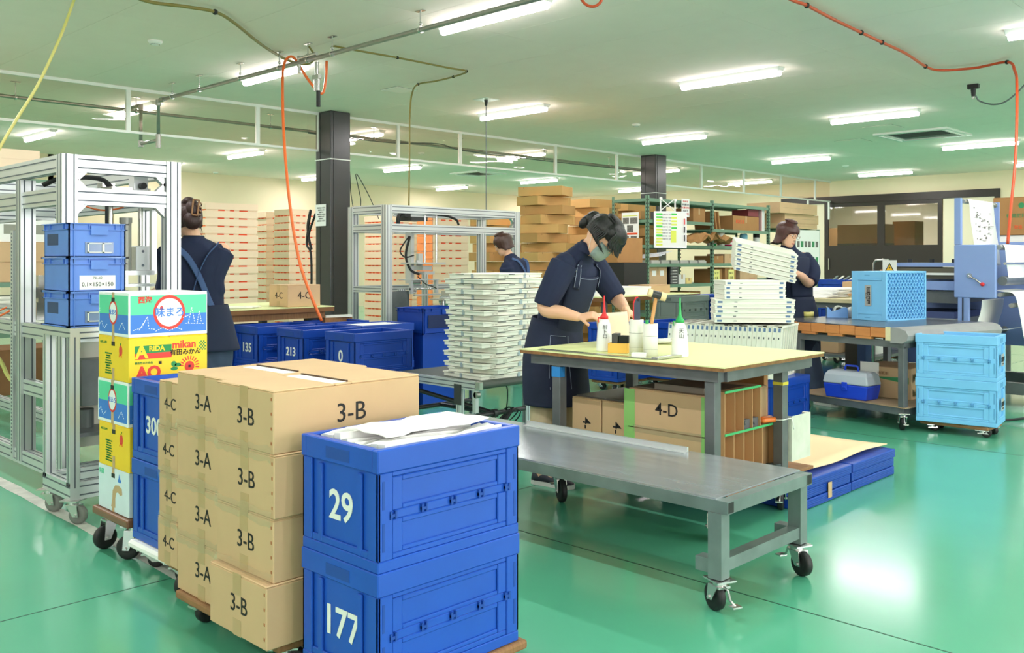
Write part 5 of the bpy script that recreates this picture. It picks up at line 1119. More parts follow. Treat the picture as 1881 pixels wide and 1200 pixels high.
sbox(1.15,1.78,.3,.3,.2,'brown carton on the top shelf of the first bay', M_carddk); rag(-7.4, 9.88+.95, 1.781, .11, .12, 'crumpled clear plastic bag beside the top shelf carton', mat('clear_bag',(214,214,206),rough=.3), cat='bag', name='plastic_bag')
for k in range(3): o = tag(MB().box((-.3,0,0),(0,.03,.26)).build('folder', M_carddk, None, (-7.23, 9.88+1.62+.09*k, 1.691), 0), 'brown folder leaning on the second bay top shelf, %s' % ORDN[k], 'folder', 'brown folders on the second bay shelf'); o.rotation_euler[0] = .2
sbox(2.2,1.69,.75,.3,.22,'long brown carton with red print on the second bay top shelf', M_carddk)
text('取扱注意', .06, [o for o in C.objects if o.name.startswith('cardboard_box')][-1], (.0012,.2,.13), (PI/2,0,PI/2), M_orng); 
tag(MB().box((-.28,0,0),(0,.30,.33)).build('dark_red_box', mat('maroon_box',(128,50,56),rough=.6), None, (-7.24, 9.88+2.62, 1.915-.0)), 'dark red box showing above the long brown carton', 'box'); C.objects[-1].scale = (1,1,.3)
for k in range(3): tag(MB().box((-.25,0,0),(0,.03,.36)).build('file_binder', M_white if k else mat('pink_binder',(214,170,170),rough=.6), None, (-7.23, 9.88+2.98+.04*k, 1.691)), 'upright file binder at the far shelf end, %s' % ORDN[k], 'binder', 'file binders at the far shelf end')
def can(y, z, r, h, m, label, lid=None, name='can', x=-.12):
    o = MB().lathe([(.001,0),(r,0),(r,h*.9),(r*.85,h*.93),(r*.85,h),(.001,h)], n=16).lathe([(r*1.001,h*.3),(r*1.004,h*.31),(r*1.004,h*.6),(r*1.001,h*.61)],mi=1,n=16).build(name, [m, lid or M_white], None, (-7.2+x, 9.88+y, z+.001)); return tag(o, label, 'can')
can(1.68,1.45,.04,.11,M_white,'white spray can on the second bay shelf, nearest the upright'); can(1.80,1.45,.035,.13,MATS['green_cap'],'green can on the second bay shelf'); can(1.98,1.45,.055,.26,M_ivory,'tall white cylinder on the second bay shelf'); can(2.22,1.45,.08,.10,mat('magenta_tin',(196,36,84),rough=.4),'magenta tin on the second bay shelf'); can(2.2+.2,1.45,.05,.12,M_black,'black can beside the magenta tin'); can(2.62,1.45,.06,.2,mat('cyan_bottle',(140,200,226),rough=.4),'pale blue bottle on the second bay shelf',name='bottle'); can(3.0,1.45,.05,.24,M_black,'tall black flask at the far shelf end',name='flask')
sbox(2.5,1.45,.4,.25,.12,'flat carton behind the pale blue bottle', M_carddk, x=-.25)
# crumpled kraft paper
def crumple(cx, cy, z, L, W, H, label, name='kraft_paper', m=M_carddk, rz=0, cat='paper'):
    mb = MB(); nx, ny = 14, 8; vs = []
    for i in range(nx+1):
        for j in range(ny+1): vs.append((W*(j/ny-.5)+random.uniform(-.02,.02), L*(i/nx-.5)+random.uniform(-.015,.015), H*(.5+.5*math.sin(PI*i/nx))*random.uniform(.15,1)))
    fs = []
    for i in range(nx):
        for j in range(ny):
            a_ = i*(ny+1)+j; fs += [(a_, a_+1, a_+ny+2), (a_, a_+ny+2, a_+ny+1)]
    o = mb.add(vs, fs).build(name, m, None, (cx,cy,z), rz); s_ = o.modifiers.new('s','SOLIDIFY'); s_.thickness = .002; return tag(o, label, cat)
crumple(-7.2, 9.88+1.3, 1.456, 1.25, .34, .2, 'crumpled brown kraft paper spilling over the shelf edge')
# whiteboard, papers, hanger frame
wb = thing('hanging_whiteboard', 'hanging whiteboard with rows of green and yellow strips on the shelving', 'whiteboard', (-7.05, 10.15, 1.42), -.50)
MB().box((0,-.21,0),(.015,.24,.46)).build('board', M_white, wb); 
fr_ = MB(); fr_.box((0,-.215,-.01),(.02,.245,.0)).box((0,-.215,.46),(.02,.245,.47)).box((0,-.22,-.01),(.02,-.21,.47)).box((0,.24,-.01),(.02,.25,.47)); fr_.build('board_frame', M_alu, wb)
M_gs = mat('green_strip',(80,210,90),rough=.7); M_ys = mat('yellow_strip',(226,236,100),rough=.7)
for k in range(11): MB().box((.0152,-.19,.42-k*.04),(.0162,-.10,.435-k*.04+.01)).build('strip', M_gs if k in (0,1,4,7) else M_ys, wb)
for k in range(5): MB().box((.0152,.03,.42-k*.045),(.0162,.11,.445-k*.045)).build('strip', M_gs if k in (0,4) else M_ys, wb)
MB().box((.0152,.02,.06),(.0162,.10,.22)).build('strip', M_ys, wb)
for k in range(9): text('作業予定一覧表示'[:6+(k%2)], .02, wb, (.0165,-.04,.425-k*.04), (PI/2,0,PI/2), M_grey,'handwriting')
for k, m_ in enumerate((MATS['red_cap'], M_black, M_black)): MB().cyl((.025,.215,.38-k*.11),(.025,.215,.30-k*.11),.008,8).build('marker', m_, wb)
MB().bar((.0,-.12,.47),(.0,-.12,.66),.015).bar((.0,.09,.47),(.0,.09,.64),.015).bar((.0,-.12,.64),(.0,.09,.48),.01).bar((.0,-.12,.48),(.0,.09,.64),.01).cyl((.0,-.12,.64),(.02,-.12,.64),.02).cyl((.0,.09,.62),(.02,.09,.62),.02).build('hanging_frame', M_white, wb)
po = thing('poster', 'small printed poster with photographs and a red band on the shelving end', 'poster', (-7.45, 9.845, 1.43)); MB().box((-.14,-.004,0),(.14,.0,.45)).build('sheet', M_paper, po)
MB().box((-.12,-.005,.155),(.12,-.0042,.18)).build('red_band', M_orng, po); MB().box((-.12,-.005,.40),(.12,-.0042,.41)).build('yellow_band', M_ys, po)
for (x, z, w, h) in ((-.12,.3,.1,.08),(.0,.3,.12,.08),(-.05,.19,.1,.09),(-.12,.02,.1,.12),(.01,.02,.1,.12)): MB().box((x,-.005,z),(x+w,-.0042,z+h)).build('picture_block', mat('print_grey',(120,118,112),rough=.8,var=.5,scale=60), po)
pp = thing('paper_notice', 'white printed sheet taped to the shelving top beam', 'notice', (-7.17, 10.62, 1.84)); MB().box((0,0,0),(.002,.19,.25)).build('sheet', M_paper, pp)
for k in range(5): text('部品棚 管理表'[:5+k%3], .03, pp, (.003,.095,.21-k*.042), (PI/2,0,PI/2), M_grey if k%2 else M_fr, 'printed_text')
# second rack with large flat cartons on top
r2 = thing('green_rack', 'green rack carrying large flattened cartons near the far doors', 'rack', (-7.2, 13.7, 0))
for x in (0,-.6):
    for y in (0,1.0): MB().box((x-.02,y-.02,0),(x+.02,y+.02,1.76)).build('upright', M_shelf, r2)
for z in (.4,.95,1.35,1.75): MB().box((-.6,0,z-.03),(0,1.0,z)).build('shelf_board', M_shelf, r2)
MB().box((.021,-.0,1.12),(.024,1.0,1.74)).build('notice_board', M_paper, r2)
for k in range(14): MB().box((.0242,.08+.13*(k%7),1.2+.26*(k//7)),(.0248,.17+.13*(k%7),1.3+.26*(k//7))).build('posted_print', MATS['print_grey'] if k%3 else M_gprint, r2)
for k, (y0, y1, z0, z1, x) in enumerate(((-.3,.9,1.761,1.84,0),(-.2,.95,1.842,1.99,.0),(-.45,.8,1.992,2.16,.05))):
    tag(MB().box((-.55+x,y0,z0),(.03+x,y1,z1)).box((.031+x,y0+.1,(z0+z1)/2-.002),(.033+x,y1-.1,(z0+z1)/2+.002),1).build('flat_carton', [M_card, M_film], None, (-7.2,13.7,0)), 'large flat carton on the green rack, %s' % ('lowest','middle','highest')[k], 'box', 'flat cartons on the green rack')
# left rack behind the near frame
r3 = thing('green_rack', 'green rack with boxes behind the nearest machine frame', 'rack', (-10.4, 1.4, 0))
for x in (0,-.6):
    for y in (0,2.35): MB().box((x-.025,y-.025,0),(x+.025,y+.025,2.12)).build('upright', M_shelf, r3)
for z in (.5,1.02,2.1): MB().box((-.6,0,z-.05),(0.03,2.35,z)).build('shelf_board', M_shelf, r3)
for k in range(3):
    for j in range(2): carton(-10.4, 1.47+.735*k, 1.021+.21*j, .5, .72, .208, 'plain carton on the left rack, %s column, %s row' % (ORDN[k], ('lower','upper')[j]), 'plain cartons on the left rack', M_card, tape=False, staples=False)
for k in range(7): tag(MB().box((-.4,0,0),(0,.26,.26)).box((.0005,.05,.08),(.001,.2,.18),1).build('white_box', [M_white, M_seam], None, (-10.42, 1.6+.3*k, 1.441)), 'white box on top of the plain cartons, %s from the wall end' % ORDN[k], 'box', 'white boxes on the left rack')
for k in range(3): tag(MB().box((-.5,0,0),(0,1.9,.1)).box((.0,.3,.02),(.001,1.5,.08),1).build('long_box', [M_cream, M_cream], None, (-10.42, 1.5+.05*k, 2.101+.101*k)), 'long cream box on top of the left rack, %s' % ('lowest','middle','highest')[k], 'box', 'long cream boxes on the left rack')
for k in range(9): tag(MB().box((-.45,0,0),(0,2.0,.038)).box((0,.2,.005),(.001,1.8,.012),1).build('wooden_strip_bundle', [M_ivory, M_shade], None, (-10.42, 1.55+.02*(k%3), .501+.042*k)), 'cream strip bundle under the cartons on the left rack, %s' % ORD[8-k], 'bundle', 'cream strip bundles on the left rack')
carton(-9.3, 2.2, .0, .6, 1.2, .42, 'dark brown carton on the floor beyond the near frame', None, M_mdf, tape=False, staples=False)

# ---------------------------------------------------------------- tables and crates behind the masked woman
t3 = thing('packing_table', 'far packing table with pale green mat in front of the green shelving', 'table', (-6.55, 8.5, 0))
MB().box((-.45,-.9,.852),(.45,.92,.858)).build('mat', M_matg, t3); MB().box((-.45,-.9,.81),(.45,.92,.8515)).build('tabletop', M_mdf, t3)
for sx in (-.38,.38):
    for sy in (-.8,.8): MB().box((sx-.025,sy-.025,0),(sx+.025,sy+.025,.8095)).build('leg', M_grey, t3)
for k in range(4): tag(MB().box((-.25,-.45,0),(.25,.45,.022)).build('white_sheet_stack', M_paper, None, (-6.5, 8.15+.03*k, .859+.0225*k), .03*k), 'flat white panel lying on the far packing table, %s' % ORD[3-k], 'panel', 'white panels on the far table')
carton(-6.35, 8.75, .859, .3, .42, .1, 'low open cardboard box on the far packing table', None, M_card, tape=False, staples=False)
o = MB().box((0,0,0),(.4,.45,.36)).build('black_box', M_black, None, (-7.15, 8.8, .859)); tag(o, 'black box beside the cartons on the far table', 'box'); carton(-6.85, 8.8, 1.22, .38, .5, .3, 'brown carton standing on the black box', None, M_carddk, tape=False, staples=False); rag(-6.95, 8.98, 1.521, .1, .05, 'crumpled white packing paper on the brown carton', M_paper, cat='paper', name='packing_paper') if 0 else None
GR = mat('grey_green_plastic',(118,132,124),rough=.5); GRi = mat('dark_grey_green_plastic',(84,96,90),rough=.6)
def at_corner(px, D): p = V(px, 500, D); return p.x, p.y
for px, D, n, base, labs, m_, mi_, g_ in ((1232,8.9,2,.1,['deep blue open crate behind the mallet','lower deep blue crate behind the mallet'],M_bluedk,M_blueshade,'deep blue crates behind the table'),
      (1135,8.7,2,.1,['deep blue open crate just behind the woman\'s hands','lower deep blue crate just behind the woman\'s hands'],M_bluedk,M_blueshade,'deep blue crates behind the table'),
      (1252,9.7,3,.06,['grey crate on the stack under the far table','middle grey crate of the stack by the far table','lowest grey crate of the stack by the far table'],GR,GRi,'grey crates'),
      (1330,10.0,3,.06,['deep blue crate between the grey crates and the panels','middle deep blue crate between the grey crates and the panels','lowest deep blue crate between the grey crates and the panels'],M_bluedk,M_blueshade,'deep blue crates behind the table')):
    x_, y_ = at_corner(px, D); H_ = .27 if n == 3 else .275
    for i in range(n): fold_crate(x_, y_, base+H_*(n-1-i), labs[i], g_, None, H=H_-.001, m=m_, mi=mi_, open_top=i == 0)
    dolly(x_-.34, y_+.02, x_-.02, y_+.5, base-.002, ('dolly under the blue crates behind the mallet','dolly under the blue crates behind the hands','dolly under the grey crates','dolly under the blue crates beside the grey ones')[[1232,1135,1252,1330].index(px)], r=.022 if base < .09 else .035)
# vertical panels on blue crates
CR = [(-3.40,6.30,.005),(-3.84,6.30,.005)]
for k, (x, y, z) in enumerate(CR): fold_crate(x, y, z, 'deep blue crate carrying the upright ivory panels, %s from the trolley' % ORDN[k], 'deep blue crates under the upright panels', None, H=.352, L=.5, W=.43, m=M_bluedk, mi=M_blueshade, open_top=False)
vm = MB(); PV = .034
vm.box((-.015,-.248,.0),(.005,.248,.40),2).box((-.0165,-.25,.0),(.0190,-.235,.40),0).box((-.015,.235,0),(.0135,.25,.40),0).box((-.015,-.25,.39),(.0135,.25,.40),0).box((-.015,-.25,0),(.0135,.25,.01),0).box((.0137,-.252,.0),(.0163,-.23,.402),0).box((.0137,-.252,.385),(.0163,.252,.402),0)
for q in range(7): vm.box((.005,-.2+.065*q,.01),(.0125,-.197+.065*q,.39),0)
vm.box((-.008,-.2512,.355),(.009,-.25,.385),3).box((-.006,-.2512,.30),(.002,-.25,.315),4)
M_bst = mat('blue_grey_stamp',(96,122,160),rough=.7)
vme = vm.mesh('upright_panel', [M_ivory, M_clip, M_shade, M_bst, M_stamp])
for k in range(24):
    o = ob('upright_tray', vme, None, (-3.475-.0362*k, 6.54-.0087*k+random.uniform(-.0025,.0025), .358), .235+random.uniform(-.003,.003)); o.rotation_euler[1] = .075+random.uniform(0,.003)
    tag(o, 'upright ivory panel with blue stamp on the blue crates, %s from the trolley' % ORDN[k], 'panel', 'upright ivory panels on the blue crates')
h2 = MB(); h2.box((-.25,-.17,0),(.25,.17,.030),0).box((-.254,-.174,.022),(.254,.174,.032),0).box((-.235,-.1712,.006),(-.205,-.17,.02),3).box((.2,-.1712,.006),(.23,-.17,.02),3).box((-.13,-.1708,.01),(-.11,-.17,.015),4)
hme = h2.mesh('flat_panel', [M_ivory, M_clip, M_shade, M_bst, M_stamp])
for k in range(9):
    up = k >= 5; P = V(1380 if not up else 1376, 560, 7.22)
    o = ob('flat_tray', hme, None, (P.x+random.uniform(-.005,.005)-.0, P.y, .772+.036*k), YAW-(.12 if not up else -.02)+random.uniform(-.02,.02)); o.scale = (1.18 if not up else .93, 1, 1.06)
    tag(o, 'ivory panel lying flat on top of the upright panels, %s' % ORD[8-k], 'panel', 'ivory panels lying on the upright ones')
# darker panels and boxes further under the trolley
for k in range(7):
    o = ob('upright_tray', vme, None, (-4.15-.037*k, 7.95, .09), 0); o.rotation_euler[1] = -.06; o.scale = (1,1,1.25)
    tag(o, 'upright ivory panel seen behind the trolley leg, %s' % ORDN[k], 'panel', 'upright ivory panels behind the trolley')
tag(MB().box((-.45,-.3,.03),(.12,.3,.085)).build('low_platform', M_wood, None, (-4.2,7.95,0)), 'low platform under the panels behind the trolley', 'platform'); 
o = C.objects[-1]; o.location.z = -.029
# far right table with clutter
t4 = thing('packing_table', 'cluttered packing table behind the light blue crate', 'table', (-4.55, 10.1, 0))
MB().box((-.6,-.75,.80),(.6,.75,.84)).build('tabletop', mat('worn_light_board',(214,200,160),rough=.7,var=.1), t4); MB().box((-.55,-.7,.74),(.55,.7,.7995)).build('apron_rail', M_grey, t4)
for sx in (-.5,.5):
    for sy in (-.65,.65): MB().box((sx-.025,sy-.025,.1),(sx+.025,sy+.025,.74)).build('leg', M_grey, t4); caster(t4, sx, sy, .1, .042, 1.2, False)
MB().box((-.55,-.7,.22),(.55,.7,.25)).build('lower_shelf', M_grey, t4)
for k in range(8): tag(MB().box((-.2,-.28,0),(.2,.28,.012)).build('white_sheet', M_paper, None, (-4.75+.01*k, 9.75+.02*k, .841+.0125*k), .12*(k%3)), 'loose white sheet stacked on the cluttered table, %s' % ORD[7-k], 'paper', 'white sheets on the cluttered table')
carton(-4.5, 10.3, .841, .25, .25, .16, 'small open carton on the cluttered table', None, M_card, tape=False, staples=False); carton(-4.12, 10.55, .841, .3, .2, .30, 'tall brown carton at the far end of the cluttered table', None, M_carddk, tape=False, staples=False)
rag(-4.25, 10.15, .841, .12, .16, 'crumpled white gloves and cloth on the cluttered table', M_wglove); 
P=(-4.05,10.15); t = thing('tool_jar', 'pink and green jar of tools on the cluttered table', 'jar', (P[0],P[1],.841)); MB().lathe([(.06,0),(.07,.13),(.066,.13),(.056,.004),(.001,.004)],n=16).build('jar', mat('pink_jar',(236,150,150),rough=.4), t); MB().lathe([(.072,.12),(.076,.14),(.07,.14)],n=16).build('green_rim', M_gs, t); MB().cyl((0,0,.02),(.03,0,.22),.02,8).build('red_tool', MATS['red_cap'], t); MB().cyl((.02,.03,.02),(.07,.06,.22),.012,8).build('white_tool', M_white, t)
t = thing('glue_bottle', 'small red-nozzle bottle on the cluttered table', 'bottle', (-4.4,10.05,.841)); MB().lathe([(.001,0),(.035,0),(.035,.12),(.02,.15)],n=14).build('bottle_body', M_white, t); MB().lathe([(.02,.15),(.012,.17),(.004,.28)],n=10).build('nozzle_cap', MATS['red_cap'], t)
for k, (x, y, lab) in enumerate(((-5.0,10.95,'nearest the carrying woman'),(-4.55,11.1,'in the middle'),(-4.1,11.25,'nearest the light blue crate'))):
    for i in range(3): fold_crate(x, y, .08+.31*(2-i), 'deep blue crate behind the cluttered table, %s, %s' % (lab, ORD[i]), 'deep blue crates behind the cluttered table', ('208','4','36')[k] if i == 1 else None, H=.309, m=M_bluedk, mi=M_blueshade, open_top=i == 0)
    dolly(x-.35, y+.02, x-.01, y+.5, .078, 'dolly under the blue crates %s' % lab, r=.03)
    for j in range(5): tag(MB().bar((0,0,0),(.05+.03*j,.2,.12),.03,.008).build('protruding_strip', M_ivory if j%2 else GR, None, (x-.3+.05*j, y+.1, .93)), 'thin strip sticking out of the crates %s, %s' % (lab, ORDN[j]), 'strip', 'strips sticking out of the far crates')
carton(-4.45, 9.55, .251, .35, .35, .3, 'brown carton on the shelf under the cluttered table', None, M_card, tape=False, staples=False); sb = MB().box((0,0,0),(.2,.2,.22)).build('grey_box', M_white, None, (-4.3,9.7,.251)); tag(sb, 'grey-white box on the shelf under the cluttered table', 'box')
# ================================================================ PEOPLE
M_skin = mat('skin', (230,180,148), rough=.5, var=.03, scale=8)
M_skin.node_tree.nodes['Principled BSDF'].inputs['Subsurface Weight'].default_value = .08
M_navy = mat('navy_cotton', (25,35,66), rough=.85, var=.12, scale=9, bump=.3, bscale=500)
M_apron = mat('navy_denim_apron', (24,34,62), rough=.8, var=.15, scale=7, bump=.3, bscale=600)
M_strap = mat('denim_strap', (62,86,130), rough=.8); M_stitch = mat('pale_stitching', (176,190,214), rough=.8)
M_hairb = mat('black_hair', (12,10,11), rough=.45, bump=.5, bscale=50, stretch=(4,4,.3))
M_hairr = mat('reddish_brown_hair', (50,24,20), rough=.5, bump=.5, bscale=50, stretch=(4,4,.3))
M_jean = mat('blue_denim', (58,72,96), rough=.85, var=.15, scale=10); M_beige = mat('beige_trousers', (184,168,136), rough=.85, var=.08, scale=8)
M_shoe = mat('dark_shoe', (40,44,56), rough=.6); M_sole = mat('white_sole', (210,210,204), rough=.6)
HEAD = [(-.112,.018,.076,.045),(-.10,.036,.086,.01),(-.08,.051,.090,-.04),(-.05,.062,.090,-.068),(-.02,.068,.089,-.084),(.01,.072,.086,-.093),(.04,.074,.087,-.096),(.07,.067,.076,-.088),(.095,.047,.052,-.066),(.108,.022,.022,-.032)]
def frame3(f, up):
    f = Vector(f).normalized(); up = Vector(up); up = (up-f*up.dot(f)).normalized(); r = f.cross(up)
    return Matrix((r, f, up)).transposed().to_4x4()          # columns: right, forward, up
def lerp_rows(rows, t):
    n = len(rows)-1; x = min(max(t, 0), 1)*n; i = min(int(x), n-1); k = x-i
    P = lambda j: rows[min(max(j, 0), n)]
    out = []
    for a, b, c, d in zip(P(i-1), P(i), P(i+1), P(i+2)): out.append(.5*((2*b)+(c-a)*k+(2*a-5*b+4*c-d)*k*k+(3*b-a-3*c+d)*k**3))
    return out
def remesh(o, vox, sm=4):
    m = o.modifiers.new('r', 'REMESH'); m.mode = 'VOXEL'; m.voxel_size = vox; m.use_smooth_shade = True
    s = o.modifiers.new('s', 'SMOOTH'); s.iterations = sm; s.factor = .5
class Person:
    def __init__(s, label, px, D0, f, name='person'):
        s.D0 = D0; s.X0 = (px-940.5)/FOC*D0; x, y = w2(s.X0, D0)
        s.t = thing(name, label, 'person', (x, y, 0), YAW); s.f = Vector((f[0], f[1], 0)).normalized(); s.l = Vector((-s.f.y, s.f.x, 0))
        s.body = MB(); s.shirt = MB()
    def P(s, px, py, dv=0):
        D = s.D0+dv; return Vector(((px-940.5)/FOC*D-s.X0, dv, EYE-(py-HZ)*D/FOC))
    def rings(s, rows, n=28, k=24, off=0, a0=0, a1=2*PI, t0=0, t1=1):
        out = []
        for i in range(k+1):
            c0, c1, c2, hw, hf, hb, lean = lerp_rows(rows, t0+(t1-t0)*i/k); fw = (s.f*math.cos(lean)-Vector((0,0,1))*math.sin(lean)); ring = []
            for j in range(n):
                a = a0+(a1-a0)*j/(n if a1-a0 > 6.28 else n-1); ca, sa = math.cos(a), math.sin(a)
                e = lambda q: math.copysign(abs(q)**.85, q)
                ring.append(Vector((c0, c1, c2))+s.l*(-(hw+off)*e(ca))+fw*((hf if sa > 0 else hb)+off)*e(sa))
            out.append(ring)
        return out
    def torso(s, rows, shirt_rows=None):
        s.rows = rows; s.body.loft(s.rings([r[:3]+(r[3]*.93, r[4]*.93, r[5]*.93, r[6]) for r in rows]))
        s.shirt.loft(s.rings(rows))
    def limb(s, pts, rad, cloth=None, frac=None, cr=1.25, mb=None):
        pts = smooth(pts, 6); n = len(pts); rr = [lerp_rows([(r,) for r in rad], i/(n-1))[0] for i in range(n)]
        (mb or s.body).tube(pts, .03, 12, rad=rr)
        if frac:
            m = max(2, int(n*frac)); cloth.tube(pts[:m], .03, 14, rad=[r*cr+.008 for r in rr[:m]])
    def hand(s, w, d, nrm, curl=.6, sc=1.0, thumb=1, spread=.12):
        d = Vector(d).normalized(); nrm = Vector(nrm); nrm = (nrm-d*nrm.dot(d)).normalized(); side = d.cross(nrm)*thumb
        R = lambda a, v, k: v*math.cos(a)+k.cross(v)*math.sin(a)+k*k.dot(v)*(1-math.cos(a))
        c = Vector(w); mb = s.body; rings = []
        for t, hw, ht in ((-.01,.021,.017),(.02,.028,.016),(.05,.036,.015),(.075,.037,.013),(.085,.033,.011)):
            rings.append([c+d*t*sc+side*hw*sc*math.cos(a)+nrm*ht*sc*math.sin(a) for a in [2*PI*i/12 for i in range(12)]])
        mb.loft(rings)
        for k, (off, ln) in enumerate(((.027,.070),(.009,.078),(-.009,.073),(-.026,.058))):
            p = c+d*.078*sc+side*off*sc; dd = (d+side*off*spread*20*.1).normalized(); pts = [p-dd*.02, p]; cu = curl*(1+.12*k)
            for q, L in enumerate((.42,.33,.25)):
                dd = R(-cu*(.7,1.0,.8)[q], dd, side*thumb if thumb else side) if 0 else (dd*math.cos(cu*(.7,1.0,.8)[q])-nrm*math.sin(cu*(.7,1.0,.8)[q])).normalized() if q == 0 else (dd*math.cos(cu*.8)+(dd.cross(side)*thumb).normalized()*math.sin(cu*.8)*(1 if (dd.cross(side)*thumb).dot(-nrm) > (-(dd.cross(side)*thumb)).dot(-nrm) else -1)).normalized()
                p = p+dd*ln*L*sc; pts.append(p)
            mb.tube(smooth(pts, 3), .008*sc, 8, rad=[(.0092-.0022*i/12)*sc for i in range(len(smooth(pts, 3)))])
        p = c+d*.02*sc+side*.024*sc; td = (d*.6+side*.55-nrm*.45).normalized(); pts = [c+d*.01*sc+side*.01*sc, p, p+td*.033*sc, p+td*.033*sc+(td+d*.4-nrm*.5).normalized()*.028*sc]
        mb.tube(smooth(pts, 4), .01*sc, 8, rad=[(.0125-.0035*i/12)*sc for i in range(13)])
    def head(s, c, f, up, sc=1.0):
        s.hc = Vector(c); s.HM = Matrix.Translation(s.hc) @ frame3(f, up) @ Matrix.Scale(sc, 4)
        def ring(z, w, yf, yb, n=20): 
            cy = (yf+yb)/2; hy = (yf-yb)/2
            return [(w*math.cos(2*PI*i/n), cy+hy*math.sin(2*PI*i/n), z) for i in range(n)]
        s.body.loft([ring(*r) for r in HEAD], T=s.HM)
        s.body.prism([(-.004,.085),(.004,.085),(.0015,.1),(-.0015,.1)], 'z', -.03, .018, T=s.HM); s.body.ball((0,.094,-.028), (.014,.014,.011), T=s.HM)
        for sx in (-1, 1): s.body.ball((sx*.071,-.005,-.01), (.010,.018,.03), 10, 8, T=s.HM)
    def face(s, eyes=True, mouth=True):
        t = s.t
        if eyes:
            for sx in (-1, 1):
                MB().ball((sx*.031,.0785,.004), (.014,.008,.0055), T=s.HM).build('eye', mat('eye_white',(240,238,234),rough=.3), t); MB().ball((sx*.031,.0845,.003), (.005,.003,.005), T=s.HM).build('iris', M_ink, t)
            MB().tube([s.HM @ Vector(p) for p in ((-.05,.083,.025),(-.03,.092,.03),(-.014,.091,.027))], .003, 5).tube([s.HM @ Vector(p) for p in ((.05,.083,.025),(.03,.092,.03),(.014,.091,.027))], .003, 5).build('eyebrows', s.hm, t)
        if mouth: MB().ball((0,.089,-.066), (.022,.007,.006), T=s.HM).build('mouth', mat('lips',(190,100,92),rough=.45), t)
    def hair(s, m, low, sc=1.10, top=.016, sag=0, name='hair', extra=()):
        s.hm = m; mb = MB(); na, nr = 56, 16; rings = []
        for i in range(nr+1):
            q = i/nr; ring = []
            for j in range(na):
                a = 2*PI*j/na; lo = low(a); z = .112+top-( .112+top-lo)*(q**1.25)
                zc = min(max(z, -.09), .107)
                rows = HEAD; k = 0
                while k < len(rows)-2 and rows[k+1][0] < zc: k += 1
                r0, r1 = rows[k], rows[k+1]; u = (zc-r0[0])/(r1[0]-r0[0]); w, yf, yb = [r0[e]+(r1[e]-r0[e])*u for e in (1,2,3)]
                if z < -.02: w = max(w, .066); yb = min(yb, -.08)
                if z > .107: f_ = math.sqrt(max(0, 1-((z-.107)/(top+.005))**2)); w *= 2.0*f_**.9+.02; yf *= 1.9*f_**.9+.02; yb *= 1.6*f_**.9+.02
                rdg = 1+.012*math.sin(j*3.7)+.010*math.sin(j*8.1+i*.4)
                cy = (yf+yb)/2; hy = (yf-yb)/2
                fs_ = 1+(sc-1)*(1-.6*max(0, math.sin(a))*q); ring.append((w*fs_*rdg*math.cos(a)+.006*math.copysign(1, math.cos(a)), cy+(hy*fs_*rdg+.005)*math.sin(a)-.003, z))
            rings.append(ring)
        mb.loft(rings, caps=True, T=s.HM)
        for c_, r_ in extra: mb.ball(c_, r_, 18, 12, T=s.HM)
        o = mb.build(name, m, s.t); remesh(o, .0055, 5); return o
    def locks(s, pts_list, r, m, name='hair_lock'):
        mb = MB()
        for pts in pts_list:
            pp = [s.HM @ Vector(p) for p in pts]; q = smooth(pp, 5); n = len(q); mb.tube(q, r, 6, rad=[r*(1-.75*(i/(n-1))**2) for i in range(n)], flat=.7)
        return mb.build(name, m, s.t)
    def collar(s, c, rad, up, m=None):
        c = Vector(c); u = Vector(up).normalized(); a = s.l; b = u.cross(a).normalized(); mb = MB(); rings = []
        for z, r in ((-.025,1.25),(0,1.12),(.025,1.0),(.03,1.02),(.005,1.2),(-.02,1.4)):
            rings.append([c+u*z+a*rad*r*math.cos(2*PI*i/24)+b*rad*r*math.sin(2*PI*i/24) for i in range(24)])
        return mb.loft(rings, caps=False).build('collar', m or M_navy, s.t)
    def leg(s, hip, knee, ankle, toe, m, cloth_mb, r=(.085,.06,.045), cr=1.15, low=.94):
        s.limb([hip, (Vector(hip)+Vector(knee))/2, knee, (Vector(knee)+Vector(ankle))/2+Vector((0,0,0)), ankle], [r[0], (r[0]+r[1])/2, r[1], r[1]*.95, r[2]], cloth_mb, low, cr)
        a = Vector(ankle); t_ = Vector(toe); d = (t_-a); d.z = 0; L = d.length; d.normalize(); sd = Vector((-d.y, d.x, 0)); g = .0
        sh = MB(); rings = []
        for q, hw, h in ((-.055,.028,.07),(-.03,.036,.085),(.02,.036,.085),(.08,.04,.06),(.14,.045,.048),(.185,.036,.036),(.20,.016,.025)):
            b = Vector((a.x, a.y, 0))+d*q; rings.append([b+sd*hw*math.cos(u)+Vector((0,0,.022+(h-.022)*(math.sin(u) if math.sin(u) > 0 else .0)-(0.0 if math.sin(u) > 0 else 0))) for u in [2*PI*i/14 for i in range(14)]])
        sh.loft(rings).build('shoe', M_shoe, s.t)
        so = MB(); so.prism([tuple((Vector((a.x, a.y, 0))+d*q+sd*w_)[:2]) for q, w_ in ((-.06,-.025),(-.03,-.038),(.06,-.04),(.14,-.047),(.195,-.03),(.208,0),(.195,.03),(.14,.047),(.06,.04),(-.03,.038),(-.06,.025),(-.065,0))][::-1], 'z', .001, .024).build('sole', M_sole, s.t)
        s.body.tube([a, a+Vector((0,0,-.03)), Vector((a.x,a.y,.05))+d*.08], .03, 10, rad=[.036,.034,.028])
    def finish(s, vox=.006, shirtm=None, svox=.007):
        b = s.body.build('body', M_skin, s.t); remesh(b, vox, 3)
        sh = s.shirt.build('shirt', shirtm or M_navy, s.t); remesh(sh, svox, 3)
        return b, sh
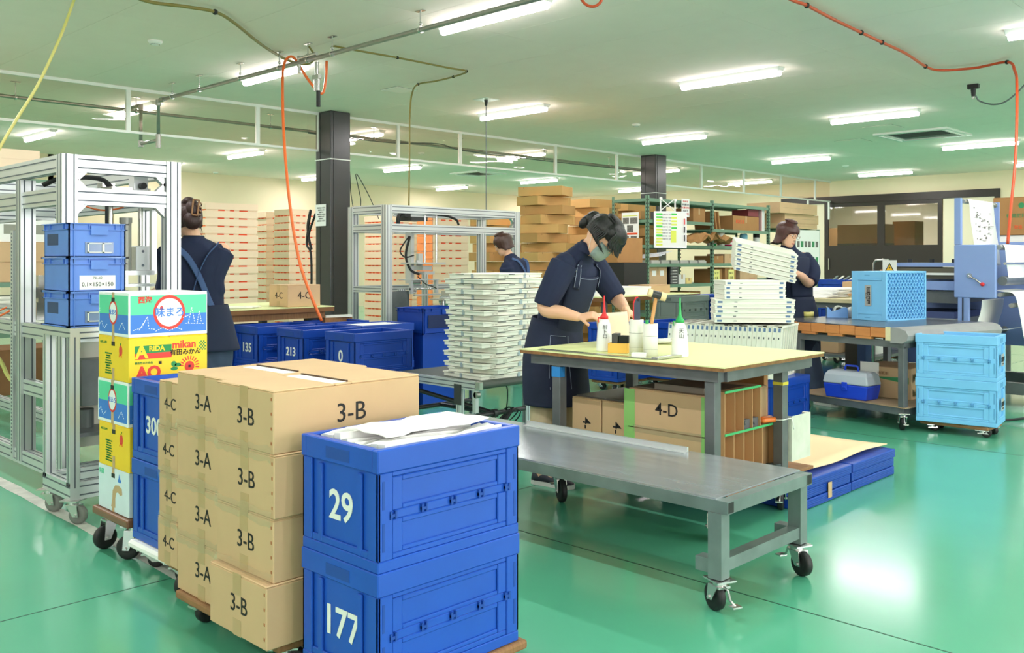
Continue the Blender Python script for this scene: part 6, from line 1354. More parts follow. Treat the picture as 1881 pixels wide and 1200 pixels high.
    def patch(s, name, m, t0, t1, a0, a1, off, k=14, n=16, th=.003):
        rg = s.rings(s.rows, n=n, k=k, off=off, a0=a0, a1=a1, t0=t0, t1=t1); mb = MB(); mb.loft(rg, caps=False)
        vs = [p for r in rg for p in r]; mb = MB(); fs = [(i*n+j, i*n+j+1, (i+1)*n+j+1, (i+1)*n+j) for i in range(k) for j in range(n-1)]
        o = mb.add(vs, fs, 0, True).build(name, m, s.t); so = o.modifiers.new('so', 'SOLIDIFY'); so.thickness = th; so.offset = 1; return o
    def surf(s, t, a, off=.0):
        c0, c1, c2, hw, hf, hb, lean = lerp_rows(s.rows, t); fw = (s.f*math.cos(lean)-Vector((0,0,1))*math.sin(lean)); ca, sa = math.cos(a), math.sin(a); e = lambda q: math.copysign(abs(q)**.85, q)
        return Vector((c0, c1, c2))+s.l*(-(hw+off)*e(ca))+fw*((hf if sa > 0 else hb)+off)*e(sa)
    def stitch(s, pts, off=.016, r=.0012):
        MB().tube([s.surf(t, a, off) for t, a in pts], r, 4).build('stitching', M_stitch, s.t)

def row(p, hw, hf, hb, lean=0): return (p.x, p.y, p.z, hw, hf, hb, lean)
# ---- 1: masked woman leaning over the work table
W = Person('woman with black ponytail, grey mask, navy shirt and apron leaning over the work table', 1022, 5.36, (.86,-.51))
p = W.P
hip, wai, rib, che, sho, nk = p(1022,655,0), p(1024,608,.0), p(1034,560,-.03), p(1050,510,-.08), p(1064,474,-.12), p(1078,452,-.15)
W.torso([row(p(1020,690,0),.175,.12,.14,.05), row(hip,.175,.12,.14,.1), row(wai,.150,.115,.115,.25), row(rib,.155,.125,.115,.4), row(che,.170,.125,.115,.5), row(p(1061,482,-.115),.172,.095,.095,.55), row(sho,.13,.07,.07,.6), row(nk,.055,.05,.05,.6)])
RS = Vector(p(1062,484,-.11))-W.l*.165; LS = Vector(p(1064,484,-.11))+W.l*.165
RS = Vector((RS.x, RS.y, RS.z)); 
Re, Rw = p(1001,566,-.26), p(1064,583,-.38); Le, Lw = p(1133,548,.03), p(1150,569,-.18)
W.limb([RS, (RS+Re)/2+W.l*-.01, Re, (Re+Rw)/2, Rw], [.056,.052,.043,.037,.025], W.shirt, .50, 1.28)
W.limb([LS, (LS+Le)/2, Le, (Le+Lw)/2, Lw], [.056,.052,.043,.036,.025], W.shirt, .52, 1.28)
W.shirt.ball(RS, .062); W.shirt.ball(LS, .062); W.body.ball(RS, .055); W.body.ball(LS, .055)
W.limb([nk+Vector((0,0,-.03)), p(1088,448,-.17), p(1097,440,-.19)], [.052,.05,.05])
W.hand(Rw, p(1098,577,-.42)-Rw, (-.1,-.5,.9), .75, .95, 1); W.hand(Lw, p(1172,586,-.2)-Lw, (.35,-.2,.9), .6, .95, 1)
W.head(p(1106,434,-.24), (.50,-.50,-.71), (.62,-.12,.72), 1.02)
tr = MB()
W.leg(p(1006,660,-.04), p(1000,765,-.10), p(996,868,-.20), p(1046,895,-.30), M_beige, tr, cr=1.25, low=.96); W.leg(p(1034,655,.06), p(1040,760,.03), p(1052,862,-.02), p(1106,880,-.14), M_beige, tr, cr=1.25, low=.96)
o = tr.build('trousers', M_beige, W.t); remesh(o, .008)
W.finish(.0048, M_navy, .0065)
# apron: wrapped skirt, bib, straps, pockets
sk = [row(p(1022,585,0),.160,.130,.122,.15), row(p(1020,640,0),.190,.145,.16,.05), row(p(1020,680,-.02),.204,.165,.165,0), row(p(1022,715,-.03),.208,.17,.165,0), row(p(1023,737,-.04),.208,.17,.162,0), row(p(1023,738,-.04),.2,.16,.155,0)]
full = W.rows; W.rows = sk
rg = W.rings(sk, n=40, k=20)
for i, r in enumerate(rg):
    for j in range(40): r[j] = r[j]+Vector((0,0,0)); d = (r[j]-sum(r, Vector())/40); d.z = 0; r[j] += d*(.035*math.sin(j*.95)*i/20)
o = MB().loft(rg, caps=False).build('apron_skirt', M_apron, W.t); so = o.modifiers.new('so','SOLIDIFY'); so.thickness = .004
W.rows = full
W.patch('apron_bib', M_apron, .22, .66, math.radians(28), math.radians(152), .010)
for a_ in (math.radians(48), math.radians(132)):
    pts = [W.surf(t_, a_+(math.radians(90)-a_)*0, .014) for t_ in (.60,.66,.72,.78,.83)]+[W.surf(.86, a_+(.3 if a_ < 1.5 else -.3), .016), W.surf(.84, -a_*.6 if a_ < 1.5 else -(PI-(PI-a_)*.6), .016), W.surf(.7, -a_, .014), W.surf(.45, -PI/2, .012)]
    W.patch('apron_strap', M_apron, .56, .90, a_-.13, a_+.13, .017, k=12, n=4)
    mb = MB(); mb.tube([x+Vector((0,0,.0))-W.f*0 for x in smooth([W.surf(t_, a_-.10, .0215) for t_ in (.57,.66,.74,.80,.86)], 4)], .0013, 4).tube(smooth([W.surf(t_, a_+.10, .0215) for t_ in (.57,.66,.74,.80,.86)], 4), .0013, 4).build('strap_stitching', M_stitch, W.t)
W.stitch([(.645, math.radians(a)) for a in range(34, 150, 8)], .0145)
W.stitch([(t_, math.radians(112)) for t_ in (.36,.42,.48,.54)], .0145); W.stitch([(t_, math.radians(126)) for t_ in (.36,.42,.48,.54)], .0145); W.stitch([(.545, math.radians(a)) for a in (112,119,126)], .0145, .002)
W.rows = sk
W.stitch([(.10, math.radians(a)) for a in range(20, 62, 6)], .006); W.stitch([(t_, math.radians(20)) for t_ in (.1,.25,.4,.55)], .006); W.stitch([(t_, math.radians(62)) for t_ in (.1,.25,.4,.55)], .006); W.rows = full
W.collar(p(1082,456,-.155), .056, (.35,-.15,.85))
def low1(a):     # azimuth 90deg = face front
    d = abs(((a-PI/2+PI) % (2*PI))-PI); return .012+.02*math.sin(a*7)*.4 if d < .95 else (.012 if d < 1.2 else (.025 if d < 1.95 else -.035))
W.hair(M_hairb, low1, 1.12, .02, extra=[((0,.05,.060),(.083,.064,.060)),((-.01,-.118,.02),(.040,.040,.045)),((-.01,-.085,.03),(.03,.04,.03))])
W.hc2 = None
MB().ball((-.01,-.125,.02), (.040,.040,.045), 18, 12, T=W.HM).ball((-.01,-.14,-.02), (.03,.03,.05), 14, 10, T=W.HM).build('bun', M_hairb, W.t)
MB().lathe([(.022,-.006),(.027,0),(.022,.006)], n=14, T=W.HM @ Matrix.Translation((0,-.105,.03)) @ Matrix.Rotation(PI/2,4,'X')).build('hair_tie', M_black, W.t)
mb = MB()
for k in range(44):
    x = -.076+.152*k/43; r0 = W.HM @ Vector((x*.6,.05,.112-x*x*3)); r1 = W.HM @ Vector((x*.95,.098-2.5*x*x,.07)); r2 = W.HM @ Vector((x*1.03,.112-3.6*x*x,.03+random.uniform(-.01,.01)))
    L = random.uniform(.022,.04); dn = Vector((.012,-.004,-1)); r3 = r2+(W.HM.to_3x3() @ Vector((0,.25,-1))).normalized()*L*.45+dn*L*.35; r4 = r3+dn*L*.55
    q = smooth([r0,r1,r2,r3,r4], 4); n = len(q); mb.tube(q, .008, 6, rad=[.0085*(1-.85*(i/(n-1))**3) for i in range(n)], flat=.6)
for k in range(9):
    r1 = W.HM @ Vector((.080,.05-.012*k,.02)); r2 = W.HM @ Vector((.086,.05-.010*k,-.02)); L = random.uniform(.05,.09)-.004*k
    q = smooth([W.HM @ Vector((.06,.03-.01*k,.08)), r1, r2, r2+Vector((.015,0,-L*.6)), r2+Vector((.03,0,-L))], 4); n = len(q); mb.tube(q, .008, 6, rad=[.0085*(1-.85*(i/(n-1))**2) for i in range(n)], flat=.6)
mb.build('fringe', M_hairb, W.t)
W.face(eyes=True, mouth=False)
mk = MB(); rings = []
for z, w, y, c in ((-.012,.058,.100,.0),(-.03,.064,.106,.0),(-.05,.065,.107,0),(-.075,.062,.106,0),(-.098,.052,.100,0),(-.112,.035,.088,0)):
    rings.append([(w*1.05*math.sin(b), (y-.012)*math.cos(b)**.6+.012 if abs(b) < 1.5 else .01, z) for b in [(-1.25+2.5*i/14) for i in range(15)]])
vs = [q for r in rings for q in r]; fs = [(i*15+j, i*15+j+1, (i+1)*15+j+1, (i+1)*15+j) for i in range(5) for j in range(14)]
o = mk.add(vs, fs, 0, True, T=W.HM).build('face_mask', mat('grey_green_mask',(132,148,144),rough=.8,bump=.3,bscale=120), W.t); so = o.modifiers.new('so','SOLIDIFY'); so.thickness = .002
mb = MB()
for sx in (-1,1): mb.tube([W.HM @ Vector(q) for q in ((sx*.062,.04,-.02),(sx*.074,.0,-.0),(sx*.072,-.018,-.0),(sx*.07,-.01,-.03),(sx*.06,.035,-.09))], .0014, 5)
mb.build('mask_loops', M_white, W.t)
# sheet she holds
qa, qb, qc, qd = p(1094,576,-.36), p(1152,572,-.30), p(1160,630,-.30), p(1102,636,-.40)
n = 8; vs = []
for i in range(n+1):
    for j in range(n+1):
        u, v = i/n, j/n; q = qa*(1-u)*(1-v)+qb*u*(1-v)+qc*u*v+qd*(1-u)*v; q = q+W.f*(.018*math.sin(PI*u)*math.cos(v*2)); vs.append(W.t.matrix_basis @ q if 0 else q)
fs = [(i*(n+1)+j, i*(n+1)+j+1, (i+1)*(n+1)+j+1, (i+1)*(n+1)+j) for i in range(n) for j in range(n)]
o = MB().add(vs, fs, 0, True).build('kraft_sheet', mat('pale_beige_sheet',(226,208,184),rough=.75,var=.06,scale=9), None, W.t.location, YAW); so = o.modifiers.new('so','SOLIDIFY'); so.thickness = .004; tag(o, 'pale beige sheet held upright in the masked woman\'s hands', 'sheet')
MB().ball(W.surf(.70, math.radians(40), .018), .004).build('strap_button', M_chrome, W.t); text('Luke', .016, W.t, tuple(W.surf(.68, math.radians(158), .012)), (PI/2,0,math.radians(25)), M_white, 'shirt_lettering') if 0 else None

# ---- 2: woman with hair clip seen from behind
A = Person('woman seen from behind with reddish brown hair in a clip, navy apron straps crossed', 362, 5.62, (-.35,.94))
p = A.P
A.torso([row(p(366,640,0),.16,.13,.14,0), row(p(366,600,0),.165,.13,.14,0), row(p(366,560,0),.145,.11,.11,0), row(p(363,510,0),.155,.11,.115,.05), row(p(360,470,.0),.172,.11,.11,.1), row(p(358,455,0),.165,.085,.09,.1), row(p(357,446,0),.12,.07,.07,.1), row(p(355,436,0),.056,.05,.05,.1)])
RS = Vector(p(360,462,0))-A.l*.15; LS = Vector(p(360,462,0))+A.l*.15
A.limb([RS, p(390,510,-.0), p(394,545,.03), p(385,575,.15), p(345,580,.28)], [.055,.05,.043,.036,.025], A.shirt, .5, 1.3)
A.limb([LS, p(312,505,.05), p(302,535,.12), p(292,540,.25), p(285,535,.38)], [.055,.05,.043,.036,.025], A.shirt, .5, 1.3)
A.shirt.ball(RS, .055); A.shirt.ball(LS, .055); A.body.ball(RS,.055); A.body.ball(LS,.055)
A.hand(p(345,580,.28), (-.6,.7,.1), (0,.2,1), .5, .95, 1); A.hand(p(285,535,.38), (-.4,.9,0), (0,0,1), .5, .95, -1)
A.limb([p(356,446,0), p(353,430,.01), p(350,418,.02)], [.05,.046,.046]); A.head(p(346,406,.03), (-.55,.80,-.25), (-.2,.15,1), .96)
tr = MB(); A.leg(p(352,640,0), p(352,730,0), p(354,815,0), (A.P(350,815,.2)), M_jean, tr, cr=1.3, low=.97); A.leg(p(392,640,0), p(396,730,0), p(396,815,.02), (A.P(392,815,.25)), M_jean, tr, cr=1.3, low=.97)
tr.loft(A.rings([row(p(370,650,0),.16,.12,.14,0), row(p(372,690,0),.165,.12,.14,0)], k=4)); o = tr.build('jeans', M_jean, A.t); remesh(o, .009)
A.finish(.0065, M_navy, .008)
full = A.rows
sk = [row(p(368,560,0),.158,.12,.125,0), row(p(370,590,0),.18,.145,.155,0), row(p(374,620,0),.19,.15,.165,0), row(p(378,640,0),.195,.15,.17,0), row(p(378,641,0),.19,.145,.165,0)]
o = MB().loft(A.rings(sk, n=36, k=14), caps=False).build('apron_skirt', M_apron, A.t); so = o.modifiers.new('so','SOLIDIFY'); so.thickness = .004
for sgn in (-1, 1):
    pts = [A.surf(.80, -PI/2-sgn*.95, .014), A.surf(.70, -PI/2-sgn*.62, .014), A.surf(.55, -PI/2-sgn*.25, .016), A.surf(.44, -PI/2, .018+.004*sgn), A.surf(.30, -PI/2+sgn*.3, .018), A.surf(.2, -PI/2+sgn*.55, .02)]
    MB().tube(smooth(pts, 6), .019, 8, flat=.2).build('apron_strap', M_strap, A.t)
b0 = A.surf(.2, -PI/2-.35, .03)
MB().tube(smooth([b0, b0+Vector((.03,-.02,.02)), b0+Vector((.065,-.02,-.0)), b0+Vector((.05,-.02,-.03)), b0], 5), .007, 6).tube(smooth([b0, b0+Vector((-.02,-.02,.015)), b0+Vector((-.035,-.02,-.02)), b0+Vector((-.01,-.02,-.03)), b0], 5), .007, 6).tube(smooth([b0, b0+Vector((.01,-.02,-.08)), b0+Vector((.02,-.02,-.16))], 5), .007, 6).tube(smooth([b0, b0+Vector((-.0,-.02,-.06)), b0+Vector((.01,-.02,-.11))], 5), .007, 6).build('apron_bow', M_strap, A.t)
A.collar(p(356,442,0), .058, (0,0,1))
A.hair(M_hairr, lambda a: (.05 if abs(((a-PI/2+PI)%(2*PI))-PI) < 1.1 else -.05), 1.12, .02)
MB().ball((0,-.085,-.02), (.06,.05,.06), 16, 12, T=A.HM).ball((.01,-.10,.05), (.045,.04,.06), 14, 10, T=A.HM).ball((.0,-.06,.11), (.04,.04,.03), 12, 8, T=A.HM).build('twisted_hair', M_hairr, A.t)
cl = MB(); M_clipb = mat('brown_hair_clip',(146,104,70),rough=.35)
T_ = A.HM @ Matrix.Translation((.012,-.138,.045)) @ Matrix.Rotation(.25,4,'Y')
cl.box((-.022,-.01,-.055),(-.013,.0,.055),T=T_).box((.013,-.01,-.055),(.022,.0,.055),T=T_).box((-.022,-.01,.046),(.022,0,.055),T=T_).box((-.022,-.01,-.055),(.022,0,-.046),T=T_)
for k in range(4): cl.tube([T_ @ Vector((.022,-.005,.04-.025*k)), T_ @ Vector((.04,.01,.035-.025*k)), T_ @ Vector((.042,.03,.03-.025*k))], .004, 5)
cl.build('hair_clip', M_clipb, A.t)
A.locks([[(-.05,.02,-.04),(-.06,.0,-.08),(-.055,-.01,-.12)],[(.05,-.06,-.05),(.055,-.065,-.09),(.05,-.06,-.12)],[(.068,.02,-.0),(.072,.02,-.05),(.068,.02,-.09)]], .003, M_hairr)

# ---- 3: woman with short brown hair behind the panel stack
B = Person('short-haired woman in navy shirt bending behind the tall panel stack', 938, 9.6, (-.88,.47))
p = B.P
B.torso([row(p(962,640,0),.16,.12,.14,0), row(p(960,600,0),.165,.12,.14,.05), row(p(956,565,0),.145,.11,.11,.15), row(p(952,525,0),.155,.11,.11,.3), row(p(948,495,0),.165,.10,.10,.35), row(p(945,483,0),.16,.08,.085,.4), row(p(940,476,0),.10,.06,.06,.4), row(p(936,468,0),.055,.05,.05,.4)])
RS = Vector(p(944,490,0))-B.l*.16; LS = Vector(p(944,490,0))+B.l*.16
B.limb([RS, p(945,520,.1), p(935,545,.15), p(915,550,.2), p(895,552,.25)], [.055,.05,.043,.036,.025], B.shirt, .5, 1.3)
B.limb([LS, p(935,520,-.1), p(925,548,-.15), p(905,555,-.15), p(888,558,-.1)], [.055,.05,.043,.036,.025], B.shirt, .5, 1.3)
B.shirt.ball(RS,.06); B.shirt.ball(LS,.06); B.body.ball(RS,.055); B.body.ball(LS,.055)
B.hand(p(895,552,.25),(-1,.1,-.1),(0,0,1),.5,.95,1); B.hand(p(888,558,-.1),(-1,.2,-.1),(0,0,1),.5,.95,-1)
B.limb([p(938,476,0), p(932,464,0), p(928,456,0)], [.05,.046,.046]); B.head(p(924,448,0), (-.86,.0,-.42), (-.25,.0,1), .96)
tr = MB(); B.leg(p(956,620,-.06), p(956,670,-.06), p(957,700,-.06), p(930,702,-.03), M_jean, tr, cr=1.3); B.leg(p(968,620,.08), p(966,668,.08), p(966,697,.08), p(940,700,.1), M_jean, tr, cr=1.3)
o = tr.build('trousers', M_jean, B.t); remesh(o, .011)
B.finish(.008, M_navy, .01)
o = MB().loft(B.rings([row(p(957,570,0),.155,.12,.125,.1), row(p(960,600,0),.185,.15,.16,0), row(p(962,640,0),.19,.15,.16,0)], n=30, k=10), caps=False).build('apron_skirt', M_apron, B.t); so = o.modifiers.new('so','SOLIDIFY'); so.thickness = .004
for sgn in (-1,1): MB().tube(smooth([B.surf(.80,-PI/2-sgn*.9,.014), B.surf(.62,-PI/2-sgn*.4,.014), B.surf(.45,-PI/2,.018), B.surf(.25,-PI/2+sgn*.5,.018)],6), .016, 8, flat=.2).build('apron_strap', M_strap, B.t)
B.collar(p(938,474,0), .056, (-.3,0,1))
B.hair(mat('dark_brown_hair',(66,40,30),rough=.38,bump=.5,bscale=50,stretch=(4,4,.3)), lambda a: (.035 if abs(((a-PI/2+PI)%(2*PI))-PI) < .75 else (-.03 if abs(((a-PI/2+PI)%(2*PI))-PI) < 1.35 else -.085)), 1.17, .022); B.face()

# ---- 4: woman with glasses carrying panels
K = Person('woman with glasses and reddish brown hair carrying tilted ivory panels beside the trolley', 1468, 8.35, (.55,-.84))
p = K.P
K.torso([row(p(1466,610,0),.155,.12,.13,0), row(p(1466,580,0),.165,.125,.13,0), row(p(1463,550,0),.145,.11,.11,0), row(p(1460,510,0),.155,.12,.11,.02), row(p(1456,478,0),.168,.115,.10,.1), row(p(1454,468,0),.165,.09,.08,.1), row(p(1450,460,0),.11,.065,.06,.1), row(p(1446,450,0),.052,.05,.05,.1)])
RS = Vector(p(1455,474,0))-K.l*.15; LS = Vector(p(1455,474,0))+K.l*.145
K.limb([RS, p(1424,505,-.15), p(1420,530,-.2), p(1410,535,-.35), p(1398,530,-.42)], [.055,.05,.042,.035,.025], K.shirt, .55, 1.3)
K.limb([LS, p(1492,497,-.02), p(1486,520,-.10), p(1474,509,-.26), p(1464,502,-.33)], [.055,.05,.043,.036,.026], K.shirt, .48, 1.3)
K.shirt.ball(RS,.054); K.shirt.ball(LS,.052); K.body.ball(RS,.055); K.body.ball(LS,.055)
K.hand(p(1464,502,-.33),(-.6,-.5,-.05),(.6,-.7,.0),.5,1,1,); K.hand(p(1398,530,-.42),(-.5,-.3,.3),(0,-.4,-1),.4,.95,-1)
K.limb([p(1448,460,0), p(1446,448,-.02), p(1446,440,-.03)], [.05,.046,.046]); K.head(p(1447,430,-.05), (.55,-.78,-.30), (.22,-.1,1), 1.0)
tr = MB(); K.leg(p(1455,590,-.03), p(1478,660,-.0), p(1498,712,.05), p(1512,725,.0), M_jean, tr, cr=1.3, low=.97); K.leg(p(1475,590,.06), p(1490,665,-.1), p(1508,742,-.35), p(1530,752,-.45), M_jean, tr, cr=1.3, low=.97)
o = tr.build('jeans', M_jean, K.t); remesh(o, .010)
K.finish(.0065, M_navy, .009)
o = MB().loft(K.rings([row(p(1463,545,0),.158,.125,.125,0), row(p(1466,580,0),.185,.15,.155,0), row(p(1468,620,0),.19,.155,.155,0), row(p(1470,655,0),.185,.15,.155,0)], n=34, k=12), caps=False).build('apron_skirt', M_apron, K.t); so = o.modifiers.new('so','SOLIDIFY'); so.thickness = .004
K.patch('apron_bib', M_apron, .3, .66, math.radians(30), math.radians(150), .010)
K.collar(p(1448,455,-.01), .056, (.1,0,1))
K.hair(mat('auburn_hair',(74,40,36),rough=.38,bump=.5,bscale=50,stretch=(4,4,.3)), lambda a: (.03 if abs(((a-PI/2+PI)%(2*PI))-PI) < 1.1 else (-.05 if abs(((a-PI/2+PI)%(2*PI))-PI) < 1.4 else -.11)), 1.2, .025); K.face()
K.locks([[(.0+.01*k-.05,-.06-.01*(k%3),-.06),(-.05+.012*k,-.09,-.11),(-.06+.014*k,-.12,-.13)] for k in range(9)]+[[(-.07,.03-.02*k,-.02),(-.085,.03-.02*k,-.07),(-.09,.01-.02*k,-.12)] for k in range(4)], .012, K.hm)
gl = MB()
for sx in (-1,1): gl.tube([K.HM @ Vector((sx*.033+.022*math.cos(a_),.098-.1*abs(sx*.033+.022*math.cos(a_))**1.5,.0+.018*math.sin(a_))) for a_ in [2*PI*i/16 for i in range(17)]], .0016, 5); gl.tube([K.HM @ Vector((sx*.055,.094,.0)), K.HM @ Vector((sx*.075,.05,.005)), K.HM @ Vector((sx*.076,-.005,.0))], .0016, 5)
gl.tube([K.HM @ Vector((-.011,.097,.003)), K.HM @ Vector((.011,.097,.003))], .0016, 5).build('glasses', mat('brass_frame',(150,110,70),rough=.3,metal=.8), K.t)
# her panels, held tilted
pa, pb_ = K.P(1350,462,-.42), K.P(1458,490,-.42)
cen = K.t.location.to_tuple()
for k in range(6):
    Pc = K.P(1402,0,-.42); Pc = K.P(1403-.6*k, 459+8.6*k, -.42)
    wp = Matrix.Rotation(YAW,4,'Z') @ Pc + K.t.location
    o = ob('flat_tray', hme, None, wp); o.rotation_euler = (math.radians(10), math.radians(13), YAW-.1); o.scale = (1.03,.9,1.08)
    tag(o, 'ivory panel in the tilted pile carried by the woman with glasses, %s' % ORD[k], 'panel', 'carried ivory panels')
# ================================================================ PRINTING MACHINE and the rest on that side
pm_ = thing('printing_machine', 'lavender blue web printing machine with hanging printed paper at the end of the hall', 'machine', (-2.94, 8.6, 0))
LV = M_lav
MB().box((0,0,.92),(.34,.05,1.385)).build('control_panel', LV, pm_, bevel=.006)
MB().box((-.0,.005,1.386),(.055,.05,1.80)).build('side_post', LV, pm_, bevel=.003); MB().box((.03,.005,.06),(.12,.05,.92)).build('side_post', LV, pm_, bevel=.003)
MB().box((.0,.95,.1),(.08,.99,1.80)).build('side_post', LV, pm_); MB().box((.45,.90,1.3),(.53,.94,1.72)).build('side_post', LV, pm_)
MB().box((.05,.9,.45),(1.5,.95,1.42)).box((-.6,.9,.5),(.05,.95,1.1)).build('far_side_plate', LV, pm_); MB().box((.95,.2,.1),(1.5,.95,.75)).build('base_housing', LV, pm_, bevel=.01)
mb = MB(); mb.cyl((.13,-.012,1.115),(.13,.0,1.115),.022,14); mb.tube([(.13,-.02,1.115),(.19,-.025,1.08),(.235,-.03,1.045)], .008, 8); mb.build('crank_lever', M_chrome, pm_); MB().ball((.245,-.03,1.04), .018).build('red_knob', MATS['red_cap'], pm_)
MB().box((.07,-.004,.6),(.08,.0,.92)).build('slot_line', M_black, pm_); MB().cyl((.07,-.03,.59),(.07,.0,.59),.02,10).build('black_knob', M_black, pm_)
for (x, z, r, m) in ((.06,1.77,.018,M_steel),(.35,1.36,.022,M_steel),(.40,1.22,.012,M_chrome),(.38,1.07,.04,M_grey),(.36,.95,.02,M_steel),(.15,.60,.02,M_steel),(.45,.86,.02,M_steel)):
    MB().cyl((x,.05,z),(x,.90,z),r,14).cyl((x,.88,z),(x,.9,z),r*1.4,12).build('roller', m, pm_)
def web(pts, w0=.12, w1=.78, name='paper_web'):
    q = smooth(pts, 8); vs = []; 
    for p in q: vs += [(p[0], w0, p[2]), (p[0], w1, p[2])]
    fs = [(2*i, 2*i+1, 2*i+3, 2*i+2) for i in range(len(q)-1)]
    o = MB().add(vs, fs, 0, True).build(name, M_paper, pm_); so = o.modifiers.new('so','SOLIDIFY'); so.thickness = .002; return o
web([(.05,0,1.79),(.083,0,1.775),(.10,0,1.6),(.13,0,1.38),(.15,0,1.2)]); web([(.34,0,1.385),(.375,0,1.37),(.39,0,1.25),(.41,0,1.08)]); web([(.30,0,.985),(.38,0,.975),(.46,0,.95),(.50,0,.8),(.55,0,.5),(.62,0,.2)], .1, .72); web([(.2,0,.9),(.19,0,.8),(.15,0,.63),(.25,0,.62),(.45,0,.66)], .1, .7)
pb_ = MB()
random.seed(11)
for (xs_, z0, z1, y0, y1, xo) in ((.118,1.42,1.72,.2,.72,0),(.52,.3,.75,.16,.66,.0)):
    for k in range(44):
        z = random.uniform(z0, z1); y = random.uniform(y0, y1-.1); f_ = (1.75-z)/.37 if z0 > 1 else 0
        x = .088+.04*f_ if z0 > 1 else .505+.115*((.8-z)/.6); w_ = random.choice((.015,.03,.05,.09)); pb_.bar((x+.006,y,z),(x+.006,y+w_,z),.003,.004 if w_ > .04 else .011,up=(0,0,1))
pb_.build('printed_lines', MATS['print_grey'], pm_)
MB().box((-.62,.1,1.19),(-.02,.9,1.225)).box((-.62,.08,.98),(-.02,.12,1.06)).prism([(-.66,1.0),(-.62,1.0),(-.62,1.225),(-.66,1.18)],'y',.08,.12).build('bed_frame', LV, pm_); MB().box((-.6,.12,1.08),(-.02,.88,1.18)).build('bed_dark', mat('dark_olive_bed',(96,92,76),rough=.4), pm_); MB().box((-.6,.07,1.115),(-.02,.10,1.135)).build('white_strip', M_white, pm_)
MB().box((-.6,.13,.86),(-.02,.87,.97)).build('bed_lower', M_grey, pm_); MB().box((-.55,.15,.3),(-.05,.85,.78)).build('machine_body', mat('navy_body',(70,84,130),rough=.5), pm_); MB().box((-.6,.05,.60),(.0,.95,.72)).build('paper_heap', mat('crinkled_grey_film',(170,172,172),rough=.4,bump=.6,bscale=20), pm_)
for k in range(3): MB().cyl((-.5+.2*k,.3,1.226),(-.5+.2*k,.3,1.26),.022,12).build('knob', M_black, pm_)
for x in (-.5, .1, .7, 1.3):
    for y in (.1,.85): MB().cyl((x,y,0),(x,y,.12),.03,10).build('foot', M_chrome, pm_)
MB().box((-.6,.05,.10),(1.5,.12,.2)).box((-.6,.88,.10),(1.5,.95,.2)).build('base_beam', M_grey, pm_)
ws = thing('warning_sign', 'small white sign with a yellow warning triangle on the printing machine', 'sign', (-3.60, 8.66, 1.11)); MB().box((0,0,0),(.13,.004,.14)).build('plate', M_white, ws)
MB().prism([(.02,.035),(.11,.035),(.065,.115)],'y',-.0012,0).build('triangle_border', M_black, ws); MB().prism([(.034,.043),(.096,.043),(.065,.099)],'y',-.002,-.0012).build('triangle', mat('warning_yellow',(244,190,40),rough=.6), ws); MB().prism([(.066,.09),(.058,.068),(.066,.068),(.062,.05),(.074,.074),(.066,.074)],'y',-.003,-.002).build('bolt', M_black, ws); text('高電圧 注意', .018, ws, (.065,-.001,.02),(PI/2,0,0),M_ink)
P = V(1622,490,8.95); h_ = thing('push_cart', 'push cart with chrome handle behind the light blue crate', 'cart', (P.x, P.y, 0)); MB().tube([(-.09,0,.1),(-.09,0,1.22),(-.07,0,1.25),(.05,0,1.25),(.07,0,1.22),(.07,0,.1)], .012, 8).build('handle', M_chrome, h_); MB().cyl((-.09,0,1.12),(.12,0,1.12),.012,8).build('cross_tube', M_steel, h_); MB().box((-.10,-.15,.12),(.2,.35,.15)).build('deck', M_grey, h_)
for x in (-.05,.15):
    for y in (-.1,.3): caster(h_, x, y, .12, .045, 1, False)
stn = thing('steel_stand', 'grey stand behind the printing machine holding two tall cartons', 'stand', (-2.78, 10.9, 0)); MB().box((-.5,-.3,1.38),(.6,.3,1.42)).build('stand_top', M_grey, stn)
for x in (-.46,.56):
    for y in (-.26,.26): MB().box((x-.02,y-.02,0),(x+.02,y+.02,1.38)).build('leg', M_grey, stn)
for k in range(3): tag(MB().box((-.25,-.2,0),(.25,.2,.03)).build('paper_stack', M_paper, None, (-2.98,10.9,1.421+.031*k)), 'white paper stack on the grey stand, %s' % ('lowest','middle','highest')[k], 'paper', 'paper stacks on the grey stand')
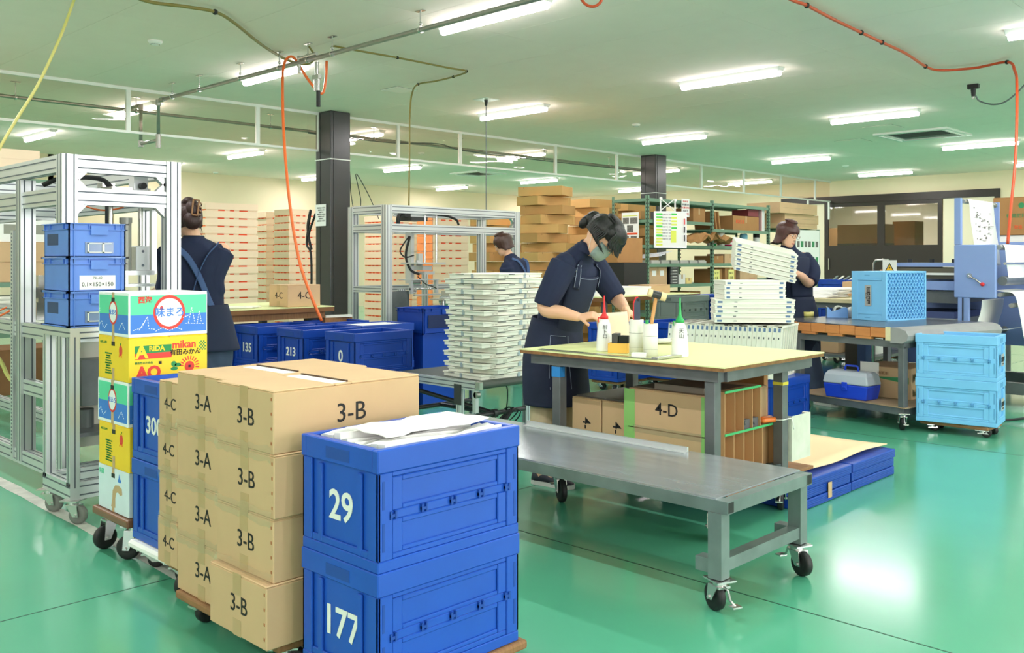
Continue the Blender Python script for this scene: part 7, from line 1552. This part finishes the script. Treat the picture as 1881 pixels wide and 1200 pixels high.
for k in range(2):
    t = carton(-2.80+.46*k, 10.68, 1.515, .45, .42, .40, ('tall carton with green crest, nearer the printing machine top','tall carton at the edge of view beside the crested carton')[k], 'tall cartons behind the printing machine', M_carddk, tape=False, staples=False)
    text('有機肥料', .05, t, (0,-.2115,.2),(PI/2,0,0),M_gprint); text('取扱', .04, t, (.02,-.2115,.08),(PI/2,0,0),M_orng); mb = MB(); disc(mb, (.05,.31), .03, .03, y=-.211); mb.build('crest', M_gprint, t)
# cables lying around
def floor_cable(pts, label, r=.006, m=None):
    t = thing('power_cable', label, 'cable', tuple(pts[0])); o0 = Vector(pts[0]); MB().tube([Vector(q)-o0 for q in smooth(pts, 8)], r, 6).build('cable_run', m or M_black, t)
floor_cable([(-2.42,7.9,.5),(-2.46,7.8,.2),(-2.40,7.75,.05),(-2.3,7.8,.011),(-2.2,8.0,.011),(-2.1,8.3,.011)], 'black cable drooping between the trolley and the sky blue crates', .01)
floor_cable([(-2.0,7.3,.01),(-1.9,7.5,.01),(-1.75,7.45,.01),(-1.85,7.25,.01),(-1.7,7.2,.01),(-1.5,7.4,.01)], 'black cable lying on the floor beyond the sky blue crates')
floor_cable([(-11.01,7.32,1.9),(-11.15,7.3,1.6),(-11.08,7.3,1.4),(-11.18,7.3,1.7),(-11.1,7.3,1.95),(-11.2,7.3,1.5),(-11.1,7.3,1.35),(-11.08,7.3,1.0),(-11.1,7.3,.6)], 'black cables hanging at the left side of the dark column', .016)
floor_cable([(-10.8,7.65,2.6),(-10.95,7.85,2.55),(-11.05,7.95,2.2),(-11.0,8.0,1.9),(-10.95,8.05,2.1),(-11.0,8.0,2.5),(-10.9,8.15,2.2),(-10.85,8.3,1.85)], 'thin dark wires hanging just right of the dark column', .006)
# steel pole and the rest behind the trolley
t = thing('steel_post', 'dark blue steel post standing behind the trolley', 'post', (-3.85, 8.6, 0)); MB().box((-.06,-.06,0),(.06,.06,.72)).build('shaft', M_door, t); MB().box((.06,-.06,0),(.14,.06,.72)).build('navy_side', mat('navy_paint',(42,60,100),rough=.5), t)
